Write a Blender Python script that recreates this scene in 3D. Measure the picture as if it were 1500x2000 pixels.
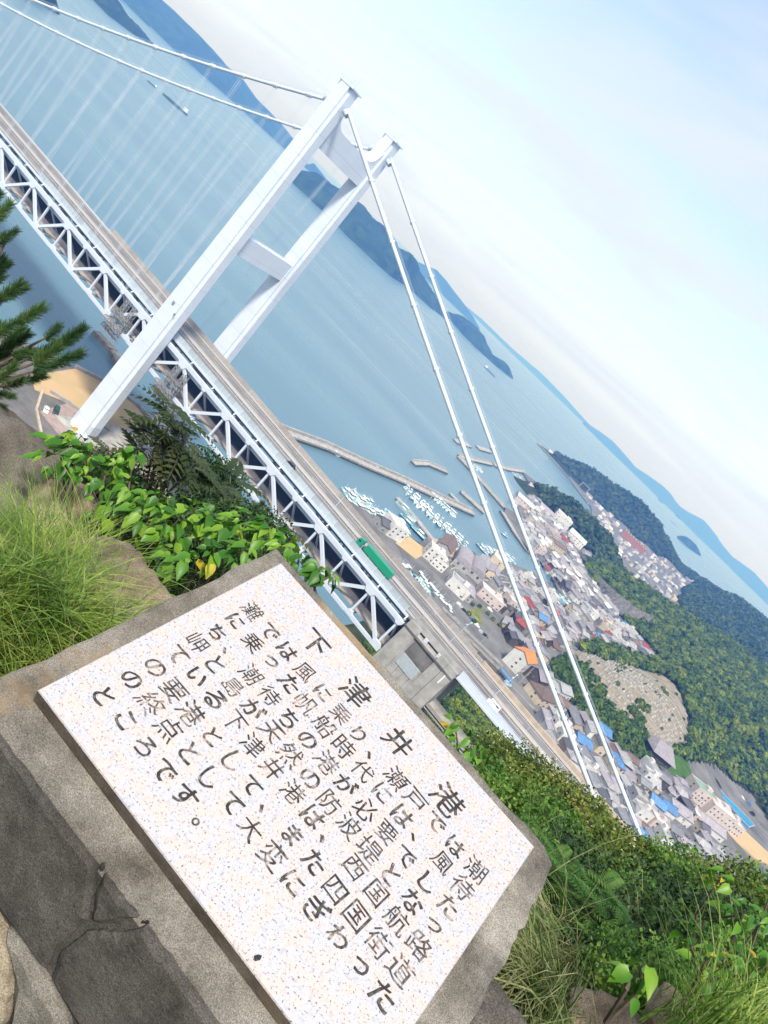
import bpy, bmesh, math, random
import numpy as np
from mathutils import Vector, Matrix

for o in list(bpy.data.objects):
    bpy.data.objects.remove(o)
SC = bpy.context.scene
COL = SC.collection
RND = random.Random(7)
PI = math.pi

# ---------------------------------------------------------------- camera
CAM = np.array([173.23, -236.71, 130.0])
YAW, PITCH, ROLL, FPX = [math.radians(a) for a in (107.704, -14.931, 44.154)] + [1538.08]
FWD = np.array([math.cos(PITCH) * math.cos(YAW), math.cos(PITCH) * math.sin(YAW), math.sin(PITCH)])
_r = np.array([math.sin(YAW), -math.cos(YAW), 0.0])
_u = np.cross(_r, FWD)
RIGHT = _r * math.cos(ROLL) + _u * math.sin(ROLL)
UPV = -_r * math.sin(ROLL) + _u * math.cos(ROLL)
cam_data = bpy.data.cameras.new('camera')
cam = bpy.data.objects.new('camera', cam_data)
COL.objects.link(cam)
cam_data.sensor_fit = 'VERTICAL'
cam_data.sensor_height = 24.0
cam_data.lens = 24.0 * FPX / 2000.0
cam_data.clip_start = 0.05
cam_data.clip_end = 60000.0
M = Matrix.Identity(4)
for i in range(3):
    M[i][0] = RIGHT[i]; M[i][1] = UPV[i]; M[i][2] = -FWD[i]; M[i][3] = CAM[i]
cam.matrix_world = M
SC.camera = cam

# ---------------------------------------------------------------- sky, sun, exposure
SUN_EL, SUN_AZ = math.radians(54), math.radians(292)      # azimuth counted from +X, counter-clockwise
world = bpy.data.worlds.new('World')
SC.world = world
world.use_nodes = True
wn, wl = world.node_tree.nodes, world.node_tree.links
wn.clear()
w_out = wn.new('ShaderNodeOutputWorld')
w_bg = wn.new('ShaderNodeBackground')
w_sky = wn.new('ShaderNodeTexSky')
w_sky.sky_type = 'NISHITA'
w_sky.sun_disc = False
w_sky.sun_elevation = SUN_EL
w_sky.sun_rotation = math.radians(90) - SUN_AZ
w_sky.air_density = 1.0
w_sky.dust_density = 1.2
w_sky.ozone_density = 1.6
w_bg.inputs['Strength'].default_value = 0.13
# thin high cloud: streaks that run along the horizon, mixed over the blue
tc = wn.new('ShaderNodeTexCoord')
sep = wn.new('ShaderNodeSeparateXYZ'); wl.new(tc.outputs['Generated'], sep.inputs[0])
den = wn.new('ShaderNodeMath'); den.operation = 'ADD'; den.inputs[1].default_value = 0.16
absz = wn.new('ShaderNodeMath'); absz.operation = 'ABSOLUTE'; wl.new(sep.outputs['Z'], absz.inputs[0])
wl.new(absz.outputs[0], den.inputs[0])
dx = wn.new('ShaderNodeMath'); dx.operation = 'DIVIDE'; wl.new(sep.outputs['X'], dx.inputs[0]); wl.new(den.outputs[0], dx.inputs[1])
dy = wn.new('ShaderNodeMath'); dy.operation = 'DIVIDE'; wl.new(sep.outputs['Y'], dy.inputs[0]); wl.new(den.outputs[0], dy.inputs[1])
cmb = wn.new('ShaderNodeCombineXYZ'); wl.new(dx.outputs[0], cmb.inputs[0]); wl.new(dy.outputs[0], cmb.inputs[1])
mp = wn.new('ShaderNodeMapping'); wl.new(cmb.outputs[0], mp.inputs[0])
mp.inputs['Rotation'].default_value = (0, 0, math.radians(18)); mp.inputs['Scale'].default_value = (0.42, 1.15, 1)
nz = wn.new('ShaderNodeTexNoise'); wl.new(mp.outputs[0], nz.inputs['Vector'])
nz.inputs['Scale'].default_value = 1.25; nz.inputs['Detail'].default_value = 5.0; nz.inputs['Roughness'].default_value = 0.52
nz.inputs['Distortion'].default_value = 0.5
ramp = wn.new('ShaderNodeValToRGB'); wl.new(nz.outputs['Fac'], ramp.inputs[0])
ramp.color_ramp.elements[0].position = 0.36; ramp.color_ramp.elements[0].color = (0.12, 0.12, 0.12, 1)
ramp.color_ramp.elements[1].position = 0.66; ramp.color_ramp.elements[1].color = (0.97, 0.97, 0.97, 1)
cloud_col = wn.new('ShaderNodeRGB'); cloud_col.outputs[0].default_value = (2.85, 3.1, 3.4, 1)
mx = wn.new('ShaderNodeMix'); mx.data_type = 'RGBA'
wl.new(ramp.outputs['Color'], mx.inputs['Factor'])
wl.new(w_sky.outputs[0], mx.inputs['A']); wl.new(cloud_col.outputs[0], mx.inputs['B'])
# low cloud band: whiter and faintly pink towards the horizon
low = wn.new('ShaderNodeMapRange'); wl.new(absz.outputs[0], low.inputs[0]); low.inputs[1].default_value = 0.0; low.inputs[2].default_value = 0.2; low.inputs[3].default_value = 0.8; low.inputs[4].default_value = 0.0
mx2 = wn.new('ShaderNodeMix'); mx2.data_type = 'RGBA'; wl.new(low.outputs[0], mx2.inputs['Factor']); wl.new(mx.outputs['Result'], mx2.inputs['A']); mx2.inputs['B'].default_value = (2.6, 2.85, 3.4, 1)
wl.new(mx2.outputs['Result'], w_bg.inputs['Color'])
wl.new(w_bg.outputs[0], w_out.inputs['Surface'])

sun_d = bpy.data.lights.new('sun', 'SUN')
sun_d.energy = 2.3
sun_d.angle = math.radians(10)
sun_d.color = (1.0, 0.955, 0.89)
sun = bpy.data.objects.new('sun', sun_d)
COL.objects.link(sun)
sd = Vector((math.cos(SUN_EL) * math.cos(SUN_AZ), math.cos(SUN_EL) * math.sin(SUN_AZ), math.sin(SUN_EL)))
sun.rotation_euler = sd.to_track_quat('Z', 'Y').to_euler()
vs = SC.view_settings
vs.view_transform = 'Standard'; vs.look = 'None'; vs.gamma = 1.0; vs.use_curve_mapping = False
vs.exposure = 1.18
SC.cycles.max_bounces = 6
SC.cycles.volume_bounces = 0
SC.cycles.transparent_max_bounces = 12
SC.cycles.use_denoising = True

# ---------------------------------------------------------------- helpers
def ray(px, py):
    d = FWD + RIGHT * (px - 750) / FPX - UPV * (py - 1000) / FPX
    return d / np.linalg.norm(d)
def onz(px, py, z=2.0):                       # a pixel's ray meets the level z
    d = ray(px, py); t = (z - CAM[2]) / d[2]
    return CAM + d * t
def at_range(px, py, R):                      # point at horizontal range R along the ray
    d = ray(px, py); d = d / math.hypot(d[0], d[1])
    return CAM + d * R
def at_dist(px, py, D):
    return CAM + ray(px, py) * D

def link(o, parent=None):
    COL.objects.link(o)
    if parent is not None:
        o.parent = parent
    return o
def new_mesh(name, V, F, mats=(), smooth=False, fm=None):
    me = bpy.data.meshes.new(name)
    if isinstance(V, np.ndarray) and isinstance(F, np.ndarray):
        nv, nf, k = len(V), len(F), F.shape[1]
        me.vertices.add(nv); me.vertices.foreach_set('co', V.astype(np.float32).ravel())
        me.loops.add(nf * k); me.loops.foreach_set('vertex_index', F.astype(np.int32).ravel())
        me.polygons.add(nf); me.polygons.foreach_set('loop_start', np.arange(0, nf * k, k, dtype=np.int32))
        me.update(calc_edges=True)
    else:
        me.from_pydata([tuple(v) for v in V], [], F)
    for m in mats:
        me.materials.append(m)
    if fm is not None:
        me.polygons.foreach_set('material_index', np.asarray(fm, dtype=np.int32))
    if smooth:
        me.polygons.foreach_set('use_smooth', np.ones(len(me.polygons), dtype=bool))
    me.update()
    return me
def tag(o, label=None, cat=None, group=None, kind=None):
    if label: o['label'] = label
    if cat: o['category'] = cat
    if group: o['group'] = group
    if kind: o['kind'] = kind
    return o
def thing(name, label, cat, loc=(0, 0, 0), rz=0.0, group=None):
    o = bpy.data.objects.new(name, None)
    o.empty_display_size = 0.5
    link(o); o.location = loc; o.rotation_euler = (0, 0, rz)
    return tag(o, label, cat, group)
def add(name, me, parent=None, mat=None):
    o = bpy.data.objects.new(name, me); link(o, parent)
    if mat is not None:
        o.matrix_local = mat
    return o

class MB:
    """collects shapes for ONE mesh"""
    def __init__(s): s.v = []; s.f = []; s.m = []
    def raw(s, V, F, mi=0):
        b = len(s.v); s.v += [tuple(float(c) for c in p) for p in V]
        s.f += [[b + i for i in f] for f in F]; s.m += [mi] * len(F); return s
    def box(s, c, d, rz=0.0, mi=0):
        x, y, z = d[0] / 2, d[1] / 2, d[2] / 2; ca, sa = math.cos(rz), math.sin(rz)
        V = []
        for sz in (-z, z):
            for sx, sy in ((-x, -y), (x, -y), (x, y), (-x, y)):
                V.append((c[0] + sx * ca - sy * sa, c[1] + sx * sa + sy * ca, c[2] + sz))
        return s.raw(V, [[3, 2, 1, 0], [4, 5, 6, 7], [0, 1, 5, 4], [1, 2, 6, 5], [2, 3, 7, 6], [3, 0, 4, 7]], mi)
    def bar(s, p, q, w, h, up=(0, 0, 1), mi=0):
        p, q, up = Vector(p), Vector(q), Vector(up); d = (q - p).normalized()
        a = d.cross(up)
        if a.length < 1e-4: a = d.cross(Vector((0, 1, 0)))
        a.normalize(); b = a.cross(d).normalized()
        V = []
        for e in (p, q):
            for sx, sy in ((-1, -1), (1, -1), (1, 1), (-1, 1)):
                V.append(e + a * (w / 2 * sx) + b * (h / 2 * sy))
        return s.raw(V, [[0, 1, 2, 3], [7, 6, 5, 4], [4, 5, 1, 0], [5, 6, 2, 1], [6, 7, 3, 2], [7, 4, 0, 3]], mi)
    def cyl(s, p, q, r, r2=None, n=8, mi=0, cap=True):
        p, q = Vector(p), Vector(q); d = (q - p).normalized(); r2 = r if r2 is None else r2
        a = d.orthogonal().normalized(); b = d.cross(a)
        V = []
        for e, rr in ((p, r), (q, r2)):
            for i in range(n):
                t = 2 * PI * i / n; V.append(e + a * (rr * math.cos(t)) + b * (rr * math.sin(t)))
        F = [[i, (i + 1) % n, n + (i + 1) % n, n + i] for i in range(n)]
        if cap: F += [list(range(n))[::-1], list(range(n, 2 * n))]
        return s.raw(V, F, mi)
    def tube(s, pts, rad, n=6, mi=0):
        pts = [Vector(p) for p in pts]; rs = rad if isinstance(rad, (list, tuple)) else [rad] * len(pts)
        V = []; a = None
        for i, p in enumerate(pts):
            d = (pts[min(i + 1, len(pts) - 1)] - pts[max(i - 1, 0)]).normalized()
            a = d.orthogonal().normalized() if a is None else (a - d * a.dot(d)).normalized()
            b = d.cross(a)
            for k in range(n):
                t = 2 * PI * k / n; V.append(p + a * (rs[i] * math.cos(t)) + b * (rs[i] * math.sin(t)))
        F = []
        for i in range(len(pts) - 1):
            for k in range(n):
                F.append([i * n + k, i * n + (k + 1) % n, (i + 1) * n + (k + 1) % n, (i + 1) * n + k])
        F += [list(range(n))[::-1], [(len(pts) - 1) * n + k for k in range(n)]]
        return s.raw(V, F, mi)
    def prism(s, poly, z0, z1, mi=0):
        A = sum(poly[i][0] * poly[(i + 1) % len(poly)][1] - poly[(i + 1) % len(poly)][0] * poly[i][1] for i in range(len(poly)))
        if A < 0: poly = poly[::-1]
        n = len(poly)
        V = [(p[0], p[1], z0) for p in poly] + [(p[0], p[1], z1) for p in poly]
        F = [[i, (i + 1) % n, n + (i + 1) % n, n + i] for i in range(n)] + [list(range(n))[::-1], list(range(n, 2 * n))]
        return s.raw(V, F, mi)
    def mesh(s, name, mats, smooth=False):
        return new_mesh(name, s.v, s.f, mats if isinstance(mats, (list, tuple)) else [mats], smooth, s.m)
    def build(s, name, mats, parent=None, smooth=False):
        return add(name, s.mesh(name, mats, smooth), parent)

UNIT = {}
def unit_box(mat):
    if mat.name not in UNIT:
        UNIT[mat.name] = MB().box((0, 0, 0), (1, 1, 1)).mesh('box_' + mat.name, mat)
    return UNIT[mat.name]
def bar_obj(name, p, q, w, h, mat, parent, up=(0, 0, 1)):
    """one straight member: a shared unit box stretched from p to q"""
    p, q, up = Vector(p), Vector(q), Vector(up); d = q - p; L = d.length; d = d / L
    a = d.cross(up)
    if a.length < 1e-4: a = d.cross(Vector((0, 1, 0)))
    a.normalize(); b = a.cross(d)
    c = (p + q) / 2
    m = Matrix(((d.x * L, a.x * w, b.x * h, c.x), (d.y * L, a.y * w, b.y * h, c.y), (d.z * L, a.z * w, b.z * h, c.z), (0, 0, 0, 1)))
    return add(name, unit_box(mat), parent, m)

# ---------------------------------------------------------------- materials
def mat(name, col, rough=0.75, metal=0.0, noise=0.0, nscale=1.0, bump=0.0, bscale=None, col2=None, coord='Object', rnd=0.0,
        spec=0.4, detail=4.0, stops=(0.35, 0.65), trans=None):
    m = bpy.data.materials.new(name); m.use_nodes = True
    n, l = m.node_tree.nodes, m.node_tree.links
    b = n['Principled BSDF']
    b.inputs['Roughness'].default_value = rough; b.inputs['Metallic'].default_value = metal
    b.inputs['Specular IOR Level'].default_value = spec
    out = None
    c = (*col, 1)
    tcn = None
    if noise or col2 or bump:
        tcn = n.new('ShaderNodeTexCoord')
    if col2 is not None or noise:
        tx = n.new('ShaderNodeTexNoise'); l.new(tcn.outputs[coord], tx.inputs['Vector'])
        tx.inputs['Scale'].default_value = nscale; tx.inputs['Detail'].default_value = detail; tx.inputs['Roughness'].default_value = 0.6
        r = n.new('ShaderNodeValToRGB'); l.new(tx.outputs['Fac'], r.inputs[0])
        r.color_ramp.elements[0].position, r.color_ramp.elements[1].position = stops
        if col2 is not None:
            r.color_ramp.elements[0].color = c; r.color_ramp.elements[1].color = (*col2, 1)
        else:
            r.color_ramp.elements[0].color = tuple(max(0, x * (1 - noise)) for x in col) + (1,)
            r.color_ramp.elements[1].color = tuple(min(1, x * (1 + noise)) for x in col) + (1,)
        out = r.outputs['Color']
    if rnd:
        oi = n.new('ShaderNodeObjectInfo'); hs = n.new('ShaderNodeHueSaturation')
        mr = n.new('ShaderNodeMapRange'); l.new(oi.outputs['Random'], mr.inputs[0])
        mr.inputs[3].default_value = 1 - rnd; mr.inputs[4].default_value = 1 + rnd
        l.new(mr.outputs[0], hs.inputs['Value'])
        if out is None: hs.inputs['Color'].default_value = c
        else: l.new(out, hs.inputs['Color'])
        out = hs.outputs[0]
    if out is None: b.inputs['Base Color'].default_value = c
    else: l.new(out, b.inputs['Base Color'])
    if bump:
        tb = n.new('ShaderNodeTexNoise'); l.new(tcn.outputs[coord], tb.inputs['Vector'])
        tb.inputs['Scale'].default_value = bscale or nscale * 4; tb.inputs['Detail'].default_value = 6
        bp = n.new('ShaderNodeBump'); bp.inputs['Strength'].default_value = min(1, bump); bp.inputs['Distance'].default_value = bump
        l.new(tb.outputs['Fac'], bp.inputs['Height']); l.new(bp.outputs[0], b.inputs['Normal'])
    if trans is not None:
        b.inputs['Transmission Weight'].default_value = 0.0
        tr = n.new('ShaderNodeBsdfTranslucent'); ad = n.new('ShaderNodeMixShader'); ad.inputs[0].default_value = trans
        if out is not None: l.new(out, tr.inputs['Color'])
        else: tr.inputs['Color'].default_value = c
        l.new(b.outputs[0], ad.inputs[1]); l.new(tr.outputs[0], ad.inputs[2])
        l.new(ad.outputs[0], n['Material Output'].inputs['Surface'])
    return m
# ================================================================ SETTING: sea, hills, land
def water_material():
    m = bpy.data.materials.new('sea_water'); m.use_nodes = True
    n, l = m.node_tree.nodes, m.node_tree.links; b = n['Principled BSDF']
    t = n.new('ShaderNodeTexCoord')
    mp1 = n.new('ShaderNodeMapping'); l.new(t.outputs['Object'], mp1.inputs[0])
    mp1.inputs['Rotation'].default_value = (0, 0, math.radians(-62)); mp1.inputs['Scale'].default_value = (0.0011, 0.0055, 1)
    a = n.new('ShaderNodeTexNoise'); l.new(mp1.outputs[0], a.inputs['Vector']); a.inputs['Scale'].default_value = 1.6
    a.inputs['Detail'].default_value = 6; a.inputs['Roughness'].default_value = 0.55; a.inputs['Distortion'].default_value = 0.8
    r = n.new('ShaderNodeValToRGB'); l.new(a.outputs['Fac'], r.inputs[0])
    r.color_ramp.elements[0].position = 0.35; r.color_ramp.elements[0].color = (0.09, 0.172, 0.222, 1)
    r.color_ramp.elements[1].position = 0.68; r.color_ramp.elements[1].color = (0.102, 0.192, 0.236, 1)
    l.new(r.outputs[0], b.inputs['Base Color'])
    rr = n.new('ShaderNodeMapRange'); l.new(a.outputs['Fac'], rr.inputs[0])
    rr.inputs[1].default_value = 0.3; rr.inputs[2].default_value = 0.7; rr.inputs[3].default_value = 0.32; rr.inputs[4].default_value = 0.25
    l.new(rr.outputs[0], b.inputs['Roughness'])
    b.inputs['Specular IOR Level'].default_value = 0.5; b.inputs['IOR'].default_value = 1.33
    mp2 = n.new('ShaderNodeMapping'); l.new(t.outputs['Object'], mp2.inputs[0])
    mp2.inputs['Rotation'].default_value = (0, 0, math.radians(25)); mp2.inputs['Scale'].default_value = (0.14, 0.36, 1)
    w = n.new('ShaderNodeTexNoise'); l.new(mp2.outputs[0], w.inputs['Vector']); w.inputs['Scale'].default_value = 1.0; w.inputs['Detail'].default_value = 5
    bp = n.new('ShaderNodeBump'); bp.inputs['Strength'].default_value = 0.55; bp.inputs['Distance'].default_value = 0.35
    l.new(w.outputs['Fac'], bp.inputs['Height']); l.new(bp.outputs[0], b.inputs['Normal'])
    return m
M_SEA = water_material()
M_HILL = mat('far_forest', (0.022, 0.042, 0.022), 0.95, noise=0.5, nscale=0.02, bump=1.0, bscale=0.05, spec=0.05)
M_FLOOR = mat('forest_floor', (0.035, 0.045, 0.02), 0.95, noise=0.45, nscale=0.15, bump=0.3, bscale=0.7, spec=0.1)
M_TOWN = mat('town_ground', (0.155, 0.15, 0.143), 0.9, noise=0.28, nscale=0.06, spec=0.2, detail=8)
M_CONC = mat('concrete', (0.36, 0.345, 0.32), 0.9, noise=0.22, nscale=0.35, spec=0.2, detail=8)
M_CONC_D = mat('concrete_dark', (0.16, 0.15, 0.14), 0.92, noise=0.35, nscale=0.3, spec=0.2, detail=8)
M_SAND = mat('sandy_ground', (0.52, 0.36, 0.2), 0.95, col2=(0.4, 0.33, 0.16), nscale=0.12, spec=0.1, detail=7, stops=(0.45, 0.75))
M_ASPH = mat('asphalt', (0.15, 0.142, 0.132), 0.9, noise=0.2, nscale=0.2, spec=0.2, detail=8)
M_GRASSG = mat('mown_grass', (0.07, 0.14, 0.025), 0.95, col2=(0.045, 0.1, 0.02), nscale=0.25, spec=0.1)
M_DRYG = mat('dry_grass', (0.27, 0.22, 0.075), 0.95, col2=(0.1, 0.15, 0.04), nscale=0.2, spec=0.1, detail=7)
M_DIRT = mat('bare_earth', (0.3, 0.25, 0.18), 0.95, col2=(0.19, 0.17, 0.12), nscale=0.15, spec=0.1, detail=7)

sea = MB().raw([(-17900, -8900, 0), (17900, -8900, 0), (17900, 18900, 0), (-17900, 18900, 0)], [[0, 1, 2, 3]]).build('sea', M_SEA)
tag(sea, 'calm pale blue strait with faint current streaks', 'sea', kind='structure')

def resample(pts, n):
    P = np.array(pts, float); s = np.r_[0, np.cumsum(np.linalg.norm(np.diff(P, axis=0), axis=1))]
    t = np.linspace(0, s[-1], n)
    return np.stack([np.interp(t, s, P[:, k]) for k in range(P.shape[1])], -1)
def vnoise(x, y, seed=0):
    """cheap smooth value noise"""
    xi, yi = np.floor(x).astype(np.int64), np.floor(y).astype(np.int64); fx, fy = x - xi, y - yi
    fx = fx * fx * (3 - 2 * fx); fy = fy * fy * (3 - 2 * fy)
    def h(a, b):
        v = (a * 374761393 + b * 668265263 + seed * 974711) & 0x7fffffff
        v = ((v ^ (v >> 13)) * 1274126177) & 0x7fffffff
        return ((v ^ (v >> 16)) & 0xffff) / 65535.0
    return (h(xi, yi) * (1 - fx) + h(xi + 1, yi) * fx) * (1 - fy) + (h(xi, yi + 1) * (1 - fx) + h(xi + 1, yi + 1) * fx) * fy
def fbm(x, y, o=4, seed=0):
    r = 0; a = 0.5
    for k in range(o):
        r = r + a * vnoise(x, y, seed + k); x = x * 2.03 + 5.1; y = y * 2.03 + 1.7; a *= 0.5
    return r
def island(label, cat, base, sil, depth, n=90, rows=26, rough=0.16, fixed_range=None, seed=1, name='wooded_island', tree=0.0):
    """waterline from the pixels on the sea, crest on the rays of the outline, at its own distance behind the waterline"""
    B = resample(base, n); S = resample(sil, n)
    V = np.zeros((rows * 2 - 1, n, 3))
    for i in range(n):
        f = onz(*B[i], 0.0)
        if fixed_range: f = np.r_[at_range(*B[i], fixed_range)[:2], 0.0]
        d = f[:2] - CAM[:2]; R = np.linalg.norm(d); u = d / R
        ds = ray(*S[i]); az = ds[:2] / np.linalg.norm(ds[:2])
        t = i / (n - 1); dep = depth * (0.25 + 0.75 * math.sin(PI * min(max(t, 0.03), 0.97)) ** 0.6)
        c = at_range(*S[i], R + dep)
        c[2] = max(c[2], 1.0)
        back = np.r_[CAM[:2] + az * (R + dep * 2.4), -3.0]
        f[2] = -2.0
        for k in range(rows):
            s = k / (rows - 1); p = f * (1 - s) + c * s
            p[2] = -2 + (c[2] + 2) * (1 - (1 - s) ** 1.7); V[k, i] = p
        for k in range(1, rows):
            s = k / (rows - 1); p = c * (1 - s) + back * s
            p[2] = c[2] * (1 - s ** 1.6) - 3 * s; V[rows - 1 + k, i] = p
    H = V[..., 2].max()
    nzv = fbm(V[..., 0] / (H * 0.9), V[..., 1] / (H * 0.9), 5, seed) - 0.5
    edge = np.ones_like(nzv); edge[0] = 0; edge[-1] = 0
    m = np.abs(np.arange(rows * 2 - 1) - (rows - 1))[:, None]
    edge = edge * np.clip(m / 7.0, 0.12, 1)
    V[..., 2] += nzv * H * rough * 2 * edge
    V[..., 2] += (fbm(V[..., 0] / 23.0, V[..., 1] / 23.0, 3, seed + 9) - 0.45) * tree * (V[..., 2] > 2)
    R_, C_ = V.shape[:2]
    idx = np.arange(R_ * C_).reshape(R_, C_)
    F = np.stack([idx[:-1, :-1], idx[:-1, 1:], idx[1:, 1:], idx[1:, :-1]], -1).reshape(-1, 4)
    o = add(name, new_mesh(name, V.reshape(-1, 3), F, [M_HILL], True))
    return tag(o, label, cat, kind='structure')
island('dark wooded island seen between and right of the tower legs', 'island',
       [(548, 333), (576, 362), (640, 422), (673, 457), (737, 517), (763, 540), (790, 557), (817, 580), (843, 603), (872, 626)],
       [(552, 330), (575, 331), (598, 335), (617, 337), (633, 348), (650, 363), (690, 384), (712, 404), (728, 425), (753, 443), (768, 463), (782, 485), (805, 498), (815, 510), (820, 530), (840, 562), (850, 577), (874, 624)],
       420, n=140, seed=3, name='island', tree=14)
island('low wooded island at the end of the dark island chain', 'island',
       [(872, 616), (905, 655), (930, 680), (960, 708), (985, 728), (1001, 741)],
       [(874, 608), (890, 613), (905, 618), (925, 634), (945, 655), (953, 676), (962, 693), (985, 706), (994, 716), (1002, 739)], 260, n=80, seed=5, name='island', tree=10)
island('far blue mountain island behind the main span cables', 'island',
       [(150, -90), (230, -8), (290, 48), (340, 97), (390, 142), (440, 185), (500, 240), (555, 290), (600, 331), (656, 382)],
       [(180, -100), (250, -60), (320, 3), (341, 21), (384, 64), (416, 96), (443, 128), (475, 155), (501, 192), (533, 224), (555, 248), (585, 288), (600, 322), (613, 318), (630, 341), (657, 378)],
       700, n=120, seed=11, name='island')
island('blue headland sloping down in front of the far mountain', 'island',
       [(170, -70), (235, -4), (262, 24), (291, 53)], [(190, -75), (240, -15), (268, 12), (280, 32), (292, 51)], 320, n=60, seed=12, name='island', tree=10)
island('dark island crossed by the upper main cable', 'island',
       [(120, -60), (181, 0), (213, 32), (256, 64), (296, 89)], [(170, -60), (229, -2), (251, 32), (277, 59), (299, 86)], 260, n=70, seed=13, name='island', tree=10)
island('small dark islet at the top left edge', 'island',
       [(30, -34), (64, 0), (91, 16), (113, 31)], [(80, -50), (100, -18), (109, -2), (114, 14), (116, 29)], 90, n=50, seed=14, name='island', tree=6)
island('pale blue ridge behind the dark island', 'island',
       [(800, 520), (832, 547), (868, 581), (935, 645)], [(800, 508), (820, 513), (853, 527), (873, 550), (890, 573), (900, 585), (924, 618), (937, 642)],
       600, n=70, seed=15, name='island', fixed_range=8200)
island('long faint blue mountain range on the horizon at right', 'mountains',
       [(1140, 838), (1240, 935), (1340, 1030), (1440, 1125), (1600, 1285)],
       [(1142, 822), (1197, 861), (1222, 889), (1240, 911), (1266, 928), (1296, 950), (1309, 963), (1326, 988), (1348, 1002), (1374, 1015), (1392, 1036), (1413, 1066), (1430, 1087), (1457, 1106), (1474, 1119), (1500, 1149), (1600, 1262)],
       900, n=120, seed=16, fixed_range=13000, name='mountains')
island('very faint low range on the horizon at the middle', 'mountains',
       [(900, 598), (1000, 698), (1100, 795), (1170, 862)], [(903, 592), (940, 622), (1000, 680), (1060, 731), (1100, 772), (1168, 848)], 800, n=70, seed=17, fixed_range=15500, name='mountains')
island('small wooded islet offshore of the right headland', 'island',
       [(1322, 1050), (1344, 1070), (1368, 1087)], [(1323, 1047), (1332, 1046), (1344, 1050), (1360, 1064), (1369, 1083)], 120, n=40, seed=18, name='island', tree=8)
island('tiny dark rock islet far offshore at right', 'island', [(1284, 975), (1296, 985)], [(1285, 974), (1289, 975), (1296, 983)], 60, n=16, rows=8, seed=19, name='island')
island('tiny dark rock islet nearer the anchored ship', 'island', [(1318, 1006), (1331, 1017)], [(1319, 1005), (1324, 1006), (1331, 1015)], 60, n=16, rows=8, seed=20, name='island')

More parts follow.
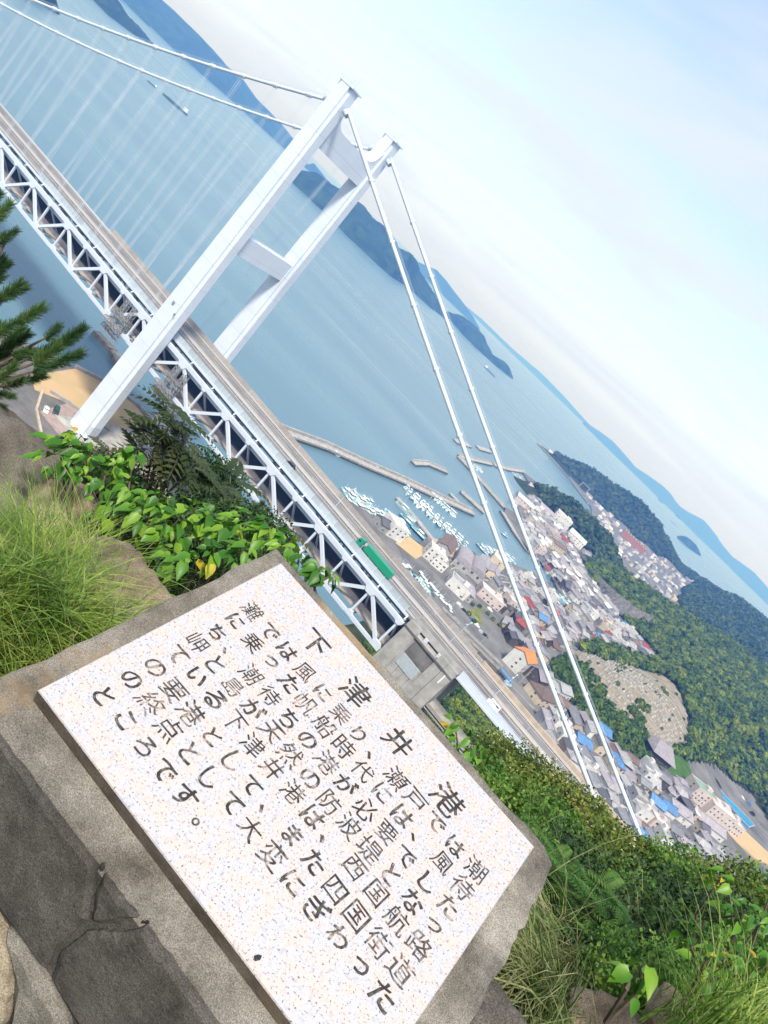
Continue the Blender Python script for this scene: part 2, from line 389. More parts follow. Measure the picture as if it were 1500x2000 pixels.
# ---- land behind the bridge: control heights (x, y, z), linear radial interpolation
CTRL = np.array([
 # water
 (-60, 120, -8), (-20, 150, -7), (30, 120, -8), (60, 90, -8), (-40, 300, -9), (10, 260, -7), (30, 340, -7), (40, 420, -7), (70, 480, -7), (-30, 500, -8), (-60, 650, -8),
 (-130, 800, -9), (-150, 950, -9), (-160, 1150, -9), (-130, 1350, -9), (-300, 1000, -10), (-380, 1500, -10), (-420, 1900, -10), (-200, 500, -10), (-200, 200, -10),
 (-120, 1480, -7), (-220, 1600, -8), (-330, 2050, -9), (-100, 2150, -9), (60, 2200, -9), (100, 140, -5), (-20, 560, -7), (90, 500, -6),
 # flat town
 (20, 185, 1.4), (45, 210, 1.4), (62, 235, 1.4), (80, 300, 1.6), (85, 365, 1.6), (105, 430, 1.6), (140, 480, 1.6), (20, 600, 1.4), (70, 560, 1.5), (60, 640, 2), (0, 720, 1.5), (30, 700, 2), (60, 760, 2),
 (-40, 900, 1.2), (-70, 980, 1.0), (120, 520, 2), (150, 540, 3), (100, 260, 2), (120, 210, 2.2), (140, 300, 2.2), (130, 380, 2), (160, 440, 3), (180, 500, 4),
 (100, 850, 3), (120, 1000, 3), (60, 1040, 2), (-20, 1050, 1.2), (140, 1200, 5), (90, 1350, 3), (20, 1400, 1.2), (90, 1500, 2), (-20, 1480, 1), (90, 1650, 2), (30, 1600, 1.5), (180, 1850, 6),
 (145, 175, 4), (180, 165, 6), (215, 160, 8), (250, 165, 9), (290, 190, 9), (330, 220, 8), (290, 290, 6), (320, 330, 5), (350, 385, 5), (300, 400, 7), (330, 440, 8), (360, 450, 8), (400, 420, 12), (400, 320, 8),
 (150, 240, 6), (180, 220, 9), (210, 205, 10), (230, 235, 10), (262, 262, 9), (275, 300, 8),
 # cemetery hill
 (160, 285, 10), (172, 300, 15), (190, 290, 18), (200, 330, 23), (215, 300, 20), (222, 350, 26), (240, 380, 29), (238, 320, 20), (255, 330, 15), (258, 370, 20), (205, 400, 22), (180, 350, 16), (240, 290, 13), (232, 430, 30), (170, 400, 8),
 # wooded slope behind it
 (210, 470, 20), (240, 480, 33), (270, 470, 34), (300, 520, 44), (350, 560, 52), (420, 600, 66), (285, 430, 18), (340, 490, 24), (380, 510, 36), (430, 480, 34), (480, 560, 66), (560, 620, 84), (520, 460, 44), (600, 500, 60),
 (160, 560, 6), (180, 590, 14), (215, 580, 24), (130, 610, 8), (100, 640, 6), (85, 690, 6), (110, 665, 12), (145, 650, 16), (175, 660, 24), (210, 660, 34), (260, 660, 42), (320, 700, 52), (400, 720, 70), (500, 760, 92),
 (100, 720, 14), (125, 725, 29), (160, 745, 34), (200, 765, 40), (250, 800, 50), (300, 810, 58), (400, 820, 78), (550, 800, 104), (80, 745, 4), (110, 800, 4), (150, 850, 6), (210, 880, 9), (250, 950, 12), (320, 960, 24), (300, 880, 22),
 # middle knob
 (-55, 905, 4), (-35, 895, 22), (0, 905, 28), (40, 905, 31), (75, 880, 34), (95, 870, 22), (115, 880, 4), (-30, 945, 6), (30, 960, 6), (80, 945, 8), (-30, 850, 3), (30, 850, 3), (70, 825, 3),
 # back ridge at right
 (230, 1100, 10), (290, 1130, 26), (360, 1180, 62), (440, 1240, 92), (560, 1180, 112), (640, 1000, 110), (400, 1050, 44), (450, 940, 60), (220, 1300, 12), (300, 1420, 62), (380, 1500, 90), (220, 1500, 22), (260, 1650, 62), (300, 1800, 72), (210, 1750, 20), (230, 1950, 40), (400, 1750, 80), (520, 1500, 100), (160, 2050, 20), (300, 2050, 40), (700, 800, 110), (700, 600, 90), (640, 380, 50), (520, 330, 30), (700, 250, 40), (450, 250, 20), (700, 1300, 110), (600, 1700, 80), (600, 2100, 30),
 # headland
 (-278, 1720, 1), (-240, 1745, 12), (-205, 1775, 24), (-160, 1770, 44), (-115, 1765, 50), (-60, 1760, 62), (-5, 1765, 72), (50, 1790, 66), (100, 1830, 50), (140, 1880, 34), (160, 1930, 20), (-150, 1700, 6), (-90, 1680, 8), (-30, 1690, 10), (40, 1710, 10), (100, 1750, 8), (-190, 1690, 1.2), (-120, 1620, 1.0), (-60, 1560, 1), (0, 1640, 1.5),
 (-200, 1850, 4), (-100, 1870, 6), (0, 1890, 8), (80, 1950, 6), (-240, 1800, -4), (-150, 1960, -8), (0, 2000, -8),
], float)
def rbf_fit(P):
    D = np.linalg.norm(P[:, None, :2] - P[None, :, :2], axis=-1)
    n = len(P); A = np.zeros((n + 1, n + 1)); A[:n, :n] = -D; A[:n, n] = 1; A[n, :n] = 1
    A[:n, :n] += np.eye(n) * 0.4
    return np.linalg.solve(A, np.r_[P[:, 2], 0])
def rbf_eval(P, w, x, y):
    x = np.asarray(x, float); y = np.asarray(y, float); sh = x.shape; q = np.stack([x.ravel(), y.ravel()], -1)
    out = np.empty(len(q))
    for i in range(0, len(q), 20000):
        D = np.linalg.norm(q[i:i + 20000, None, :] - P[None, :, :2], axis=-1)
        out[i:i + 20000] = -D @ w[:-1] + w[-1]
    return out.reshape(sh)
W_LAND = rbf_fit(CTRL)
def land_h(x, y):
    return rbf_eval(CTRL, W_LAND, x, y)
def grid_land(name, xs, ys, hf, m, label, rough):
    X, Y = np.meshgrid(xs, ys); Z = hf(X, Y)
    Z = Z + (fbm(X / 35, Y / 35, 4, 31) - 0.47) * rough * np.clip((Z - 4) / 10, 0, 1)
    idx = np.arange(X.size).reshape(X.shape)
    F = np.stack([idx[:-1, :-1], idx[:-1, 1:], idx[1:, 1:], idx[1:, :-1]], -1).reshape(-1, 4)
    o = add(name, new_mesh(name, np.stack([X, Y, Z], -1).reshape(-1, 3), F, [m], True))
    return tag(o, label, 'hills', kind='structure')
grid_land('terrain', np.arange(-440, 741, 9.0), np.arange(90, 2221, 9.0), land_h, M_FLOOR, 'low coastal hills behind the fishing town', 5.0)

# town and quay ground: flat land with a straight quay edge, traced on the waterline
COAST = [(16, 172), (34, 200), (47, 196), (58, 222), (48, 262), (60, 270), (68, 300), (60, 330), (72, 345), (76, 400), (90, 462), (120, 452), (132, 452), (138, 480), (126, 492), (112, 494), (76, 550), (64, 514), (10, 572),
         (2, 600), (14, 640), (-8, 690), (-10, 752), (-26, 768), (-40, 850), (-62, 930), (-100, 982), (-70, 1040), (-20, 1090), (-10, 1300), (-50, 1480), (-130, 1590), (-180, 1705), (-285, 1765), (-280, 1700), (-270, 1790), (-180, 1740), (-100, 1720), (240, 1900), (240, 1250), (260, 1000), (140, 830), (75, 760), (110, 620), (200, 540),
         (190, 430), (170, 300), (150, 262), (150, 150), (112, 150), (104, 178), (84, 196), (74, 180), (70, 158), (40, 150)]
coast_simple = [p for i, p in enumerate(COAST) if i not in (33, 34, 35)]
town = MB().prism(coast_simple, -6, 2.4).build('town_ground', M_TOWN)
tag(town, 'flat grey ground and quays of the fishing town', 'ground', kind='structure')
def in_poly(x, y, poly):
    c = False; j = len(poly) - 1
    for i in range(len(poly)):
        if (poly[i][1] > y) != (poly[j][1] > y) and x < (poly[j][0] - poly[i][0]) * (y - poly[i][1]) / (poly[j][1] - poly[i][1]) + poly[i][0]:
            c = not c
        j = i
    return c
def ground(x, y):
    z = float(land_h(np.array([x]), np.array([y]))[0])
    return max(z, 2.4) if in_poly(x, y, coast_simple) else z

# ---- the hill with the viewpoint
HCTRL = np.array([
 (173.2, -237, 128.4), (173.2, -233.5, 128.3), (170, -240, 128.5), (176.5, -240, 128.5), (168, -236, 127.9), (179, -235, 128.0),
 (166, -225, 121.2), (174, -226, 123.0), (183, -226, 124.5), (192, -232, 125), (160, -232, 121.5), (150, -240, 119), (173, -250, 129), (150, -265, 125), (200, -255, 128), (185, -300, 128), (250, -280, 122), (130, -310, 118),
 (160, -205, 106), (175, -205, 108), (195, -205, 111), (215, -212, 114), (140, -215, 106), (125, -235, 108),
 (150, -165, 82), (175, -160, 82), (205, -165, 88), (235, -175, 96), (120, -175, 76), (95, -205, 74), (270, -200, 98),
 (140, -120, 56), (170, -115, 58), (205, -120, 64), (240, -125, 72), (100, -130, 44), (70, -160, 40), (60, -220, 52), (280, -140, 78),
 (130, -75, 36), (165, -70, 40), (205, -75, 52), (240, -70, 58), (95, -85, 24), (55, -110, 16), (25, -150, 12), (20, -220, 22), (60, -280, 60), (290, -80, 64),
 (150, -30, 26), (175, -20, 28), (205, -30, 50), (212, -17, 56), (235, -20, 56), (228, 10, 50), (250, 20, 50), (215, 25, 34), (300, 0, 58), (180, 10, 24), (185, 40, 16), (235, 55, 30), (270, 70, 34), (160, 40, 12), (300, 90, 30),
 (100, -40, 12), (60, -60, 6), (25, -75, 3.6), (-25, -90, 3), (-60, -130, 2), (-20, -170, 4), (120, 0, 10), (140, 60, 7), (200, 90, 9), (250, 110, 12), (310, 150, 14), (120, 70, 4), (90, 20, 1), (80, 60, -4), (60, -10, -1), (70, -30, 2), (40, -35, 2.0), (30, 0, -5), (0, 60, -8), (-60, 0, -8), (-70, -60, -6), (360, -100, 60), (380, 0, 44), (380, 120, 20), (360, -260, 100), (50, 100, -6), (110, 120, 2), (180, 125, 6), (240, 140, 9)], float)
W_HILL = rbf_fit(HCTRL)
def hill_h(x, y):
    return rbf_eval(HCTRL, W_HILL, x, y)
def hill_h1(x, y):
    return float(hill_h(np.array([x]), np.array([y]))[0])
grid_land('viewpoint_hill', np.concatenate([np.arange(-80, 164, 5.0), np.arange(164, 184, 1.0), np.arange(184, 401, 6.0)]),
          np.concatenate([np.arange(-330, -244, 6.0), np.arange(-244, -222, 1.0), np.arange(-222, 152, 5.0)]), hill_h, M_FLOOR, 'steep wooded hill the photograph is taken from', 0.0)
# ================================================================ THE SUSPENSION BRIDGE
def steel(name, col, seam=0.0):
    m = mat(name, col, 0.45, noise=0.05, nscale=0.25, spec=0.4)
    return m
M_STEEL = steel('white_steel', (0.58, 0.625, 0.7))
M_STEEL2 = steel('pale_steel', (0.5, 0.55, 0.62))
M_CABLE = mat('cable_wrap', (0.6, 0.655, 0.71), 0.4, noise=0.06, nscale=0.8)
M_GREYST = mat('grey_steel', (0.2, 0.22, 0.25), 0.6, noise=0.25, nscale=0.8)
M_GALV = mat('galvanised', (0.36, 0.36, 0.36), 0.5, metal=0.4, noise=0.3, nscale=2)
M_ROAD = mat('bridge_asphalt', (0.2, 0.19, 0.183), 0.9, noise=0.14, nscale=0.15, spec=0.2, detail=9)
M_PAINT = mat('road_paint', (0.72, 0.71, 0.68), 0.8, noise=0.15, nscale=1.5)
M_RAILDECK = mat('rail_deck_concrete', (0.4, 0.36, 0.33), 0.9, noise=0.2, nscale=0.3, detail=8)
M_BARR = mat('barrier_panel', (0.42, 0.47, 0.5), 0.25, noise=0.08, nscale=1.0, rnd=0.12)
M_BARRT = mat('barrier_panel_tan', (0.36, 0.33, 0.305), 0.4, noise=0.12, nscale=1.0, rnd=0.12)
M_TANC = mat('tan_concrete', (0.46, 0.37, 0.28), 0.9, noise=0.15, nscale=0.5, detail=8)
M_DARK = mat('dark_void', (0.02, 0.02, 0.022), 0.9)
M_BLACK = mat('black_paint', (0.012, 0.012, 0.014), 0.3)
M_RUBBER = mat('rubber', (0.02, 0.02, 0.02), 0.8)
M_GLASS = mat('dark_glass', (0.03, 0.04, 0.05), 0.1, spec=0.6)
M_WHITEP = mat('white_paint', (0.76, 0.76, 0.75), 0.4)
M_GREENP = mat('green_paint', (0.015, 0.27, 0.145), 0.45)
def tower_material():
    m = mat('tower_paint', (0.645, 0.69, 0.76), 0.42, noise=0.035, nscale=0.12, spec=0.4)
    n, l = m.node_tree.nodes, m.node_tree.links; b = n['Principled BSDF']
    t = n.new('ShaderNodeTexCoord'); s = n.new('ShaderNodeSeparateXYZ'); l.new(t.outputs['Object'], s.inputs[0])
    md = n.new('ShaderNodeMath'); md.operation = 'PINGPONG'; md.inputs[1].default_value = 4.5; l.new(s.outputs['Z'], md.inputs[0])
    lt = n.new('ShaderNodeMath'); lt.operation = 'LESS_THAN'; lt.inputs[1].default_value = 0.09; l.new(md.outputs[0], lt.inputs[0])
    src = b.inputs['Base Color'].links[0].from_socket
    mxn = n.new('ShaderNodeMix'); mxn.data_type = 'RGBA'; mxn.inputs['B'].default_value = (0.42, 0.47, 0.56, 1)
    mm = n.new('ShaderNodeMath'); mm.operation = 'MULTIPLY'; mm.inputs[1].default_value = 0.6; l.new(lt.outputs[0], mm.inputs[0])
    l.new(mm.outputs[0], mxn.inputs['Factor']); l.new(src, mxn.inputs['A']); l.new(mxn.outputs['Result'], b.inputs['Base Color'])
    return m
M_TOWER = tower_material()

LEAN = -2.3
def lean(z): return LEAN * (z - 4) / 148
tower = thing('bridge_tower', 'tall white steel bridge tower with two legs and two cross beams', 'tower', (0, 0, 0))
def leg_section(z, sy):
    t = (z - 4) / 148
    a = 5.0 * (1 - t) + 3.15 * t; yo = 21.4 * (1 - t) + 20.6 * t; yi = 15.7 * (1 - t) + 15.0 * t
    n = 0.95; m = 1.7 * (1 - t) + 1.15 * t; cx = lean(z)
    P = [(-a, yo - n), (-a, yi + n), (-a + m, yi + n), (-a + m, yi), (a - m, yi), (a - m, yi + n), (a, yi + n), (a, yo - n), (a - m, yo - n), (a - m, yo), (-a + m, yo), (-a + m, yo - n)]
    return [(cx + x, sy * y, z) for x, y in P]
for sy in (-1, 1):
    b = MB(); zs = [3.0, 50, 100, 147.0, 151.5]; rings = [leg_section(z, sy) for z in zs]
    V = [p for r in rings for p in r]; F = []
    for k in range(len(zs) - 1):
        for i in range(12):
            q = [k * 12 + i, k * 12 + (i + 1) % 12, (k + 1) * 12 + (i + 1) % 12, (k + 1) * 12 + i]
            F.append(q if sy < 0 else q[::-1])
    F.append(list(range(12)) if sy > 0 else list(range(12))[::-1]); F.append([48 + i for i in range(12)] if sy < 0 else [48 + i for i in range(12)][::-1])
    b.raw(V, F)
    leg = b.build('leg', M_TOWER, tower)
    # saddle house on top with rails and masts
    h = MB(); cx = lean(151)
    h.box((cx, sy * 17.8, 151.7), (7.2, 5.9, 0.5))
    h.build('top_cap', M_TOWER, leg)
    r = MB()
    for x in (-3.4, -1.2, 1.2, 3.4):
        for y in (-2.7, 2.7):
            r.cyl((cx + x, sy * 17.8 + y, 151.9), (cx + x, sy * 17.8 + y, 153.1), 0.07, n=5)
    for y in (-2.7, 2.7):
        for z in (152.5, 153.1): r.cyl((cx - 3.4, sy * 17.8 + y, z), (cx + 3.4, sy * 17.8 + y, z), 0.06, n=5)
    r.cyl((cx + 1.5, sy * 17.8, 151.9), (cx + 1.5, sy * 17.8, 156.0), 0.09, n=5); r.cyl((cx - 1.0, sy * 17.8 + 1, 151.9), (cx - 1.0, sy * 17.8 + 1, 154.6), 0.12, n=5)
    r.build('top_railing', M_STEEL2, leg)
    for dx, dyy in ((-4.2, 0), (4.6, 0)):
        c2 = MB().cyl((cx + dx * 0.85, sy * 17.5, 145.3), (cx + dx * 1.25, sy * 17.5, 144.2 if dx < 0 else 144.8), 1.0, n=14)
        c2.build('cable_collar', M_STEEL2, leg)
    if sy < 0:
        for (x0, x1, yy) in ((-4.6, -2.0, -20.55), (2.0, 4.7, -20.55)):
            g = MB()
            g.box(((x0 + x1) / 2, yy, 7.6), (x1 - x0, 0.12, 3.2))
            for k in range(7):
                g.box((x0 + (k + 0.5) * (x1 - x0) / 7, yy - 0.09, 7.6), (0.12, 0.1, 3.1), mi=1)
            g.build('vent_grille', [M_STEEL2, M_STEEL], leg)
        g = MB(); g.box((5.05, -18.5, 7.6), (0.12, 3.4, 3.4))
        for k in range(9): g.box((5.14, -20.1 + k * 0.4, 7.6), (0.1, 0.12, 3.3), mi=1)
        g.build('vent_grille', [M_GREYST, M_STEEL], leg)
        d = MB().box((-1.0, -21.5, 62.5), (0.9, 0.25, 0.9)); d.build('marker_lamp', M_GREYST, leg)
        d = MB().box((2.2, -21.4, 60.0), (0.7, 0.25, 0.7)); d.build('marker_lamp', M_GREYST, leg)
# cross beams
cb = MB(); x0 = lean(92)
cb.box((x0, 0, 91.6), (4.2, 30.9, 7.0)); cb.build('cross_beam', M_TOWER, tower)
rr = MB()
for k in range(13):
    rr.cyl((x0 + 2, -14 + k * 2.33, 95.1), (x0 + 2, -14 + k * 2.33, 96.2), 0.07, n=5)
rr.bar((x0 + 2, -14.6, 96.2), (x0 + 2, 14.6, 96.2), 0.12, 0.12); rr.bar((x0 + 2, -14.6, 95.6), (x0 + 2, 14.6, 95.6), 0.1, 0.1)
rr.build('beam_railing', M_STEEL, tower)
tb = MB(); x0 = lean(138); prof = []
for k in range(25):
    y = -15.3 + 30.6 * k / 24; e = max(0, (abs(y) - 9.3) / 6.0)
    prof.append((y, 140.3 + 6.2 * (1 - math.sqrt(max(0, 1 - min(1, e) ** 2)))))
V = []
for x in (x0 - 2.3, x0 + 2.3):
    V += [(x, y, z) for y, z in prof] + [(x, 15.3, 131.8), (x, -15.3, 131.8)]
N = len(prof) + 2
F = [list(range(N))[::-1], list(range(N, 2 * N))] + [[i, (i + 1) % N, N + (i + 1) % N, N + i] for i in range(N)]
tb.raw(V, F); tb.build('cross_beam', M_TOWER, tower)
pd = MB().box((0, 0, 2.2), (15, 52, 2.4)); pd.build('foundation', M_CONC, tower)

# ---- main cables: span side parabola, straight backstay
def cable_z(x):
    d = max(0.0, -x - 3.0); L = 940.0; f = 95.0
    return 145.6 - 4 * f * d * (L - d) / (L * L)
BACK = {-1: ((2.2, 146.2), (214.0, 55.5)), 1: ((2.6, 146.3), (228.0, 50.5))}
def back_z(sy, x):
    (xa, za), (xb, zb) = BACK[sy]; t = (x - xa) / (xb - xa)
    return za + (zb - za) * t - 5.0 * 4 * t * (1 - t) * 0.35
for sy, lab in ((-1, 'near white main cable running from tower top to the near hillside'), (1, 'far white main cable running from tower top, second from the viewer')):
    c = thing('main_cable', lab, 'cable', (lean(146), sy * 17.5, 146.0), group='main cables of the bridge')
    off = Vector((-lean(146), -sy * 17.5, -146.0))
    def L_(x, z, y=0.0): return Vector((x, sy * 17.5 + y, z)) + off
    xs = [-3 - 10 * k for k in range(48)]
    MB().tube([L_(x, cable_z(x)) for x in xs], 0.55, 12).build('cable', M_CABLE, c, True)
    xb = BACK[sy][1][0]
    nb = 24
    MB().tube([L_(2 + (xb - 2) * k / nb, back_z(sy, 2 + (xb - 2) * k / nb)) for k in range(nb + 1)], 0.66, 12).build('backstay', M_CABLE, c, True)
    for sd_ in (-0.75, 0.75):
        MB().tube([L_(x, cable_z(x) + 1.25, sd_) for x in xs], 0.045, 4).build('hand_rope', M_STEEL2, c)
        MB().tube([L_(2 + (xb - 2) * k / nb, back_z(sy, 2 + (xb - 2) * k / nb) + 1.35, sd_) for k in range(nb + 1)], 0.045, 4).build('hand_rope', M_STEEL2, c)
    for k in range(1, 25):
        x = -13.0 * k; z = cable_z(x); sl = (cable_z(x - 1) - cable_z(x + 1)) / 2
        bd = MB().cyl(L_(x - 0.8, z + sl * 0.8 * 1), L_(x + 0.8, z - sl * 0.8), 0.78, n=12)
        for s2 in (-0.75, 0.75): bd.cyl(L_(x, z, s2 * 0.6), L_(x, z + 1.3, s2), 0.05, n=4)
        bd.build('cable_band', M_STEEL, c)
        h = MB()
        for dx in (-0.42, 0.42):
            for s2 in (-0.5, 0.5): h.cyl(L_(x + dx, z, s2), Vector((x + dx, sy * 15.3 + s2 * 0.6, 49.6)) + off, 0.045, n=4, cap=False)
        h.build('hanger', M_CABLE, c)
    for k in range(1, 11):
        x = 6 + 19.5 * k
        if x > xb - 8: break
        z = back_z(sy, x); sl = back_z(sy, x + 1) - z
        bd = MB().cyl(L_(x - 0.35, z - sl * 0.35), L_(x + 0.35, z + sl * 0.35), 0.92, n=12)
        for s2 in (-0.75, 0.75): bd.cyl(L_(x, z, s2 * 0.6), L_(x, z + 1.4, s2), 0.06, n=4)
        bd.build('cable_band', M_STEEL, c)

# ---- stiffening truss: nodes every 13 m
S, ZT, ZB, YT = 13.0, 49.4, 37.9, 15.0
truss = thing('bridge_truss', 'deep white steel truss girder carrying the road and railway decks', 'bridge', (0, 0, 0))
K0, K1 = -24, 10
for sy in (-1, 1):
    Y = sy * YT
    for k in range(K0, K1):
        bar_obj('top_chord', (k * S, Y, ZT), ((k + 1) * S, Y, ZT), 1.2, 1.45, M_STEEL, truss)
        bar_obj('bottom_chord', (k * S, Y, ZB), ((k + 1) * S, Y, ZB), 1.0, 1.15, M_STEEL, truss)
    for k in range(K0, K1 + 1):
        bar_obj('vertical', (k * S, Y, ZB + 0.4), (k * S, Y, ZT - 0.5), 0.66, 0.72, M_STEEL, truss, up=(1, 0, 0))
        if k % 2:
            for d in (-1, 1):
                if K0 <= k + d <= K1:
                    bar_obj('diagonal', (k * S, Y, ZT - 0.3), ((k + d) * S, Y, ZB + 0.3), 0.9, 1.08, M_STEEL, truss)
    # gusset plates, one shape for all
    gp = MB(); pts = [(-2.3, 0.62), (2.3, 0.62), (2.3, -0.65), (1.1, -2.2), (-1.1, -2.2), (-2.3, -0.65)]
    V = [(x, -0.68, z) for x, z in pts] + [(x, 0.68, z) for x, z in pts]
    gp.raw(V, [list(range(6))[::-1] if False else list(range(6)), list(range(6, 12))[::-1]] + [[i, 6 + i, 6 + (i + 1) % 6, (i + 1) % 6] for i in range(6)])
    gme = gp.mesh('gusset', M_STEEL)
    for k in range(K0, K1 + 1):
        o = add('gusset_plate', gme, truss); big = 1.0 if k % 2 else 0.62
        o.location = (k * S, Y, ZT); o.scale = (big, 1.0, big)
        o = add('gusset_plate', gme, truss); big = 0.62 if k % 2 else 0.85
        o.location = (k * S, Y, ZB); o.scale = (big, 0.95, -big)
    bar_obj('inner_stringer', (K0 * S, sy * 12.6, 47.4), (K1 * S, sy * 12.6, 47.4), 0.4, 1.7, M_STEEL2, truss)
    for k in range(K0, K1 + 1):
        bar_obj('edge_post', (k * S, sy * 12.2, 49.6), (k * S, sy * 11.0, 50.8), 0.35, 0.5, M_STEEL, truss)
    bar_obj('edge_beam', (K0 * S, sy * 11.15, 50.72), (K1 * S, sy * 11.15, 50.72), 0.5, 0.75, M_STEEL, truss)
    bar_obj('walkway_rail', (K0 * S, sy * 12.6, 49.1), (K1 * S, sy * 12.6, 49.1), 1.2, 0.1, M_GREYST, truss)
for k in range(K0, K1 + 1):
    bar_obj('floor_beam', (k * S, -YT, 48.6), (k * S, YT, 48.6), 0.6, 1.5, M_STEEL2, truss)
    bar_obj('lower_floor_beam', (k * S, -YT, 38.0), (k * S, YT, 38.0), 0.6, 1.1, M_STEEL2, truss)
    for sy in (-1, 1):
        bar_obj('sway_brace', (k * S, sy * (YT - 0.2), 48.4), (k * S, sy * 6.0, 40.0), 0.5, 0.6, M_STEEL2, truss)
for y in (-8.5, -4.2, 0, 4.2, 8.5):
    bar_obj('road_stringer', (K0 * S, y, 49.35), (K1 * S, y, 49.35), 0.4, 1.3, M_GREYST, truss)
for k in range(K0 // 2, K1 // 2):
    bar_obj('lateral_brace', (2 * k * S, -YT, 37.5), ((2 * k + 1) * S, YT, 37.5), 0.4, 0.4, M_STEEL2, truss)
    bar_obj('lateral_brace', ((2 * k + 2) * S, -YT, 37.5), ((2 * k + 1) * S, YT, 37.5), 0.4, 0.4, M_STEEL2, truss)

rl = MB(); rl.box(((K0 * S + 131.8) / 2, 0, 39.2), (131.8 - K0 * S, 24.0, 0.5)); ro = rl.build('rail_deck', M_RAILDECK)
tag(ro, 'grey tan railway deck inside the truss', 'deck', kind='structure')
for y in (-9.0, 9.0):
    w = MB().box(((K0 * S + 131.0) / 2, y, 40.2), (131.0 - K0 * S, 0.25, 1.5)); w.build('deck_wall', M_RAILDECK, ro)
tb_ = MB().box(((K0 * S + 131.0) / 2, 2.0, 39.52), (131.0 - K0 * S, 13.6, 0.16)); tb_.build('deck_shade_slab', mat('deck_shade_slab', (0.035, 0.033, 0.032), 0.95, noise=0.3, nscale=0.4), ro)  # near-black slab added to paint the shade below the road deck
XE = 240.0
rd = MB(); rd.box(((K0 * S + XE) / 2, 0, 50.7), (XE - K0 * S, 21.6, 0.6))
road = rd.build('road', M_ROAD); tag(road, 'four lane bridge road between low barriers', 'road', kind='structure')
mk = MB()
def stripe(y, x0, x1, w=0.18): mk.raw([(x0, y - w / 2, 51.006), (x1, y - w / 2, 51.006), (x1, y + w / 2, 51.006), (x0, y + w / 2, 51.006)], [[0, 1, 2, 3]])
for y in (-9.6, -1.5, 1.5, 9.6): stripe(y, K0 * S, XE, 0.22)
x = K0 * S
while x < XE:
    stripe(-5.55, x, x + 8); stripe(5.55, x, x + 8); x += 20
mk.build('road_marking', M_PAINT, road)
for x in (-0.8, 0.8, 131.5, 153.5, 178, 203):
    ej = MB().box((x, 0, 51.0), (0.5, 21.0, 0.02)); ej.build('expansion_joint', M_GREYST, road)
def rail_line(name, label, y, x0, x1, heights, m, step=4.0, w=0.12, hh=0.22, cat='guard rail'):
    t = thing(name, label, cat, ((x0 + x1) / 2, y, 51.0))
    for z in heights: bar_obj('rail', (x0 - (x0 + x1) / 2, 0, z), (x1 - (x0 + x1) / 2, 0, z), w, hh, m, t)
    p = MB(); n = int((x1 - x0) / step)
    for k in range(n + 1): p.box((x0 - (x0 + x1) / 2 + k * (x1 - x0) / n, 0.1, 0.45), (0.14, 0.14, 0.9))
    o = p.build('post', m, t); o['kind'] = 'stuff'
    return t
M_RAILW = mat('guard_rail_paint', (0.56, 0.53, 0.5), 0.5, noise=0.1, nscale=1)
rail_line('guard_rail', 'pale guard rail on the viewer side of the bridge median', -0.75, K0 * S, XE, (0.55, 0.92), M_RAILW)
rail_line('guard_rail', 'pale guard rail on the far side of the bridge median', 0.75, K0 * S, XE, (0.55, 0.92), M_RAILW)
rail_line('guard_rail', 'pale guard rail along the far carriageway of the bridge', 10.0, K0 * S, XE, (0.5, 0.85), M_RAILW)
rail_line('guard_rail', 'pale guard rail along the near carriageway of the bridge', -10.1, K0 * S, XE, (0.5, 0.85), M_RAILW)
md = MB().box(((131 + XE) / 2, 0, 51.22), (XE - 131, 1.2, 0.44)); md.build('median_strip', M_TANC, road)

def barrier(label, y, x0, x1, h, m, step, pm):
    t = thing('noise_barrier', label, 'barrier', ((x0 + x1) / 2, y, 51.0))
    n = int(round((x1 - x0) / step)); me = MB().box((0, 0, 0), (step - 0.16, 0.08, h)).mesh('barrier_panel', m)
    pme = MB().box((0, 0, 0), (0.16, 0.2, h + 0.25)).mesh('barrier_post', pm)
    for k in range(n + 1):
        p = add('post', pme, t); p.location = (x0 - (x0 + x1) / 2 + k * step, 0, (h + 0.25) / 2)
        if k < n:
            q = add('panel', me, t); q.location = (x0 - (x0 + x1) / 2 + (k + 0.5) * step, 0, h / 2 + 0.1)
    return t
barrier('pale blue grey panel screen along the near edge of the bridge road', -10.75, -96, 128, 2.0, M_BARR, 4.0, M_STEEL2)
barrier('low tan panel screen along the far edge of the bridge road', 10.75, -72, 150, 2.5, M_BARRT, 6.0, M_TANC)

# ---- street lamps
def lamp(label, x, y, s=1):
    t = thing('street_lamp', label, 'lamp', (x, y, 51.0), group='street lamps of the bridge')
    MB().cyl((0, 0, 0), (0, 0, 9.0), 0.14, 0.08, 8).build('pole', M_STEEL2, t)
    for s2 in ((-1, 1) if s == 0 else (s,)):
        MB().tube([(0, 0, 8.9), (0, s2 * 0.8, 9.6), (0, s2 * 2.2, 9.8)], 0.07, 6).build('arm', M_STEEL2, t)
        MB().box((0, s2 * 2.6, 9.8), (0.4, 1.1, 0.2)).build('lamp_head', M_STEEL, t)
lamp('street lamp beyond the far road edge left of the tower', -46, 9.7, -1)
lamp('street lamp over the bridge road above the concrete anchorage', 143, 0, 0)
lamp('street lamp over the approach road just right of the anchorage', 164, 0, 0)
lamp('street lamp over the approach road farthest right', 192, 0, 0)
lamp('street lamp over the side span road near the green truck', 84, 0, 0)

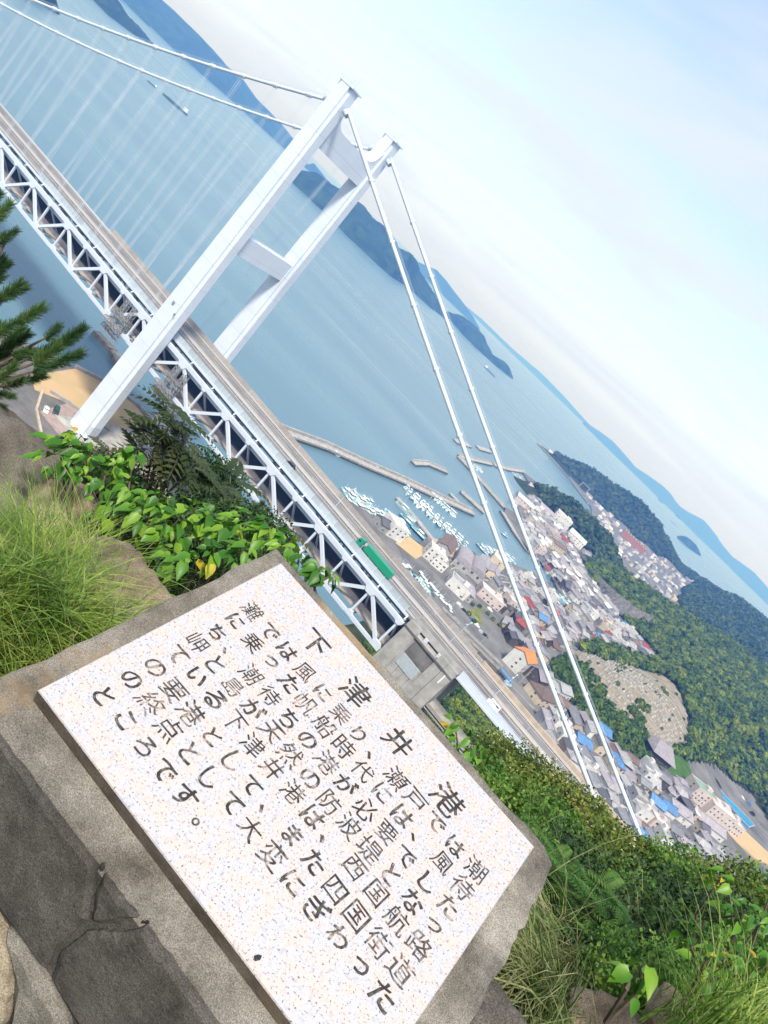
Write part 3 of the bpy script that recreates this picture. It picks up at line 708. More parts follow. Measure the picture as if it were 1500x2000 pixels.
# ---- travelling inspection gantries, open lattice hung under the deck beside the tower
def lattice(name, label, loc, L, W, H, n, seed):
    R = random.Random(seed)
    t = thing(name, label, 'gantry', loc)
    def frame(nm, a, b, w, h, k):
        q = MB(); a, b = Vector(a), Vector(b); d = (b - a) / k; sidev = Vector((0, w, 0)) if abs(d.y) < abs(d.x) + abs(d.z) else Vector((w, 0, 0)); upv = Vector((0, 0, h)) if abs(d.z) < max(abs(d.x), abs(d.y)) else Vector((h, 0, 0))
        C4 = [Vector((0, 0, 0)), sidev, sidev + upv, upv]
        for c in C4: q.cyl(a + c, b + c, 0.15, n=4)
        for i in range(k):
            for j in range(4):
                u, v = C4[j], C4[(j + 1) % 4]
                q.cyl(a + d * i + u, a + d * (i + 1) + v, 0.1, n=4); q.cyl(a + d * i + u, a + d * i + v, 0.1, n=4)
        return q.build(nm, M_GALV, t)
    frame('bridge_frame', (-L / 2, -W / 2, 0), (-L / 2, W / 2, 0), 1.6, 1.8, n)
    frame('side_frame', (-L / 2, -W / 2 - 1.5, 3.2), (L / 2, -W / 2 - 1.5, 3.2), 1.4, 1.6, max(3, int(L / 2)))
    frame('side_frame', (-L / 2, -W / 2 - 0.5, 7.2), (L / 2, -W / 2 - 0.5, 7.2), 1.4, 1.6, max(3, int(L / 2)))
    frame('platform', (-L / 2, -W / 2, 0), (L / 2, -W / 2, 0), 1.8, 1.6, max(3, int(L / 2)))
    frame('hanger_tower', (-L / 4, -W / 2, 1.6), (-L / 4, -W / 2, H), 1.7, 1.7, max(3, int(H / 2)))
    frame('hanger_tower', (L / 4, -W / 2, 1.6), (L / 4, -W / 2, H), 1.7, 1.7, max(3, int(H / 2)))
    MB().box((0, -W / 2 + 0.9, 0.3), (L, 1.5, 0.08)).build('walkway', M_GALV, t)
    return t
lattice('inspection_gantry', 'grey lattice gantry hanging under the truss left of the tower', (-19, -1, 34.5), 9, 32, 14, 12, 1)
lattice('inspection_gantry', 'grey lattice gantry hanging under the truss right of the tower', (15, -1, 34.5), 9, 33, 13, 12, 2)

# ---- concrete anchorage block and approach viaduct
anch = thing('anchorage', 'big grey concrete block where the truss meets the shore', 'anchorage', (142.7, 0, 10))
def A_(x, y, z): return (x - 142.7, y, z - 10)
b = MB(); b.box(A_(142.7, 0, 31.3), (21.0, 29.6, 37.4)); b.build('block', M_CONC, anch)
b = MB(); b.box(A_(134.6, -15.0, 37.6), (4.8, 0.5, 30.0)); b.build('pilaster', M_CONC, anch)
b = MB(); b.box(A_(151.4, -15.0, 36.5), (3.8, 0.6, 32.0)); b.build('pilaster', M_CONC, anch)
b = MB(); b.box(A_(147.7, -14.95, 36.5), (3.3, 0.35, 32.0)); b.build('pilaster', M_CONC, anch)
b = MB(); b.box(A_(141.8, -14.85, 47.0), (8.2, 0.3, 5.6)); b.build('lintel', M_CONC_D, anch)
b = MB(); b.box(A_(141.6, -14.95, 41.8), (7.2, 0.3, 4.0)); b.build('shutter_panel', M_BARR, anch)
for k in range(4):
    b = MB(); b.box(A_(138.6 + k * 2.4, -14.9, 33.2), (2.2, 0.25, 12.5)); b.build('facing_panel', M_CONC, anch)
b = MB(); b.box(A_(142.7, -15.1, 49.9), (21.4, 0.9, 0.5)); b.build('ledge', M_CONC_D, anch)
b = MB(); b.box(A_(142.7, -11.3, 51.9), (21.2, 0.4, 2.1)); b.build('parapet', M_CONC, anch)
b = MB(); b.box(A_(142.7, 11.6, 51.8), (21.2, 0.4, 1.9)); b.build('parapet', M_CONC, anch)
for x in (134.5, 139.5, 145.5, 151.0):
    b = MB(); b.box(A_(x, -12.6, 50.7), (1.3, 1.1, 1.2)); b.build('equipment_box', M_STEEL2, anch)
b = MB(); b.box(A_(151.2, -15.35, 47.6), (0.5, 0.12, 3.4)); b.build('sign_plate', M_WHITEP, anch)
via = thing('approach_viaduct', 'road viaduct with pale blue edge girder right of the anchorage', 'viaduct', (195, 0, 20))
def V_(x, y, z): return (x - 195, y, z - 20)
b = MB(); b.box(V_(196.8, -11.3, 51.6), (86.6, 0.3, 2.3)); b.build('edge_girder', M_STEEL, via)
b = MB(); b.box(V_(196.8, -12.3, 50.6), (86.6, 0.5, 0.7)); b.build('walkway', M_STEEL, via)
b = MB(); b.box(V_(196.8, -11.3, 53.1), (86.6, 0.12, 0.12)); b.build('rail', M_STEEL, via)
b = MB(); b.box(V_(196.8, 11.2, 52.0), (86.6, 0.5, 2.3)); b.build('parapet', M_TANC, via)
b = MB(); b.box(V_(196.8, 12.6, 51.0), (86.6, 2.2, 0.6)); b.build('parapet_ledge', M_CONC, via)
b = MB(); b.box(V_(196.8, 0, 49.4), (86.6, 16, 1.9)); b.build('deck_girder', M_CONC_D, via)
for x in (178, 204, 230):
    b = MB(); b.box(V_(x, 0, 33.5), (3.2, 12, 30.5)); b.build('pier', M_CONC, via)
b = MB(); b.box(V_(186, -7.0, 36.2), (66, 7.5, 0.9)); b.box(V_(186, -10.6, 37.0), (66, 0.3, 1.5)); b.box(V_(186, -3.4, 37.0), (66, 0.3, 1.5))
b.build('lower_rail_deck', M_CONC, via)

# ---- vehicles
def wheel_mesh(r, w):
    m = MB(); m.cyl((0, -w / 2, 0), (0, w / 2, 0), r, n=14); return m.mesh('tyre', M_RUBBER)
def rim_mesh(r, w):
    m = MB(); m.cyl((0, -w / 2, 0), (0, w / 2, 0), r, n=10); return m.mesh('rim', M_GALV)
def wheels(t, xs, y, r, w):
    tm, rm = wheel_mesh(r, w), rim_mesh(r * 0.55, w + 0.03)
    for x in xs:
        for s in (-1, 1):
            o = add('wheel', tm, t); o.location = (x, s * y, r)
            add('rim', rm, o)
def car(label, loc, rz, m, L=4.4, W=1.75, H=1.5, cat='car', group=None, name='parked_car', van=False):
    t = thing(name, label, cat, loc, rz, group)
    h0, hb = 0.32, 0.85 if not van else 1.0
    b = MB(); a = W / 2
    if van: side = [(-L / 2, h0), (L / 2, h0), (L / 2, hb), (L / 2 - 0.25, hb + 0.1), (L / 2 - 0.75, H), (-L / 2 + 0.1, H), (-L / 2, hb)]
    else: side = [(-L / 2, h0), (L / 2, h0), (L / 2, 0.72), (L / 2 - 0.95, hb), (L / 2 - 1.6, H), (-L / 2 + 0.9, H), (-L / 2 + 0.3, hb + 0.05), (-L / 2, 0.78)]
    n = len(side); V = [(x, -a if z < hb + 0.15 else -a + 0.17, z) for x, z in side] + [(x, a if z < hb + 0.15 else a - 0.17, z) for x, z in side]
    b.raw(V, [list(range(n)), list(range(n, 2 * n))[::-1]] + [[i, n + i, n + (i + 1) % n, (i + 1) % n] for i in range(n)])
    b.build('body', m, t)
    w = MB(); w.box((-0.1 if van else -0.25, 0, (hb + H) / 2 + 0.03), (L * (0.72 if van else 0.46), W - 0.22, (H - hb) * 0.62)); w.build('side_windows', M_GLASS, t)
    w = MB(); w.box((L / 2 - (0.52 if van else 1.3), 0, (hb + H) / 2), (0.12, W - 0.4, (H - hb) * 0.75)); w.build('windscreen', M_GLASS, t)
    for s in (-1, 1):
        w = MB(); w.box((L / 2, s * (a - 0.28), 0.66), (0.06, 0.34, 0.14)); w.build('headlight', M_WHITEP, t)
    wheels(t, (-L * 0.31, L * 0.31), a - 0.12, 0.31, 0.2)
    return t
car('black car driving on the bridge side span', (64.2, -5.9, 51.01), PI, M_BLACK, name='car')
car('white van driving on the approach viaduct', (166.2, -6.6, 51.01), PI, M_WHITEP, 4.7, 1.8, 1.95, 'van', name='van', van=True)
trk = thing('truck', 'green articulated truck with long trailer driving on the bridge', 'truck', (108, -5.6, 51.01), PI)
b = MB(); b.box((-1.9, 0, 2.25), (12.6, 2.3, 2.4)); o = b.build('trailer', M_GREENP, trk)
for k in range(12):
    for s in (-1, 1): MB().box((-7.6 + k * 1.05, s * 1.17, 2.25), (0.09, 0.06, 2.3)).build('trailer_rib', M_GREENP, o)
b = MB(); b.box((0, 0, 0.75), (16.0, 0.9, 0.35)); b.build('chassis', M_BLACK, trk)
b = MB(); sp = [(5.9, 0.6), (8.1, 0.6), (8.1, 1.9), (7.9, 3.0), (7.4, 3.3), (5.9, 3.5)]; n = len(sp)
b.raw([(x, -1.22, z) for x, z in sp] + [(x, 1.22, z) for x, z in sp], [list(range(n)), list(range(n, 2 * n))[::-1]] + [[i, n + i, n + (i + 1) % n, (i + 1) % n] for i in range(n)])
o = b.build('cab', M_GREENP, trk)
MB().box((8.02, 0, 2.4), (0.1, 2.2, 0.85)).build('windscreen', M_GLASS, o)
for s in (-1, 1):
    MB().box((7.2, s * 1.22, 2.35), (0.9, 0.06, 0.7)).build('side_window', M_GLASS, o)
    MB().box((8.3, s * 1.35, 2.3), (0.15, 0.2, 0.6)).build('mirror', M_BLACK, o)
    MB().box((8.1, s * 0.9, 0.95), (0.1, 0.35, 0.2)).build('headlight', M_WHITEP, o)
MB().box((5.4, 0, 1.3), (0.6, 2.0, 1.4)).build('fuel_tank', M_GREYST, trk)
wheels(trk, (6.9, 3.6, 2.5, -5.6, -6.8), 1.05, 0.5, 0.32)
# ================================================================ SHORE BY THE TOWER
SH = [(-44, 9), (-37, 25), (-25.5, 33), (-11, 35), (14, 31), (40, 22), (66, 6), (92, -22), (70, -80), (20, -150), (-60, -160), (-86, -90), (-72, -45)]
shore = MB().prism(SH, -6, 2.6).build('shore_ground', M_ASPH); tag(shore, 'asphalt yard on the shore below the tower', 'ground', kind='structure')
sand = MB().prism([(-43, 8.5), (-36.6, 24.4), (-25.2, 32.0), (-9, 30.5), (10, 15.5), (-6, -5), (-17.5, -13.5), (-21, -26), (-30, -22)], 2.55, 2.75).build('sand', M_SAND)
tag(sand, 'tan sandy ground beside the tower foot', 'ground', kind='structure')
M_PINKPAVE = mat('pink_paving', (0.36, 0.27, 0.24), 0.95, col2=(0.16, 0.13, 0.12), nscale=0.22, stops=(0.5, 0.78), detail=9)
pave = MB().prism([(-16.5, -14), (-7, -5.6), (9, 12), (31, 6), (38, -10), (14, -30), (-8, -32)], 2.6, 2.9).build('paved_yard', M_PINKPAVE)
tag(pave, 'stained pink paving around the tower foot', 'ground', kind='structure')
verge = MB().prism([(-11, 33), (9, 16), (14, 19), (-6, 36)], 2.6, 2.95).build('grass_verge', M_GRASSG); tag(verge, 'green strip behind the tower foot', 'ground', kind='structure')
def wall(name, label, pts, w, z0, z1, m, cat='wall', m2=None):
    t = thing(name, label, cat, (pts[0][0], pts[0][1], z0))
    for i in range(len(pts) - 1):
        p, q = pts[i], pts[i + 1]
        b = MB(); o0 = pts[0]
        b.bar((p[0] - o0[0], p[1] - o0[1], (z1 - z0) / 2), (q[0] - o0[0], q[1] - o0[1], (z1 - z0) / 2), w, z1 - z0)
        b.build('wall_segment', m, t)
    return t
wall('retaining_wall', 'low concrete wall between the sand and the tower foot', [(-21.5, -19), (-17, -13.6), (-7, -5.2), (9.3, 12.4), (24, 9)], 0.8, 2.6, 4.0, M_CONC)
wall('kerb_wall', 'tan kerb between the parking yard and tower foot', [(-22, -22), (-9, -33), (6, -40)], 0.9, 2.6, 3.2, M_TANC)
wall('sea_wall', 'concrete sea wall edging the sand', [(-44.2, 9), (-36.9, 25.2), (-25.4, 33.2), (-10.8, 35.2), (14, 31.2)], 1.3, -3, 3.9, M_CONC)
wall('jetty', 'short dark jetty under the truss left of the tower', [(-83, 50), (-70, 52), (-58, 47)], 5.0, -3, 2.2, M_CONC_D)
M_DKGREEN = mat('dark_green_paint', (0.02, 0.06, 0.04), 0.4); M_SILVER = mat('silver_paint', (0.5, 0.52, 0.53), 0.35, metal=0.3); M_BLUEP = mat('blue_paint', (0.03, 0.14, 0.5), 0.5)
pq = onz(107, 806, 2.6)
car('small dark green truck parked below the tower foot', (pq[0], pq[1], 2.65), math.radians(-40), M_DKGREEN, 5.0, 1.9, 2.1, 'truck', name='parked_truck', van=True)
pq = onz(88, 803, 2.6)
car('white car parked behind the dark green truck below the tower', (pq[0], pq[1], 2.65), math.radians(-40), M_WHITEP, name='parked_car')

# ================================================================ BREAKWATERS
M_TIDE = mat('tide_stained_concrete', (0.075, 0.068, 0.055), 0.9, noise=0.4, nscale=0.4)
def breakwater(label, pts, w, top, par=0.0, side=1, cat='breakwater', name='breakwater'):
    o0 = Vector((pts[0][0], pts[0][1], 0)); t = thing(name, label, cat, o0)
    def strip(off0, off1, z0, z1, nm, m):
        P = [Vector((p[0], p[1], 0)) - o0 for p in pts]; Lf, Rt = [], []
        for i, p in enumerate(P):
            d = (P[min(i + 1, len(P) - 1)] - P[max(i - 1, 0)]).normalized(); nrm = Vector((-d.y, d.x, 0))
            Lf.append(p + nrm * off0); Rt.append(p + nrm * off1)
        V = []
        for z in (z0, z1): V += [(a.x, a.y, z) for a in Lf] + [(a.x, a.y, z) for a in Rt]
        n = len(P); F = []
        for i in range(n - 1):
            F += [[i, i + 1, n + i + 1, n + i], [2 * n + i, 3 * n + i, 3 * n + i + 1, 2 * n + i + 1], [i, 2 * n + i, 2 * n + i + 1, i + 1], [n + i, n + i + 1, 3 * n + i + 1, 3 * n + i]]
        F += [[0, n, 3 * n, 2 * n], [n - 1, 3 * n - 1, 4 * n - 1, 2 * n - 1]]
        F = [f if True else f for f in F]
        me = new_mesh(nm, V, F, [m]); bm = bmesh.new(); bm.from_mesh(me); bmesh.ops.recalc_face_normals(bm, faces=bm.faces); bm.to_mesh(me); bm.free()
        return add(nm, me, t)
    strip(-w / 2, w / 2, -4, top * 0.55, 'tide_band', M_TIDE)
    strip(-w / 2 + 0.05, w / 2 - 0.05, top * 0.55, top, 'deck', M_CONC)
    if par: strip(side * (w / 2 - 0.2), side * (w / 2 - 1.5), top, top + par, 'parapet', M_CONC)
    return t
def W2(pts, z=1.5): return [tuple(onz(*p, z)[:2]) for p in pts]
breakwater('long curved breakwater running from behind the truss to the harbour mouth', W2([(470, 800), (565, 843), (640, 870), (720, 907), (790, 937), (860, 970), (925, 1000)], 3.0), 7.0, 2.6, 2.0, 1)
breakwater('short bent detached breakwater in open water', W2([(808, 904), (835, 905), (872, 921)]), 6.0, 2.2, 1.0, 1)
breakwater('tiny detached breakwater nearest the left main cable', W2([(890, 861), (918, 870)]), 8, 1.8)
breakwater('tiny detached breakwater between the two main cables', W2([(934, 874), (957, 881)]), 9, 1.8)
breakwater('straight breakwater slanting under the left cable to the harbour mouth', W2([(895, 892), (935, 935), (985, 992)]), 5.5, 2.4, 1.2, 1)
breakwater('outer breakwater running right from the slanting one', W2([(898, 891), (930, 899), (960, 906)]), 7, 2.2, 1.0, 1)
breakwater('outer breakwater joining the far shore under the right cable', W2([(966, 908), (990, 915), (1024, 921)]), 8, 2.2, 1.0, 1)
breakwater('short stone pier beside the end of the long breakwater', W2([(880, 964), (905, 992)]), 5.5, 2.2, name='pier', cat='pier')
breakwater('second short pier beside the harbour mouth', W2([(900, 960), (945, 1001)]), 6, 2.4, 0.8, 1, name='pier', cat='pier')
breakwater('thin pier in the outer harbour right of the right cable', W2([(1008, 964), (1032, 988)]), 5.5, 2.0, name='pier', cat='pier')
breakwater('dark little pier at the outer harbour quay', W2([(969, 968), (985, 985)]), 5, 1.6, name='pier', cat='pier')
breakwater('long quay pier dividing the inner harbour', W2([(981, 1000), (1005, 1040), (1032, 1078)]), 7, 2.4, name='pier', cat='pier')
breakwater('broad work pier with nets in the harbour', W2([(777, 972), (815, 1015), (852, 1062)]), 6, 1.8, name='pier', cat='pier')
breakwater('long low sea wall along the point below the headland', [(-287, 1770), (-281, 1702), (-190, 1660), (-130, 1590), (-60, 1490)], 7, 2.4, 1.0, -1)

# ================================================================ BOATS
M_HULLW = mat('hull_white', (0.72, 0.75, 0.76), 0.4, noise=0.08, nscale=1.0, rnd=0.08)
M_HULLB = mat('hull_blue', (0.05, 0.16, 0.34), 0.4, rnd=0.2)
M_DECKG = mat('deck_green', (0.2, 0.42, 0.36), 0.6, rnd=0.25); M_DECKB = mat('deck_cyan', (0.3, 0.5, 0.6), 0.6, rnd=0.2)
M_HULLD = mat('hull_dark', (0.03, 0.04, 0.06), 0.5)
def hull_mesh(L, W, H, m, md):
    st = [(-0.5, 0.80, 0.75), (-0.25, 0.98, 0.78), (0.0, 1.0, 0.8), (0.2, 0.9, 0.86), (0.36, 0.6, 0.96), (0.5, 0.06, 1.12)]
    b = MB(); V = []
    for s, w, h in st:
        x = s * L; a = W / 2 * w
        V += [(x, -a * 0.62, -0.35 * H), (x, -a, H * h), (x, a, H * h), (x, a * 0.62, -0.35 * H)]
    F = []
    for i in range(len(st) - 1):
        for j in range(4):
            F.append([i * 4 + j, i * 4 + (j + 1) % 4, (i + 1) * 4 + (j + 1) % 4, (i + 1) * 4 + j])
    F += [[3, 2, 1, 0], [20, 21, 22, 23]]
    b.raw(V, F)
    return new_mesh('hull', b.v, b.f, [m, md], False, [1 if (i < 20 and i % 4 == 1) else 0 for i in range(len(b.f))])
BOAT_ME = {}
def boat_parts(kind):
    if kind in BOAT_ME: return BOAT_ME[kind]
    L, W, H = {'small': (7.5, 2.3, 0.75), 'mid': (10.5, 2.9, 1.0), 'big': (15, 4.0, 1.4)}[kind[0]]
    m = {'w': M_HULLW, 'b': M_HULLB, 'd': M_HULLD}[kind[1]]; md = {'w': M_HULLW, 'g': M_DECKG, 'c': M_DECKB}[kind[2]]
    hull = hull_mesh(L, W, H, m, md)
    c = MB(); c.box((-L * 0.12, 0, H * 0.8 + 0.75), (L * 0.2, W * 0.56, 1.5)); c.box((-L * 0.13, 0, H * 0.8 + 1.56), (L * 0.25, W * 0.66, 0.12))
    cab = c.mesh('cabin', M_HULLW)
    w = MB(); w.box((-L * 0.12, 0, H * 0.8 + 1.05), (L * 0.206, W * 0.57, 0.42)); win = w.mesh('cabin_windows', M_GLASS)
    k = MB(); k.cyl((-L * 0.3, 0, H * 0.8), (-L * 0.3, 0, H + 3.4), 0.06, n=5); k.cyl((L * 0.25, 0, H * 0.8), (L * 0.25, 0, H + 1.9), 0.05, n=5); k.cyl((-L * 0.3, 0, H + 2.6), (L * 0.25, 0, H + 1.8), 0.03, n=4)
    mast = k.mesh('mast', M_STEEL2)
    gm = M_DECKG if md is not M_DECKG else M_GREYST; gear = MB().box((L * 0.16, 0, H * 0.8 + 0.22), (L * 0.14, W * 0.5, 0.4)).mesh('fish_hatch', gm); crate = MB().box((-L * 0.36, 0.2, H * 0.8 + 0.28), (L * 0.1, W * 0.45, 0.5)).mesh('net_crate', gm)
    BOAT_ME[kind] = (hull, cab, win, mast, gear, crate); return BOAT_ME[kind]
BOATS = []
def boat(x, y, rz, kind, zone):
    t = thing('fishing_boat', 'boat', 'boat', (x, y, 0.12), rz, zone)
    t.scale = (1.3, 1.3, 1.3)
    for nm, me in zip(('hull', 'cabin', 'cabin_windows', 'mast', 'fish_hatch', 'net_crate'), boat_parts(kind)): add(nm, me, t)
    BOATS.append((t, kind, zone)); return t
def pick_kind():
    return (RND.choice(['small', 'mid', 'mid', 'mid']), RND.choices('wbd', (0.86, 0.1, 0.04))[0], RND.choices('wgc', (0.62, 0.16, 0.22))[0])
def row(a, b, n, zone, side=1, off=6.5, jit=0.25, a0=None, prob=1.0):
    a, b = Vector(a), Vector(b); d = (b - a).normalized(); nrm = Vector((-d.y, d.x)) * side; ang = math.atan2(nrm.y, nrm.x)
    for k in range(n):
        if RND.random() > prob: continue
        p = a + (b - a) * ((k + 0.5) / n) + nrm * (off + RND.uniform(-0.6, 0.6)) + d * RND.uniform(-jit, jit)
        boat(p.x, p.y, (ang if a0 is None else a0) + RND.uniform(-0.16, 0.16) + (PI if RND.random() < 0.3 else 0), pick_kind(), zone)
def w2(px, py): return tuple(onz(px, py, 0.3)[:2])
def pontoon(label, a, b, w=2.2):
    t = thing('pontoon', label, 'pontoon', (a[0], a[1], 0.1)); d = Vector((b[0] - a[0], b[1] - a[1], 0)); L = d.length; ang = math.atan2(d.y, d.x); n = max(2, int(L / 6))
    t.rotation_euler = (0, 0, ang); me = MB().box((0, 0, 0.35), (L / n - 0.15, w, 0.6)).mesh('float', M_CONC)
    for k in range(n):
        o = add('float_section', me, t); o.location = ((k + 0.5) * L / n, 0, 0)
a, b = w2(787, 952), w2(908, 1070); pontoon('long mooring pontoon lined with white boats in the harbour', a, b)
row(a, b, 16, 'boats along the long pontoon', 1, 7.2, 0.9, prob=0.92); row(a, b, 16, 'boats along the long pontoon', -1, 7.2, 0.9, prob=0.85)
a, b = w2(838, 966), w2(890, 1010); row(a, b, 11, 'boats below the long breakwater', 1, 3.0)
a, b = w2(686, 986), w2(742, 1013); row(a, b, 9, 'boats on the shore behind the truss', 1, 2, 0.5); row(a, b, 9, 'boats on the shore behind the truss', 1, 12, 0.5)
a, b = w2(740, 1008), w2(800, 1058); row(a, b, 8, 'boats on the shore behind the truss', 1, 5, 0.5); row(a, b, 6, 'boats on the shore behind the truss', 1, 14, 0.8, prob=0.8)
a, b = w2(768, 1108), w2(795, 1112); row(a, b, 6, 'boats in the narrow inlet below the bridge road', 1, 1.0, prob=1)
a, b = w2(812, 1122), w2(880, 1202); row(a, b, 17, 'boats in the narrow inlet below the bridge road', -1, 0.5)
a, b = w2(1001, 1012), w2(1042, 1086); row(a, b, 12, 'boats along the inner harbour quay', 1, 5, prob=0.85)
a, b = w2(945, 1082), w2(1005, 1100); row(a, b, 12, 'boats along the inner harbour south quay', 1, 5, prob=0.9)
a, b = w2(1078, 1128), w2(1108, 1186); row(a, b, 10, 'boats at the head of the inner harbour', 1, 4); a, b = w2(1060, 1150), w2(1095, 1190); row(a, b, 7, 'boats at the head of the inner harbour', -1, 3)
a, b = w2(912, 908), w2(944, 922); row(a, b, 6, 'boats inside the triangular outer basin', 1, 3)
a, b = w2(1003, 928), w2(1024, 938); row(a, b, 4, 'boats at the outer basin shore', 1, 2)
for (px, py, kd, ang, zn) in [(733, 917, ('mid', 'w', 'w'), 1.3, 'lone boats on the harbour'), (655, 888, ('small', 'w', 'w'), 1.2, 'lone boats on the harbour'), (792, 1000, ('big', 'w', 'g'), 0.1, 'work boats at the broad pier'), (800, 1025, ('big', 'b', 'g'), 0.2, 'work boats at the broad pier'), (822, 1050, ('big', 'd', 'c'), 0.2, 'work boats at the broad pier'),
                               (955, 1080, ('big', 'b', 'c'), 0.15, 'lone boats on the harbour'), (985, 1046, ('small', 'b', 'w'), 0.9, 'lone boats on the harbour')]:
    p = w2(px, py); boat(p[0], p[1], ang, kd, zn)
# ships and ferries out on the strait
def ship(label, px, py, L, ang, m, name='cargo_ship', cat='ship', wake=0):
    p = onz(px, py, 0); t = thing(name, label, cat, (p[0], p[1], 0), ang)
    W, H = L * 0.17, L * 0.05 + 0.6
    b = MB(); P = [(-L / 2, -W / 2), (L * 0.36, -W / 2), (L / 2, 0), (L * 0.36, W / 2), (-L / 2, W / 2)]
    b.prism(P, -1, H); b.build('hull', m, t)
    MB().box((0.06 * L, 0, H + H * 0.18), (L * 0.52, W * 0.72, H * 0.35)).build('hatch', M_GREYST, t)
    MB().box((-L * 0.38, 0, H + H * 1.0), (L * 0.13, W * 0.8, H * 2.0)).build('bridge_house', M_WHITEP, t)
    MB().cyl((-L * 0.33, 0, H), (-L * 0.33, 0, H * 4.6), 0.25, n=6).build('mast', M_STEEL2, t)
    if wake:
        k = MB(); k.raw([(-L / 2, -0.4 * W, 0.06), (-L / 2, 0.4 * W, 0.06), (-L / 2 - wake, 1.1 * W, 0.06), (-L / 2 - wake, -1.1 * W, 0.06)], [[0, 1, 2, 3]])
        o = k.build('wake', mat('foam', (0.42, 0.52, 0.57), 0.8, col2=(0.1, 0.25, 0.31), nscale=0.05, stops=(0.4, 0.62)), t); o['kind'] = 'stuff'
a0, a1 = onz(303, 172, 0), onz(352, 215, 0); sa = math.atan2(a1[1] - a0[1], a1[0] - a0[0])
ship('dark barge under way seen through the hangers', 341, 205, 62, sa + PI, mat('dark_hull', (0.05, 0.09, 0.13), 0.5), wake=0)
ship('small tug leading the dark barge', 296, 165, 22, sa + PI, mat('tug_hull', (0.06, 0.08, 0.1), 0.5), name='tug_boat')
ship('little white ferry with a pale wake seen between the tower legs', 619, 431, 14, math.radians(20), M_WHITEP, name='ferry', cat='boat', wake=110)
ship('blue cargo ship under way beyond the main cables', 956, 727, 58, math.atan2(0.05, 1), mat('ship_blue', (0.05, 0.12, 0.22), 0.5))
ship('anchored cargo ship off the right headland', 1315, 1022, 74, math.radians(20), mat('ship_slate', (0.07, 0.09, 0.12), 0.6))
ship('tiny white ship far offshore at right', 1216, 917, 16, math.radians(25), M_WHITEP); ship('tiny pale ship beyond the wooded headland', 1241, 951, 14, math.radians(25), M_SILVER)
ship('tiny dark ship far beyond the islet at right', 1360, 1047, 40, math.radians(15), mat('ship_dark', (0.05, 0.06, 0.09), 0.6))
# ================================================================ THE TOWN
def tile_mat(name, col, rnd=0.14):
    m = mat(name, col, 0.6, noise=0.16, nscale=0.6, rnd=rnd, spec=0.35)
    n, l = m.node_tree.nodes, m.node_tree.links; b = n['Principled BSDF']
    t = n.new('ShaderNodeTexCoord'); w = n.new('ShaderNodeTexWave'); w.bands_direction = 'X'; w.inputs['Scale'].default_value = 1.6; w.inputs['Distortion'].default_value = 0.2
    l.new(t.outputs['Object'], w.inputs['Vector']); bp = n.new('ShaderNodeBump'); bp.inputs['Strength'].default_value = 0.5; bp.inputs['Distance'].default_value = 0.08
    l.new(w.outputs['Fac'], bp.inputs['Height']); l.new(bp.outputs[0], b.inputs['Normal'])
    return m
ROOFS = {'grey tiled': tile_mat('roof_grey', (0.2, 0.2, 0.215)), 'pale grey tiled': tile_mat('roof_pale', (0.33, 0.32, 0.32)), 'dark grey tiled': tile_mat('roof_dark', (0.1, 0.1, 0.11)), 'brown tiled': tile_mat('roof_brown', (0.16, 0.11, 0.09)),
         'mauve grey': tile_mat('roof_mauve', (0.3, 0.27, 0.29)), 'blue': tile_mat('roof_blue', (0.1, 0.22, 0.42), 0.15), 'red': tile_mat('roof_red', (0.28, 0.06, 0.05), 0.1), 'orange': tile_mat('roof_orange', (0.72, 0.22, 0.05), 0.03),
         'white flat': mat('roof_white', (0.55, 0.54, 0.52), 0.8, noise=0.15, nscale=0.3, rnd=0.1), 'grey flat': mat('roof_flat', (0.32, 0.31, 0.3), 0.85, noise=0.2, nscale=0.3, rnd=0.12), 'green': tile_mat('roof_green', (0.2, 0.32, 0.22), 0.05)}
WALLS = {'white': mat('wall_white', (0.6, 0.585, 0.56), 0.8, noise=0.1, nscale=0.4, rnd=0.07), 'cream': mat('wall_cream', (0.55, 0.46, 0.34), 0.8, noise=0.1, nscale=0.4, rnd=0.1), 'grey': mat('wall_grey', (0.34, 0.33, 0.32), 0.85, noise=0.12, nscale=0.4, rnd=0.12),
         'dark wood': mat('wall_dark', (0.07, 0.055, 0.05), 0.85, noise=0.25, nscale=0.5, rnd=0.15), 'pink': mat('wall_pink', (0.52, 0.44, 0.4), 0.8, noise=0.1, nscale=0.4, rnd=0.06), 'tan': mat('wall_tan', (0.42, 0.33, 0.24), 0.85, noise=0.12, nscale=0.4, rnd=0.1), 'brick red': mat('wall_red', (0.3, 0.13, 0.09), 0.8, noise=0.15, nscale=0.4)}
WIN_ME = MB().box((0, 0, 0), (1, 0.12, 1)).mesh('window', mat('window_glass', (0.09, 0.11, 0.13), 0.15, spec=0.6, rnd=0.5))
HOUSES = []          # (thing, roof word, wall word, kind word, zone, group)
BUSY = []            # (x, y, r)
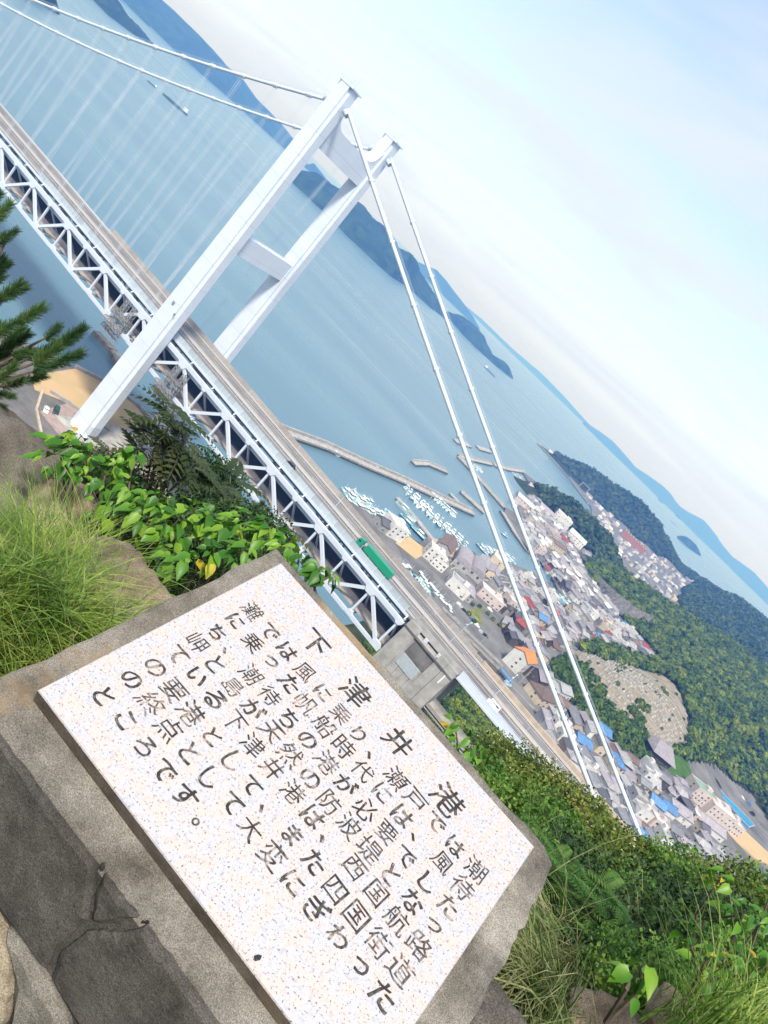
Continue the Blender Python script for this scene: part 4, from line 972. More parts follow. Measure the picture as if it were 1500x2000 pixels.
def gable_roof(w, d, h, rise, over, m, hip=0.0):
    b = MB(); X, Y = w / 2 + over, d / 2 + over; th = 0.22; k = hip * w / 2; drop = over * rise / (d / 2)
    for s in (-1, 1):
        e = [(-X, s * Y, h - drop), (X, s * Y, h - drop), (X - k, 0, h + rise), (-X + k, 0, h + rise)]
        V = [(x, y, z) for x, y, z in e] + [(x, y, z + th) for x, y, z in e]
        F = [[3, 2, 1, 0], [4, 5, 6, 7], [0, 1, 5, 4], [1, 2, 6, 5], [2, 3, 7, 6], [3, 0, 4, 7]]
        b.raw(V, F if s < 0 else [f[::-1] for f in F])
        if hip:
            e = [(s * X, -Y, h - drop), (s * X, Y, h - drop), (s * (X - k), 0, h + rise)]
            V = [(x, y, z) for x, y, z in e] + [(x, y, z + th) for x, y, z in e]
            F = [[2, 1, 0], [3, 4, 5], [0, 1, 4, 3], [1, 2, 5, 4], [2, 0, 3, 5]]
            b.raw(V, F if s > 0 else [f[::-1] for f in F])
    b.box((0, 0, h + rise + th + 0.08), ((X - k) * 2, 0.5, 0.3))
    return b.mesh('roof', m)
def house(x, y, rz, w, d, h, rise, roof, wall_, zone, kind='house', hip=0.0, nwin=2, group=None, label=None, cat='house', z=None, wing=None, name='house', storeys=None, over=0.55):
    z = ground(x, y) if z is None else z
    t = thing(name, label or 'house', cat, (x, y, z), rz, group)
    b = MB(); flat = rise <= 0
    b.box((0, 0, h / 2 - 1.2), (w, d, h + 2.4))
    if not flat and not hip:
        b.raw([(-w / 2, -d / 2, h), (-w / 2, d / 2, h), (-w / 2, 0, h + rise), (w / 2, -d / 2, h), (w / 2, d / 2, h), (w / 2, 0, h + rise)], [[0, 2, 1], [3, 4, 5], [0, 3, 5, 2], [1, 2, 5, 4]])
    if wing:
        b.box((wing[0], wing[1], wing[4] / 2 - 1.2), (wing[2], wing[3], wing[4] + 2.4))
    b.build('wall', WALLS[wall_], t)
    if flat:
        q = MB(); q.box((0, 0, h + 0.12), (w - 0.5, d - 0.5, 0.24)); r = q.build('roof', ROOFS[roof], t)
        p = MB()
        for (cx, cy, sx, sy) in ((0, d / 2 - 0.15, w + 0.1, 0.3), (0, -d / 2 + 0.15, w + 0.1, 0.3), (w / 2 - 0.1, 0, 0.3, d - 0.6), (-w / 2 + 0.1, 0, 0.3, d - 0.6)): p.box((cx, cy, h + 0.3), (sx, sy, 0.7))
        p.build('parapet', WALLS[wall_], r)
        if w > 7: MB().box((w * 0.22, d * 0.12, h + 1.2), (w * 0.24, d * 0.3, 2.0)).build('stair_head', WALLS[wall_], r)
    else:
        r = add('roof', gable_roof(w, d, h, rise, over, ROOFS[roof], hip), t)
    if wing:
        q = MB(); q.raw([(wing[0] - wing[2] / 2 - 0.4, wing[1] - wing[3] / 2 - 0.4, wing[4]), (wing[0] + wing[2] / 2 + 0.4, wing[1] - wing[3] / 2 - 0.4, wing[4]), (wing[0] + wing[2] / 2 + 0.4, wing[1] + wing[3] / 2 + 0.1, wing[4] + 0.9), (wing[0] - wing[2] / 2 - 0.4, wing[1] + wing[3] / 2 + 0.1, wing[4] + 0.9)], [[0, 1, 2, 3]]); q.build('lean_to_roof', ROOFS[roof], t)
    ns = storeys or max(1, int(h / 2.7))
    for s in range(ns):
        for k in range(nwin):
            for side in (-1, 1):
                if (side > 0 and h < 8) or RND.random() < 0.18: continue
                o = add('window', WIN_ME, t); o.location = ((k + 0.5) / nwin * w - w / 2, side * d / 2, 1.5 + s * (h - 0.4) / ns); o.scale = (min(1.7, w / nwin * 0.5) * RND.uniform(0.6, 1.1), 1, RND.uniform(0.85, 1.15))
    for s in range(ns):                              # gable ends towards the viewer
        o = add('window', WIN_ME, t); o.location = (w / 2 if math.cos(rz) * (CAM[0] - x) + math.sin(rz) * (CAM[1] - y) > 0 else -w / 2, -d * 0.1, 1.5 + s * (h - 0.4) / ns); o.rotation_euler = (0, 0, PI / 2); o.scale = (1.3, 1, 1.1)
    HOUSES.append((t, roof, wall_, kind, zone, label)); BUSY.append((x, y, 0.5 * math.hypot(w, d)))
    return t
def P3(px, py, z): return onz(px, py, z)

# ---- roads in the town
def road_strip(name, label, pts, w, z=None, m=None, lift=0.06, lines=True, kerb=True):
    P = resample(pts, max(12, int(sum(math.dist(pts[i], pts[i + 1]) for i in range(len(pts) - 1)) / 5)))
    n = len(P); V = []; E = []
    for i in range(n):
        d = P[min(i + 1, n - 1)] - P[max(i - 1, 0)]; d = d / np.linalg.norm(d); nr = np.array([-d[1], d[0]])
        g = (ground(*P[i]) if z is None else z) + lift
        for s in (-1, 1): V.append((*(P[i] + nr * s * w / 2), g))
        E.append((P[i], nr, g))
    o = new_mesh(name, V, [[2 * i, 2 * i + 1, 2 * i + 3, 2 * i + 2][::-1] for i in range(n - 1)], [m or M_ASPH]); o = add(name, o); tag(o, label, 'road', kind='structure')
    if lines:
        b = MB()
        for off in (-w / 2 + 0.5, w / 2 - 0.5, 0):
            for i in range(n - 1):
                if off == 0 and i % 2: continue
                a, c = E[i], E[i + 1]; b.raw([(*(a[0] + a[1] * (off - 0.14)), a[2] + 0.02), (*(a[0] + a[1] * (off + 0.14)), a[2] + 0.02), (*(c[0] + c[1] * (off + 0.14)), c[2] + 0.02), (*(c[0] + c[1] * (off - 0.14)), c[2] + 0.02)], [[3, 2, 1, 0]])
        b.build('road_marking', M_PAINT, o)
    if kerb:
        for s in (-1, 1):
            b = MB()
            for i in range(n - 1):
                a, c = E[i], E[i + 1]; b.bar((*(a[0] + a[1] * s * (w / 2 + 0.25)), a[2] + 0.02), (*(c[0] + c[1] * s * (w / 2 + 0.25)), c[2] + 0.02), 0.45, 0.24)
            b.build('kerb', M_CONC, o)
    ROADS.append((P, w)); return o
ROADS = []
road_strip('road', 'curving harbour road with white lines', [(73, 262), (82, 280), (86, 300), (92, 355), (117, 404), (146, 458), (182, 506), (205, 520)], 8.0)
road_strip('road', 'road bending round the white house by the inlet', [(73, 262), (76, 240), (83, 218), (92, 203), (106, 192), (122, 186), (150, 178), (176, 176)], 7.0)
road_strip('road', 'lane along the inner harbour quay', [(22, 566), (66, 524), (108, 502), (140, 496), (160, 500)], 6.0, lines=False)
road_strip('road', 'long street leading up the valley to the shipyard', [(75, 566), (60, 640), (45, 740), (110, 850), (90, 1000), (60, 1200), (30, 1400), (60, 1520)], 6.0, lines=False)
road_strip('road', 'street between the tiled houses below the graveyard', [(150, 186), (185, 192), (225, 190), (262, 205), (285, 240)], 5.0, lines=False, kerb=False)
def near_road(x, y, r):
    for P, w in ROADS:
        if np.min(np.hypot(P[:, 0] - x, P[:, 1] - y)) < w / 2 + r: return True
    return False
# ramp wall and long shed beside the bridge road
ramp = thing('ramp', 'grey concrete ramp road beside the bridge road', 'ramp', (106, 160, 2.4))
MB().raw([(0, -4, 4.5), (44, -6, 9), (44, 2, 9), (0, 4, 4.5), (0, -4, -2), (44, -6, -2), (44, 2, -2), (0, 4, -2)], [[0, 1, 2, 3], [4, 5, 1, 0], [5, 6, 2, 1], [6, 7, 3, 2], [7, 4, 0, 3]]).build('ramp_body', M_CONC_D, ramp)
for y0, y1 in ((-4.1, -6.1), (4.1, 2.1)): MB().bar((0, y0, 5.1), (44, y1, 9.6), 0.3, 1.3).build('ramp_wall', M_CONC, ramp)
MB().box((24, 9, 3.2), (34, 4.0, 4.0)).build('long_shed', M_GREYST, ramp)

# ---- single buildings one can pick out (ground pixel -> place)
def bld(px, py, zg, rz, w, d, h, rise, roof, wl_, label, cat='house', name='house', **k):
    p = P3(px, py, zg); return house(p[0], p[1], math.radians(rz), w, d, h, rise, roof, wl_, None, label=label, cat=cat, name=name, z=zg, **k)
t = bld(1003, 1302, 5.5, 80, 15, 11, 10.0, 2.6, 'orange', 'white', 'white three storey house with bright orange roof beside the bridge road', nwin=4, storeys=3)
q = P3(982, 1318, 6); aw = thing('awning', 'bright blue awning beside the white house with orange roof', 'awning', (q[0], q[1], ground(q[0], q[1])), math.radians(-8))
MB().box((0, 0, 3.2), (13, 4.0, 0.25)).build('canopy', ROOFS['blue'], aw)
for x in (-6, -2, 2, 6):
    for y in (-1.7, 1.7): MB().cyl((x, y, -1), (x, y, 3.1), 0.09, n=5).build('post', M_GALV, aw)
q = P3(993, 1334, 6); car('pale blue and white truck parked at the end of blue awning', (q[0], q[1], ground(q[0], q[1])), 0.9, mat('pale_blue_paint', (0.4, 0.58, 0.66), 0.4), 5.2, 1.9, 2.2, 'truck', name='parked_truck', van=True)
bld(887, 1152, 2.4, 20, 15, 12, 6.5, 0, 'grey flat', 'white', 'white flat roofed house inside the bend of the harbour road', nwin=3)
bld(902, 1160, 2.4, 20, 12, 13, 5.5, 3.0, 'mauve grey', 'grey', 'grey hip roofed house behind the white bend house', hip=0.7, nwin=3)
bld(949, 1172, 2.4, 28, 19, 11, 6.5, 0, 'white flat', 'pink', 'pale pink flat roofed block with broad white roof', cat='building', name='building', nwin=5)
bld(968, 1186, 2.4, 28, 8, 13, 6.0, 0, 'grey flat', 'dark wood', 'black clad block at the end of pale pink block', cat='building', name='building')
for (px, py, lb) in ((898, 1100, 'left of two grey barrel roofed warehouses by the harbour'), (924, 1118, 'right of two grey barrel roofed warehouses by the harbour')):
    p = P3(px, py, 2.4); wt = thing('warehouse', lb, 'warehouse', (p[0], p[1], 2.4), math.radians(108), 'barrel roofed warehouses'); L, W_, H_ = 30, 12, 5
    MB().box((0, 0, H_ / 2 - 0.5), (L, W_, H_ + 1)).build('wall', WALLS['grey'], wt)
    b = MB(); n = 12; V = []
    for x in (-L / 2 - 0.3, L / 2 + 0.3):
        for k in range(n + 1):
            a_ = PI * k / n; V.append((x, -(W_ / 2 + 0.3) * math.cos(a_), H_ + 3.6 * math.sin(a_)))
    F = [[k, k + 1, n + 2 + k, n + 1 + k][::-1] for k in range(n)] + [list(range(n + 1)), list(range(n + 1, 2 * n + 2))[::-1]]
    b.raw(V, F); b.build('barrel_roof', ROOFS['mauve grey'], wt)
    for k in range(5):
        o = add('window', WIN_ME, wt); o.location = (-12 + k * 6, -W_ / 2, 2.6); o.scale = (2.4, 1, 1.6)
        o = add('window', WIN_ME, wt); o.location = (-12 + k * 6, W_ / 2, 2.6); o.scale = (2.4, 1, 1.6)
    for yy in (-2.6, 2.6):
        o = add('window', WIN_ME, wt); o.location = (-L / 2, yy, 3); o.rotation_euler = (0, 0, PI / 2); o.scale = (1.8, 1, 1.8)
    BUSY.append((p[0], p[1], 17))
bld(745, 1032, 2.4, 60, 12, 10, 4.5, 2.2, 'dark grey tiled', 'grey', 'slate roofed shed by the boats behind the truss', cat='shed', name='shed')
bld(760, 1040, 2.4, 60, 13, 13, 8.5, 0, 'white flat', 'white', 'white block with broad white roof by the boats behind the truss', cat='building', name='building', nwin=3)
bld(838, 1092, 2.4, 30, 12, 10, 8.5, 0, 'white flat', 'white', 'white three storey block beside the sandy lot', nwin=3)
bld(850, 1104, 2.4, 30, 10, 10, 6.0, 0, 'grey flat', 'white', 'lower white block next to the three storey one by the sandy lot', nwin=3)
bld(868, 1070, 2.4, 104, 34, 11, 4.5, 2.4, 'brown tiled', 'grey', 'long low brown roofed fish shed on the harbour quay', cat='shed', name='shed', nwin=6)
bld(940, 1104, 2.4, 104, 26, 9, 4.0, 2.0, 'pale grey tiled', 'cream', 'cream walled long shed behind the barrel roofed warehouses', cat='shed', name='shed', nwin=5)
bld(958, 1122, 2.4, 104, 24, 8, 4.5, 2.0, 'mauve grey', 'cream', 'long cream shed nearest the left main cable', cat='shed', name='shed', nwin=5)
bld(968, 1100, 2.4, 104, 22, 13, 6, 0, 'white flat', 'cream', 'cream market hall on the inner harbour quay', cat='building', name='building', nwin=4)
bld(985, 1225, 2.4, 100, 18, 7, 3.6, 1.8, 'pale grey tiled', 'tan', 'long low tan house beside the dry grass field', nwin=5)
bld(1090, 1022, 3, 15, 26, 16, 14, 0, 'white flat', 'white', 'large white four storey block in the middle of town', cat='building', name='building', nwin=6, storeys=4)
bld(1118, 1058, 3, 15, 26, 15, 9, 4.0, 'white flat', 'white', 'large white gabled hall in the middle of town', cat='building', name='building', nwin=5)
bld(1060, 1000, 2.4, 30, 24, 18, 6, 3, 'mauve grey', 'grey', 'big grey roofed hall near the outer harbour', cat='building', name='building', nwin=5)
bld(1018, 985, 2.4, 30, 26, 14, 6.5, 3, 'white flat', 'pink', 'pale pink hall beside the outer harbour quay', cat='building', name='building', nwin=5)
bld(1072, 1046, 2.4, 60, 22, 12, 8.5, 0, 'grey flat', 'pink', 'pink three storey block behind the inner harbour quay', cat='building', name='building', nwin=5)
bld(1080, 1072, 2.4, 60, 24, 12, 8.0, 2.2, 'brown tiled', 'cream', 'cream block with brown roof behind the inner harbour quay', cat='building', name='building', nwin=5)
bld(1040, 957, 2.4, 20, 20, 10, 6, 0, 'blue', 'white', 'blue roofed shed by the outer basin', cat='shed', name='shed', nwin=3)
bld(1096, 1060, 3, 20, 13, 10, 6.0, 2.4, 'red', 'grey', 'dull red roofed house among the grey ones in mid town')
bld(1152, 1258, 4, 40, 11, 9, 5.5, 2.4, 'red', 'white', 'bright red roofed house near the foot of the graveyard')
bld(1276, 1474, 12, 35, 17, 15, 6.0, 5.0, 'mauve grey', 'dark wood', 'big temple hall with broad grey hipped roof below the lawn', cat='temple', name='temple', hip=0.55, nwin=4, over=2.0)
for (px, py, a_, w_, d_, h_, lb) in ((1350, 1560, 38, 20, 12, 11.0, 'pink school block with green roof nearest the temple'), (1385, 1592, 38, 24, 14, 10.0, 'long pink school block in the middle of the school'), (1415, 1612, 38, 16, 12, 7.5, 'low pink school block at the end of the school')):
    bld(px, py, 6, a_, w_, d_, h_, 0, 'green' if 'green' in lb else 'white flat', 'pink', lb, cat='school', name='school_building', nwin=6)
bld(1370, 1612, 6, 38, 30, 10, 4.5, 2.6, 'mauve grey', 'white', 'long grey roofed gym in front of the pink school', cat='building', name='building', nwin=5)
bld(1310, 1590, 7, 38, 18, 12, 6, 2.4, 'mauve grey', 'white', 'broad grey roofed hall beside a blue tarpaulin roof', cat='building', name='building', nwin=4)
bld(1290, 1585, 8, 38, 12, 8, 5, 2.2, 'blue', 'white', 'house with bright blue roof below the far cable end')
bld(1268, 1575, 8, 30, 11, 8, 5, 2.2, 'blue', 'grey', 'small house with blue tarpaulin roof by the far cable')
bld(1122, 1456, 8, 40, 11, 9, 5.2, 2.4, 'blue', 'grey', 'house with blue tarpaulin roof crossed by the near cable')
bld(1163, 1434, 9, 40, 11, 9, 5.2, 2.4, 'blue', 'grey', 'house with blue tarpaulin patch beside the far cable')
bld(1042, 1332, 6, 70, 18, 11, 6.5, 3.2, 'mauve grey', 'dark wood', 'dark walled house with pale ridge right of the car yard')
bld(1046, 1366, 6, 62, 15, 12, 6, 3.6, 'brown tiled', 'cream', 'cream house with broad brown hipped roof by the viaduct', hip=0.6, nwin=3)
bld(1080, 1360, 7, 62, 12, 10, 8.0, 2.0, 'pale grey tiled', 'white', 'tall white house under the near cable by the viaduct', nwin=3)
bld(1230.9, 1064.0, 2, 8, 62, 24, 16, 0, 'brown tiled', 'brick red', 'red brown shipyard hall with pale ribs far behind the town', cat='building', name='shipyard_hall', nwin=9, storeys=3)
sy_ = HOUSES[-1][0]
for k in range(9): MB().box((-28 + k * 7.0, 0, 16.6), (1.4, 24.4, 1.0)).build('roof_rib', WALLS['cream'], sy_)
gt = thing('dock_gantry', 'grey dock gate frame at the foot of the far headland', 'gantry', tuple(P3(1136, 957, 2)), 0.3)
for x in (-11, 11): MB().box((x, 0, 7), (2, 3, 16)).build('leg', M_GREYST, gt)
MB().box((0, 0, 15), (25, 3, 2)).build('beam', M_GREYST, gt)
# white storage tanks / sheds along the far point
for k, (px, py) in enumerate([(1075, 888), (1084, 896), (1093, 905), (1102, 914), (1109, 921)]):
    bld(px, py, 2.4, 40, 26, 12, 6, 2, 'white flat', 'white', 'white shed on the far point, %s from its tip' % ('first', 'second', 'third', 'fourth', 'fifth')[k], cat='shed', name='shed', nwin=2)
# school pool, court, fences
def slab(name, label, px, z, m, cat='ground', dz=0.1, corners=None):
    P = [tuple(P3(*q, z)[:2]) for q in px] if corners is None else corners
    o = MB().prism(P, z - 4, z + dz).build(name, m); return tag(o, label, cat, kind='structure')
slab('school_yard', 'tan school court at the right edge', [(1404, 1575), (1508, 1672), (1580, 1720), (1480, 1680), (1440, 1645), (1395, 1600)], 6, M_SAND)
slab('car_park', 'grey car park beyond the school pool', [(1395, 1515), (1440, 1525), (1510, 1585), (1560, 1680), (1500, 1620)], 7, M_TOWN)
M_POOL = mat('pool_water', (0.05, 0.33, 0.62), 0.15); pool = thing('swimming_pool', 'long bright blue school swimming pool', 'pool', tuple(P3(1432, 1580, 6.0)))
pc = [P3(*q, 6.6) - P3(1432, 1580, 6.0) for q in ((1395, 1540), (1408, 1545), (1474, 1612), (1462, 1616))]
MB().prism([(p[0], p[1]) for p in pc], -3, 0.9).build('basin', M_POOL, pool)
for i in range(4):
    a_, b_ = pc[i], pc[(i + 1) % 4]; MB().bar((a_[0], a_[1], 0.75), (b_[0], b_[1], 0.75), 0.8, 0.5).build('pool_edge', M_CONC, pool)
fn = thing('court_fence', 'tall green mesh fence post row along the school court', 'fence', tuple(P3(1404, 1562, 6)))
f0, f1 = P3(1404, 1562, 6), P3(1500, 1648, 6)
for k in range(7):
    d_ = (f1 - f0) * k / 6; MB().cyl((d_[0], d_[1], 0), (d_[0], d_[1], 7.5), 0.09, n=5).build('post', M_GALV, fn)
for z_ in (2.5, 5, 7.4): MB().cyl((0, 0, z_), (f1[0] - f0[0], f1[1] - f0[1], z_), 0.06, n=4).build('rail', M_GALV, fn)
slab('dry_field', 'dry yellow grass field by the inlet', [(913, 1192), (943, 1186), (985, 1228), (962, 1246)], 2.9, M_DRYG)
slab('sandy_lot', 'bare sandy lot beside the harbour', [(772, 1060), (800, 1048), (838, 1078), (812, 1092)], 2.4, M_SAND)
slab('parking_lot', 'dark asphalt yard beside the white house with orange roof', None, 4.6, M_ASPH, corners=[(150, 166), (172, 160), (176, 196), (160, 200)])
slab('quay_yard', 'brown concrete quay yard by the fish shed', [(845, 1050), (905, 1075), (890, 1092), (838, 1068)], 2.4, M_TANC)
# ---- parked cars
cq = 0; cols = [(M_WHITEP, 'white'), (M_SILVER, 'silver'), (M_BLACK, 'black'), (M_WHITEP, 'white'), (M_BLUEP, 'blue')]
CARS = []
for (px, py, ang, zone) in [(896, 1182, 0.5, 'by the grass field'), (900, 1188, 0.5, 'by the grass field'), (905, 1193, 0.5, 'by the grass field'), (955, 1192, 0.5, 'behind the pink block'), (922, 1212, 0.6, 'by the grass field'), (930, 1222, 0.6, 'by the grass field'), (938, 1236, 0.6, 'by the grass field'), (946, 1244, 0.6, 'by the grass field'),
                            (1010, 1316, 1.0, 'in the yard by the orange roof'), (1015, 1330, 1.0, 'in the yard by the orange roof'), (1410, 1522, 0.3, 'in the school car park'), (1424, 1535, 0.3, 'in the school car park'), (1436, 1546, 0.3, 'in the school car park'), (1449, 1559, 0.3, 'in the school car park'), (1462, 1571, 0.3, 'in the school car park'), (1416, 1518, 0.3, 'in the school car park'), (1443, 1541, 0.3, 'in the school car park'), (1470, 1590, 0.3, 'in the school car park')]:
    p = P3(px, py, 7.15 if 'school' in zone else 4.8 if 'orange' in zone else 2.5); m_, c_ = cols[cq % 5]; cq += 1
    g = 7.1 if 'school' in zone else 4.7 if 'orange' in zone else ground(p[0], p[1])
    CARS.append((car('car', (p[0], p[1], g + 0.02), ang, m_), c_ + ' car parked ' + zone))
# ---- the rest of the houses, zone by zone
ZONES = [
 ('below the graveyard', 'tiled houses below the graveyard', [(150, 200), (160, 178), (195, 148), (245, 142), (288, 165), (308, 235), (292, 268), (262, 292), (246, 250), (222, 222), (190, 212), (165, 224)], 0.65, 10.0, 0.97, 7),
 ('above the harbour road', 'houses between the harbour road and graveyard', [(96, 300), (108, 285), (150, 262), (160, 290), (158, 330), (165, 400), (195, 470), (212, 520), (195, 548), (160, 540), (150, 500), (128, 440), (108, 380)], 0.9, 10.6, 0.93, 9),
 ('beside inner harbour', 'houses beside the inner harbour', [(80, 330), (90, 380), (98, 420), (110, 440), (126, 440), (112, 410), (90, 365)], 1.1, 11.5, 0.9, 8),
 ('behind inner quay', 'houses behind the inner harbour quay', [(24, 590), (60, 545), (112, 508), (150, 508), (190, 550), (150, 600), (105, 640), (80, 690), (66, 755), (30, 750), (6, 735), (2, 700), (20, 650)], 0.95, 10.8, 0.95, 9),
 ('in mid town', 'houses in mid town', [(-20, 772), (30, 760), (70, 762), (110, 800), (140, 860), (130, 900), (112, 845), (70, 822), (20, 840), (-30, 842)], 0.7, 11.5, 0.93, 10),
 ('in far valley', 'houses in the far valley', [(-60, 985), (20, 985), (130, 950), (190, 920), (225, 1000), (200, 1200), (190, 1400), (200, 1600), (210, 1850), (150, 1800), (60, 1705), (-60, 1660), (-130, 1640), (-80, 1570), (-20, 1440), (0, 1250)], 0.5, 22.0, 0.42, 11),
 ('beside the field', 'houses and sheds beside the grass field', [(94, 262), (110, 236), (128, 262), (136, 226), (152, 222), (160, 262), (122, 286), (100, 280)], 0.5, 11.5, 0.9, 8),
 ('up wooded valley', 'houses up the wooded valley', [(200, 890), (240, 900), (300, 980), (330, 1080), (280, 1160), (220, 1120), (210, 1000)], 0.6, 20.0, 0.45, 10),
]
def zone_fill():
    for (zone, grp, poly, ang, sp, prob, base) in ZONES:
        R = random.Random(zone); xs = [p[0] for p in poly]; ys = [p[1] for p in poly]; cx, cy = sum(xs) / len(xs), sum(ys) / len(ys)
        rad = max(math.dist((cx, cy), p) for p in poly); n = int(rad / sp) + 2; ca, sa = math.cos(ang), math.sin(ang)
        for i in range(-n, n + 1):
            for j in range(-n, n + 1):
                u, v = i * sp * 1.05 + R.uniform(-1.4, 1.4), j * sp * 0.86 + R.uniform(-1.2, 1.2)
                x, y = cx + u * ca - v * sa, cy + u * sa + v * ca
                if R.random() > prob or not in_poly(x, y, poly): continue
                if near_road(x, y, 3.6) or any(math.hypot(x - a, y - b) < r + 4.2 for a, b, r in BUSY if r > 0 and (a, b) not in OWN): continue
                far = y > 700
                w = R.uniform(7.4, 11.2) * (1.08 if far else 1); d = R.uniform(5.6, 7.8) * (1.08 if far else 1); rz = ang + R.choice((0, PI / 2)) + R.uniform(-0.16, 0.16)
                two = R.random() < 0.62; h = R.uniform(5.0, 5.9) if two else R.uniform(2.9, 3.6)
                if R.random() < (0.16 if not far else 0.24):
                    roof = R.choice(('white flat', 'grey flat')); rise = 0; h = R.uniform(5.5, 9.0); wl_ = R.choices(('white', 'cream', 'pink', 'grey'), (5, 2, 1, 1))[0]
                else:
                    roof = R.choices(('grey tiled', 'pale grey tiled', 'dark grey tiled', 'brown tiled', 'mauve grey', 'blue', 'red'), (28, 18, 18, 10, 22, 2, 1))[0]; rise = d * R.uniform(0.24, 0.33)
                    wl_ = R.choices(('white', 'cream', 'grey', 'dark wood', 'tan'), (5, 4, 3, 5, 3))[0]
                OWN.add((x, y))
                house(x, y, rz, w, d, h, rise, roof, wl_, zone, group=grp, hip=0.45 if R.random() < 0.3 and rise > 0 else 0.0, nwin=2 if not far else 1, wing=(R.choice((-1, 1)) * w * 0.2, -d / 2 - 1.2, w * 0.5, 2.4, 2.6) if R.random() < 0.35 and not far else None, kind='tall house' if h > 4.5 else 'low house')
OWN = set()
zone_fill()
def proj(p):
    d = np.array(p) - CAM; z = d @ FWD
    return (750 + FPX * (d @ RIGHT) / z, 1000 - FPX * (d @ UPV) / z, z)
def drop(t):
    for c in list(t.children_recursive): bpy.data.objects.remove(c)
    bpy.data.objects.remove(t)
keep = []; extra = []
for hh in HOUSES:
    u_, v_, d_ = proj(hh[0].location)
    if hh[5] is None and not (-60 < u_ < 1570 and -60 < v_ < 2060): drop(hh[0])
    else: keep.append((d_, hh))
keep.sort(key=lambda k: (k[1][5] is None, k[0]))
NAMED = sum(1 for k in keep if k[1][5] is not None)
BODY = [k for k in keep[:NAMED + 262]]; REST = keep[NAMED + 262:]
HOUSES = [k[1] for k in BODY]
rest_w, rest_r = MB(), MB()
for d_, hh in REST:                        # the smallest in the picture: one mass of far houses
    t = hh[0]; rz = t.rotation_euler[2]; M4 = Matrix.Translation(t.location) @ Matrix.Rotation(rz, 4, 'Z')
    for c in t.children:
        if c.name.startswith(('wall', 'roof')):
            tgt = rest_w if c.name.startswith('wall') else rest_r
            tgt.raw([M4 @ v.co for v in c.data.vertices], [list(p.vertices) for p in c.data.polygons], RND.randrange(4))
    drop(t)
fo = rest_w.build('distant_houses', [WALLS[k] for k in ('white', 'cream', 'white', 'grey')]); tag(fo, 'mass of small pale houses filling the far valley', 'houses', kind='stuff')
ro_ = rest_r.build('roof', [ROOFS[k] for k in ('grey tiled', 'pale grey tiled', 'mauve grey', 'white flat')], fo); ro_['kind'] = 'stuff'
for d_, hh in BODY:                        # openings too small to see on the far ones
    if d_ > 1000 and hh[5] is None:
        for c in list(hh[0].children):
            if c.name.startswith('window'): bpy.data.objects.remove(c)
print('HOUSES', len(HOUSES), 'BOATS', len(BOATS))
# ---- utility poles
POLES = []
pm = MB(); pm.cyl((0, 0, -1), (0, 0, 10.5), 0.2, 0.13, 6); POLE_ME = pm.mesh('pole', M_CONC); ca_ = MB().box((0, 0, 9.6), (2.2, 0.15, 0.15)); ARM_ME = ca_.mesh('cross_arm', M_GALV); tf_ = MB().cyl((0.35, 0, 7.6), (0.35, 0, 8.6), 0.28, n=8); TRF_ME = tf_.mesh('transformer', M_GALV)
for P, w in ROADS:
    for k in range(2, len(P) - 1, 6):
        d = P[k + 1] - P[k]; d = d / np.linalg.norm(d); x, y = P[k] + np.array([-d[1], d[0]]) * (w / 2 + 1.0)
        if y > 900: continue
        t = thing('utility_pole', 'pole', 'pole', (x, y, ground(x, y)), math.atan2(d[1], d[0]) + PI / 2, 'utility poles of the town')
        add('pole', POLE_ME, t); add('cross_arm', ARM_ME, t); add('transformer', TRF_ME, t); POLES.append((t, 'slim grey utility pole with cross arm beside a town road'))
# ---- labels that single each one out: looks first, then its place counted along the photograph
ORD = ['leftmost', 'second from left', 'third from left', 'fourth from left', 'fifth from left', 'sixth from left', 'seventh from left', 'eighth from left', 'ninth from left', 'tenth from left', 'eleventh from left', 'twelfth from left'] + ['%dth from left' % k for k in range(13, 60)]
def px_u(o):
    d = np.array(o.location) - CAM; z = d @ FWD
    return ((d @ RIGHT) * math.cos(ROLL) - (d @ UPV) * math.sin(ROLL)) / z
def single_out(items):
    by = {}
    for o, lab in items: by.setdefault(lab, []).append(o)
    for lab, os_ in by.items():
        if len(os_) == 1: os_[0]['label'] = lab; continue
        for k, o in enumerate(sorted(os_, key=px_u)): o['label'] = lab + ', ' + ORD[k]
single_out([(t, '%s %s with %s roof %s' % (wl_, kind, roof.replace(' tiled', ''), zone)) for t, roof, wl_, kind, zone, lab in HOUSES if lab is None])
BZ = {'boats along the long pontoon': 'at the long pontoon', 'boats below the long breakwater': 'below the long breakwater', 'boats on the shore behind the truss': 'on shore behind truss', 'boats in the narrow inlet below the bridge road': 'in the narrow inlet', 'boats along the inner harbour quay': 'at inner harbour quay',
      'boats along the inner harbour south quay': 'at inner south quay', 'boats at the head of the inner harbour': 'at inner harbour head', 'boats inside the triangular outer basin': 'in the triangular basin', 'boats at the outer basin shore': 'at outer basin shore', 'lone boats on the harbour': 'alone on the harbour', 'work boats at the broad pier': 'at the broad pier'}
KW = {'small': 'small', 'mid': 'mid sized', 'big': 'large'}; CW = {'w': 'white', 'b': 'blue', 'd': 'dark'}; DW = {'w': 'white deck', 'g': 'green deck', 'c': 'pale blue deck'}
single_out([(t, '%s %s boat with %s %s' % (KW[k[0]], CW[k[1]], DW[k[2]], BZ[zone])) for t, k, zone in BOATS])
single_out(CARS); single_out(POLES)
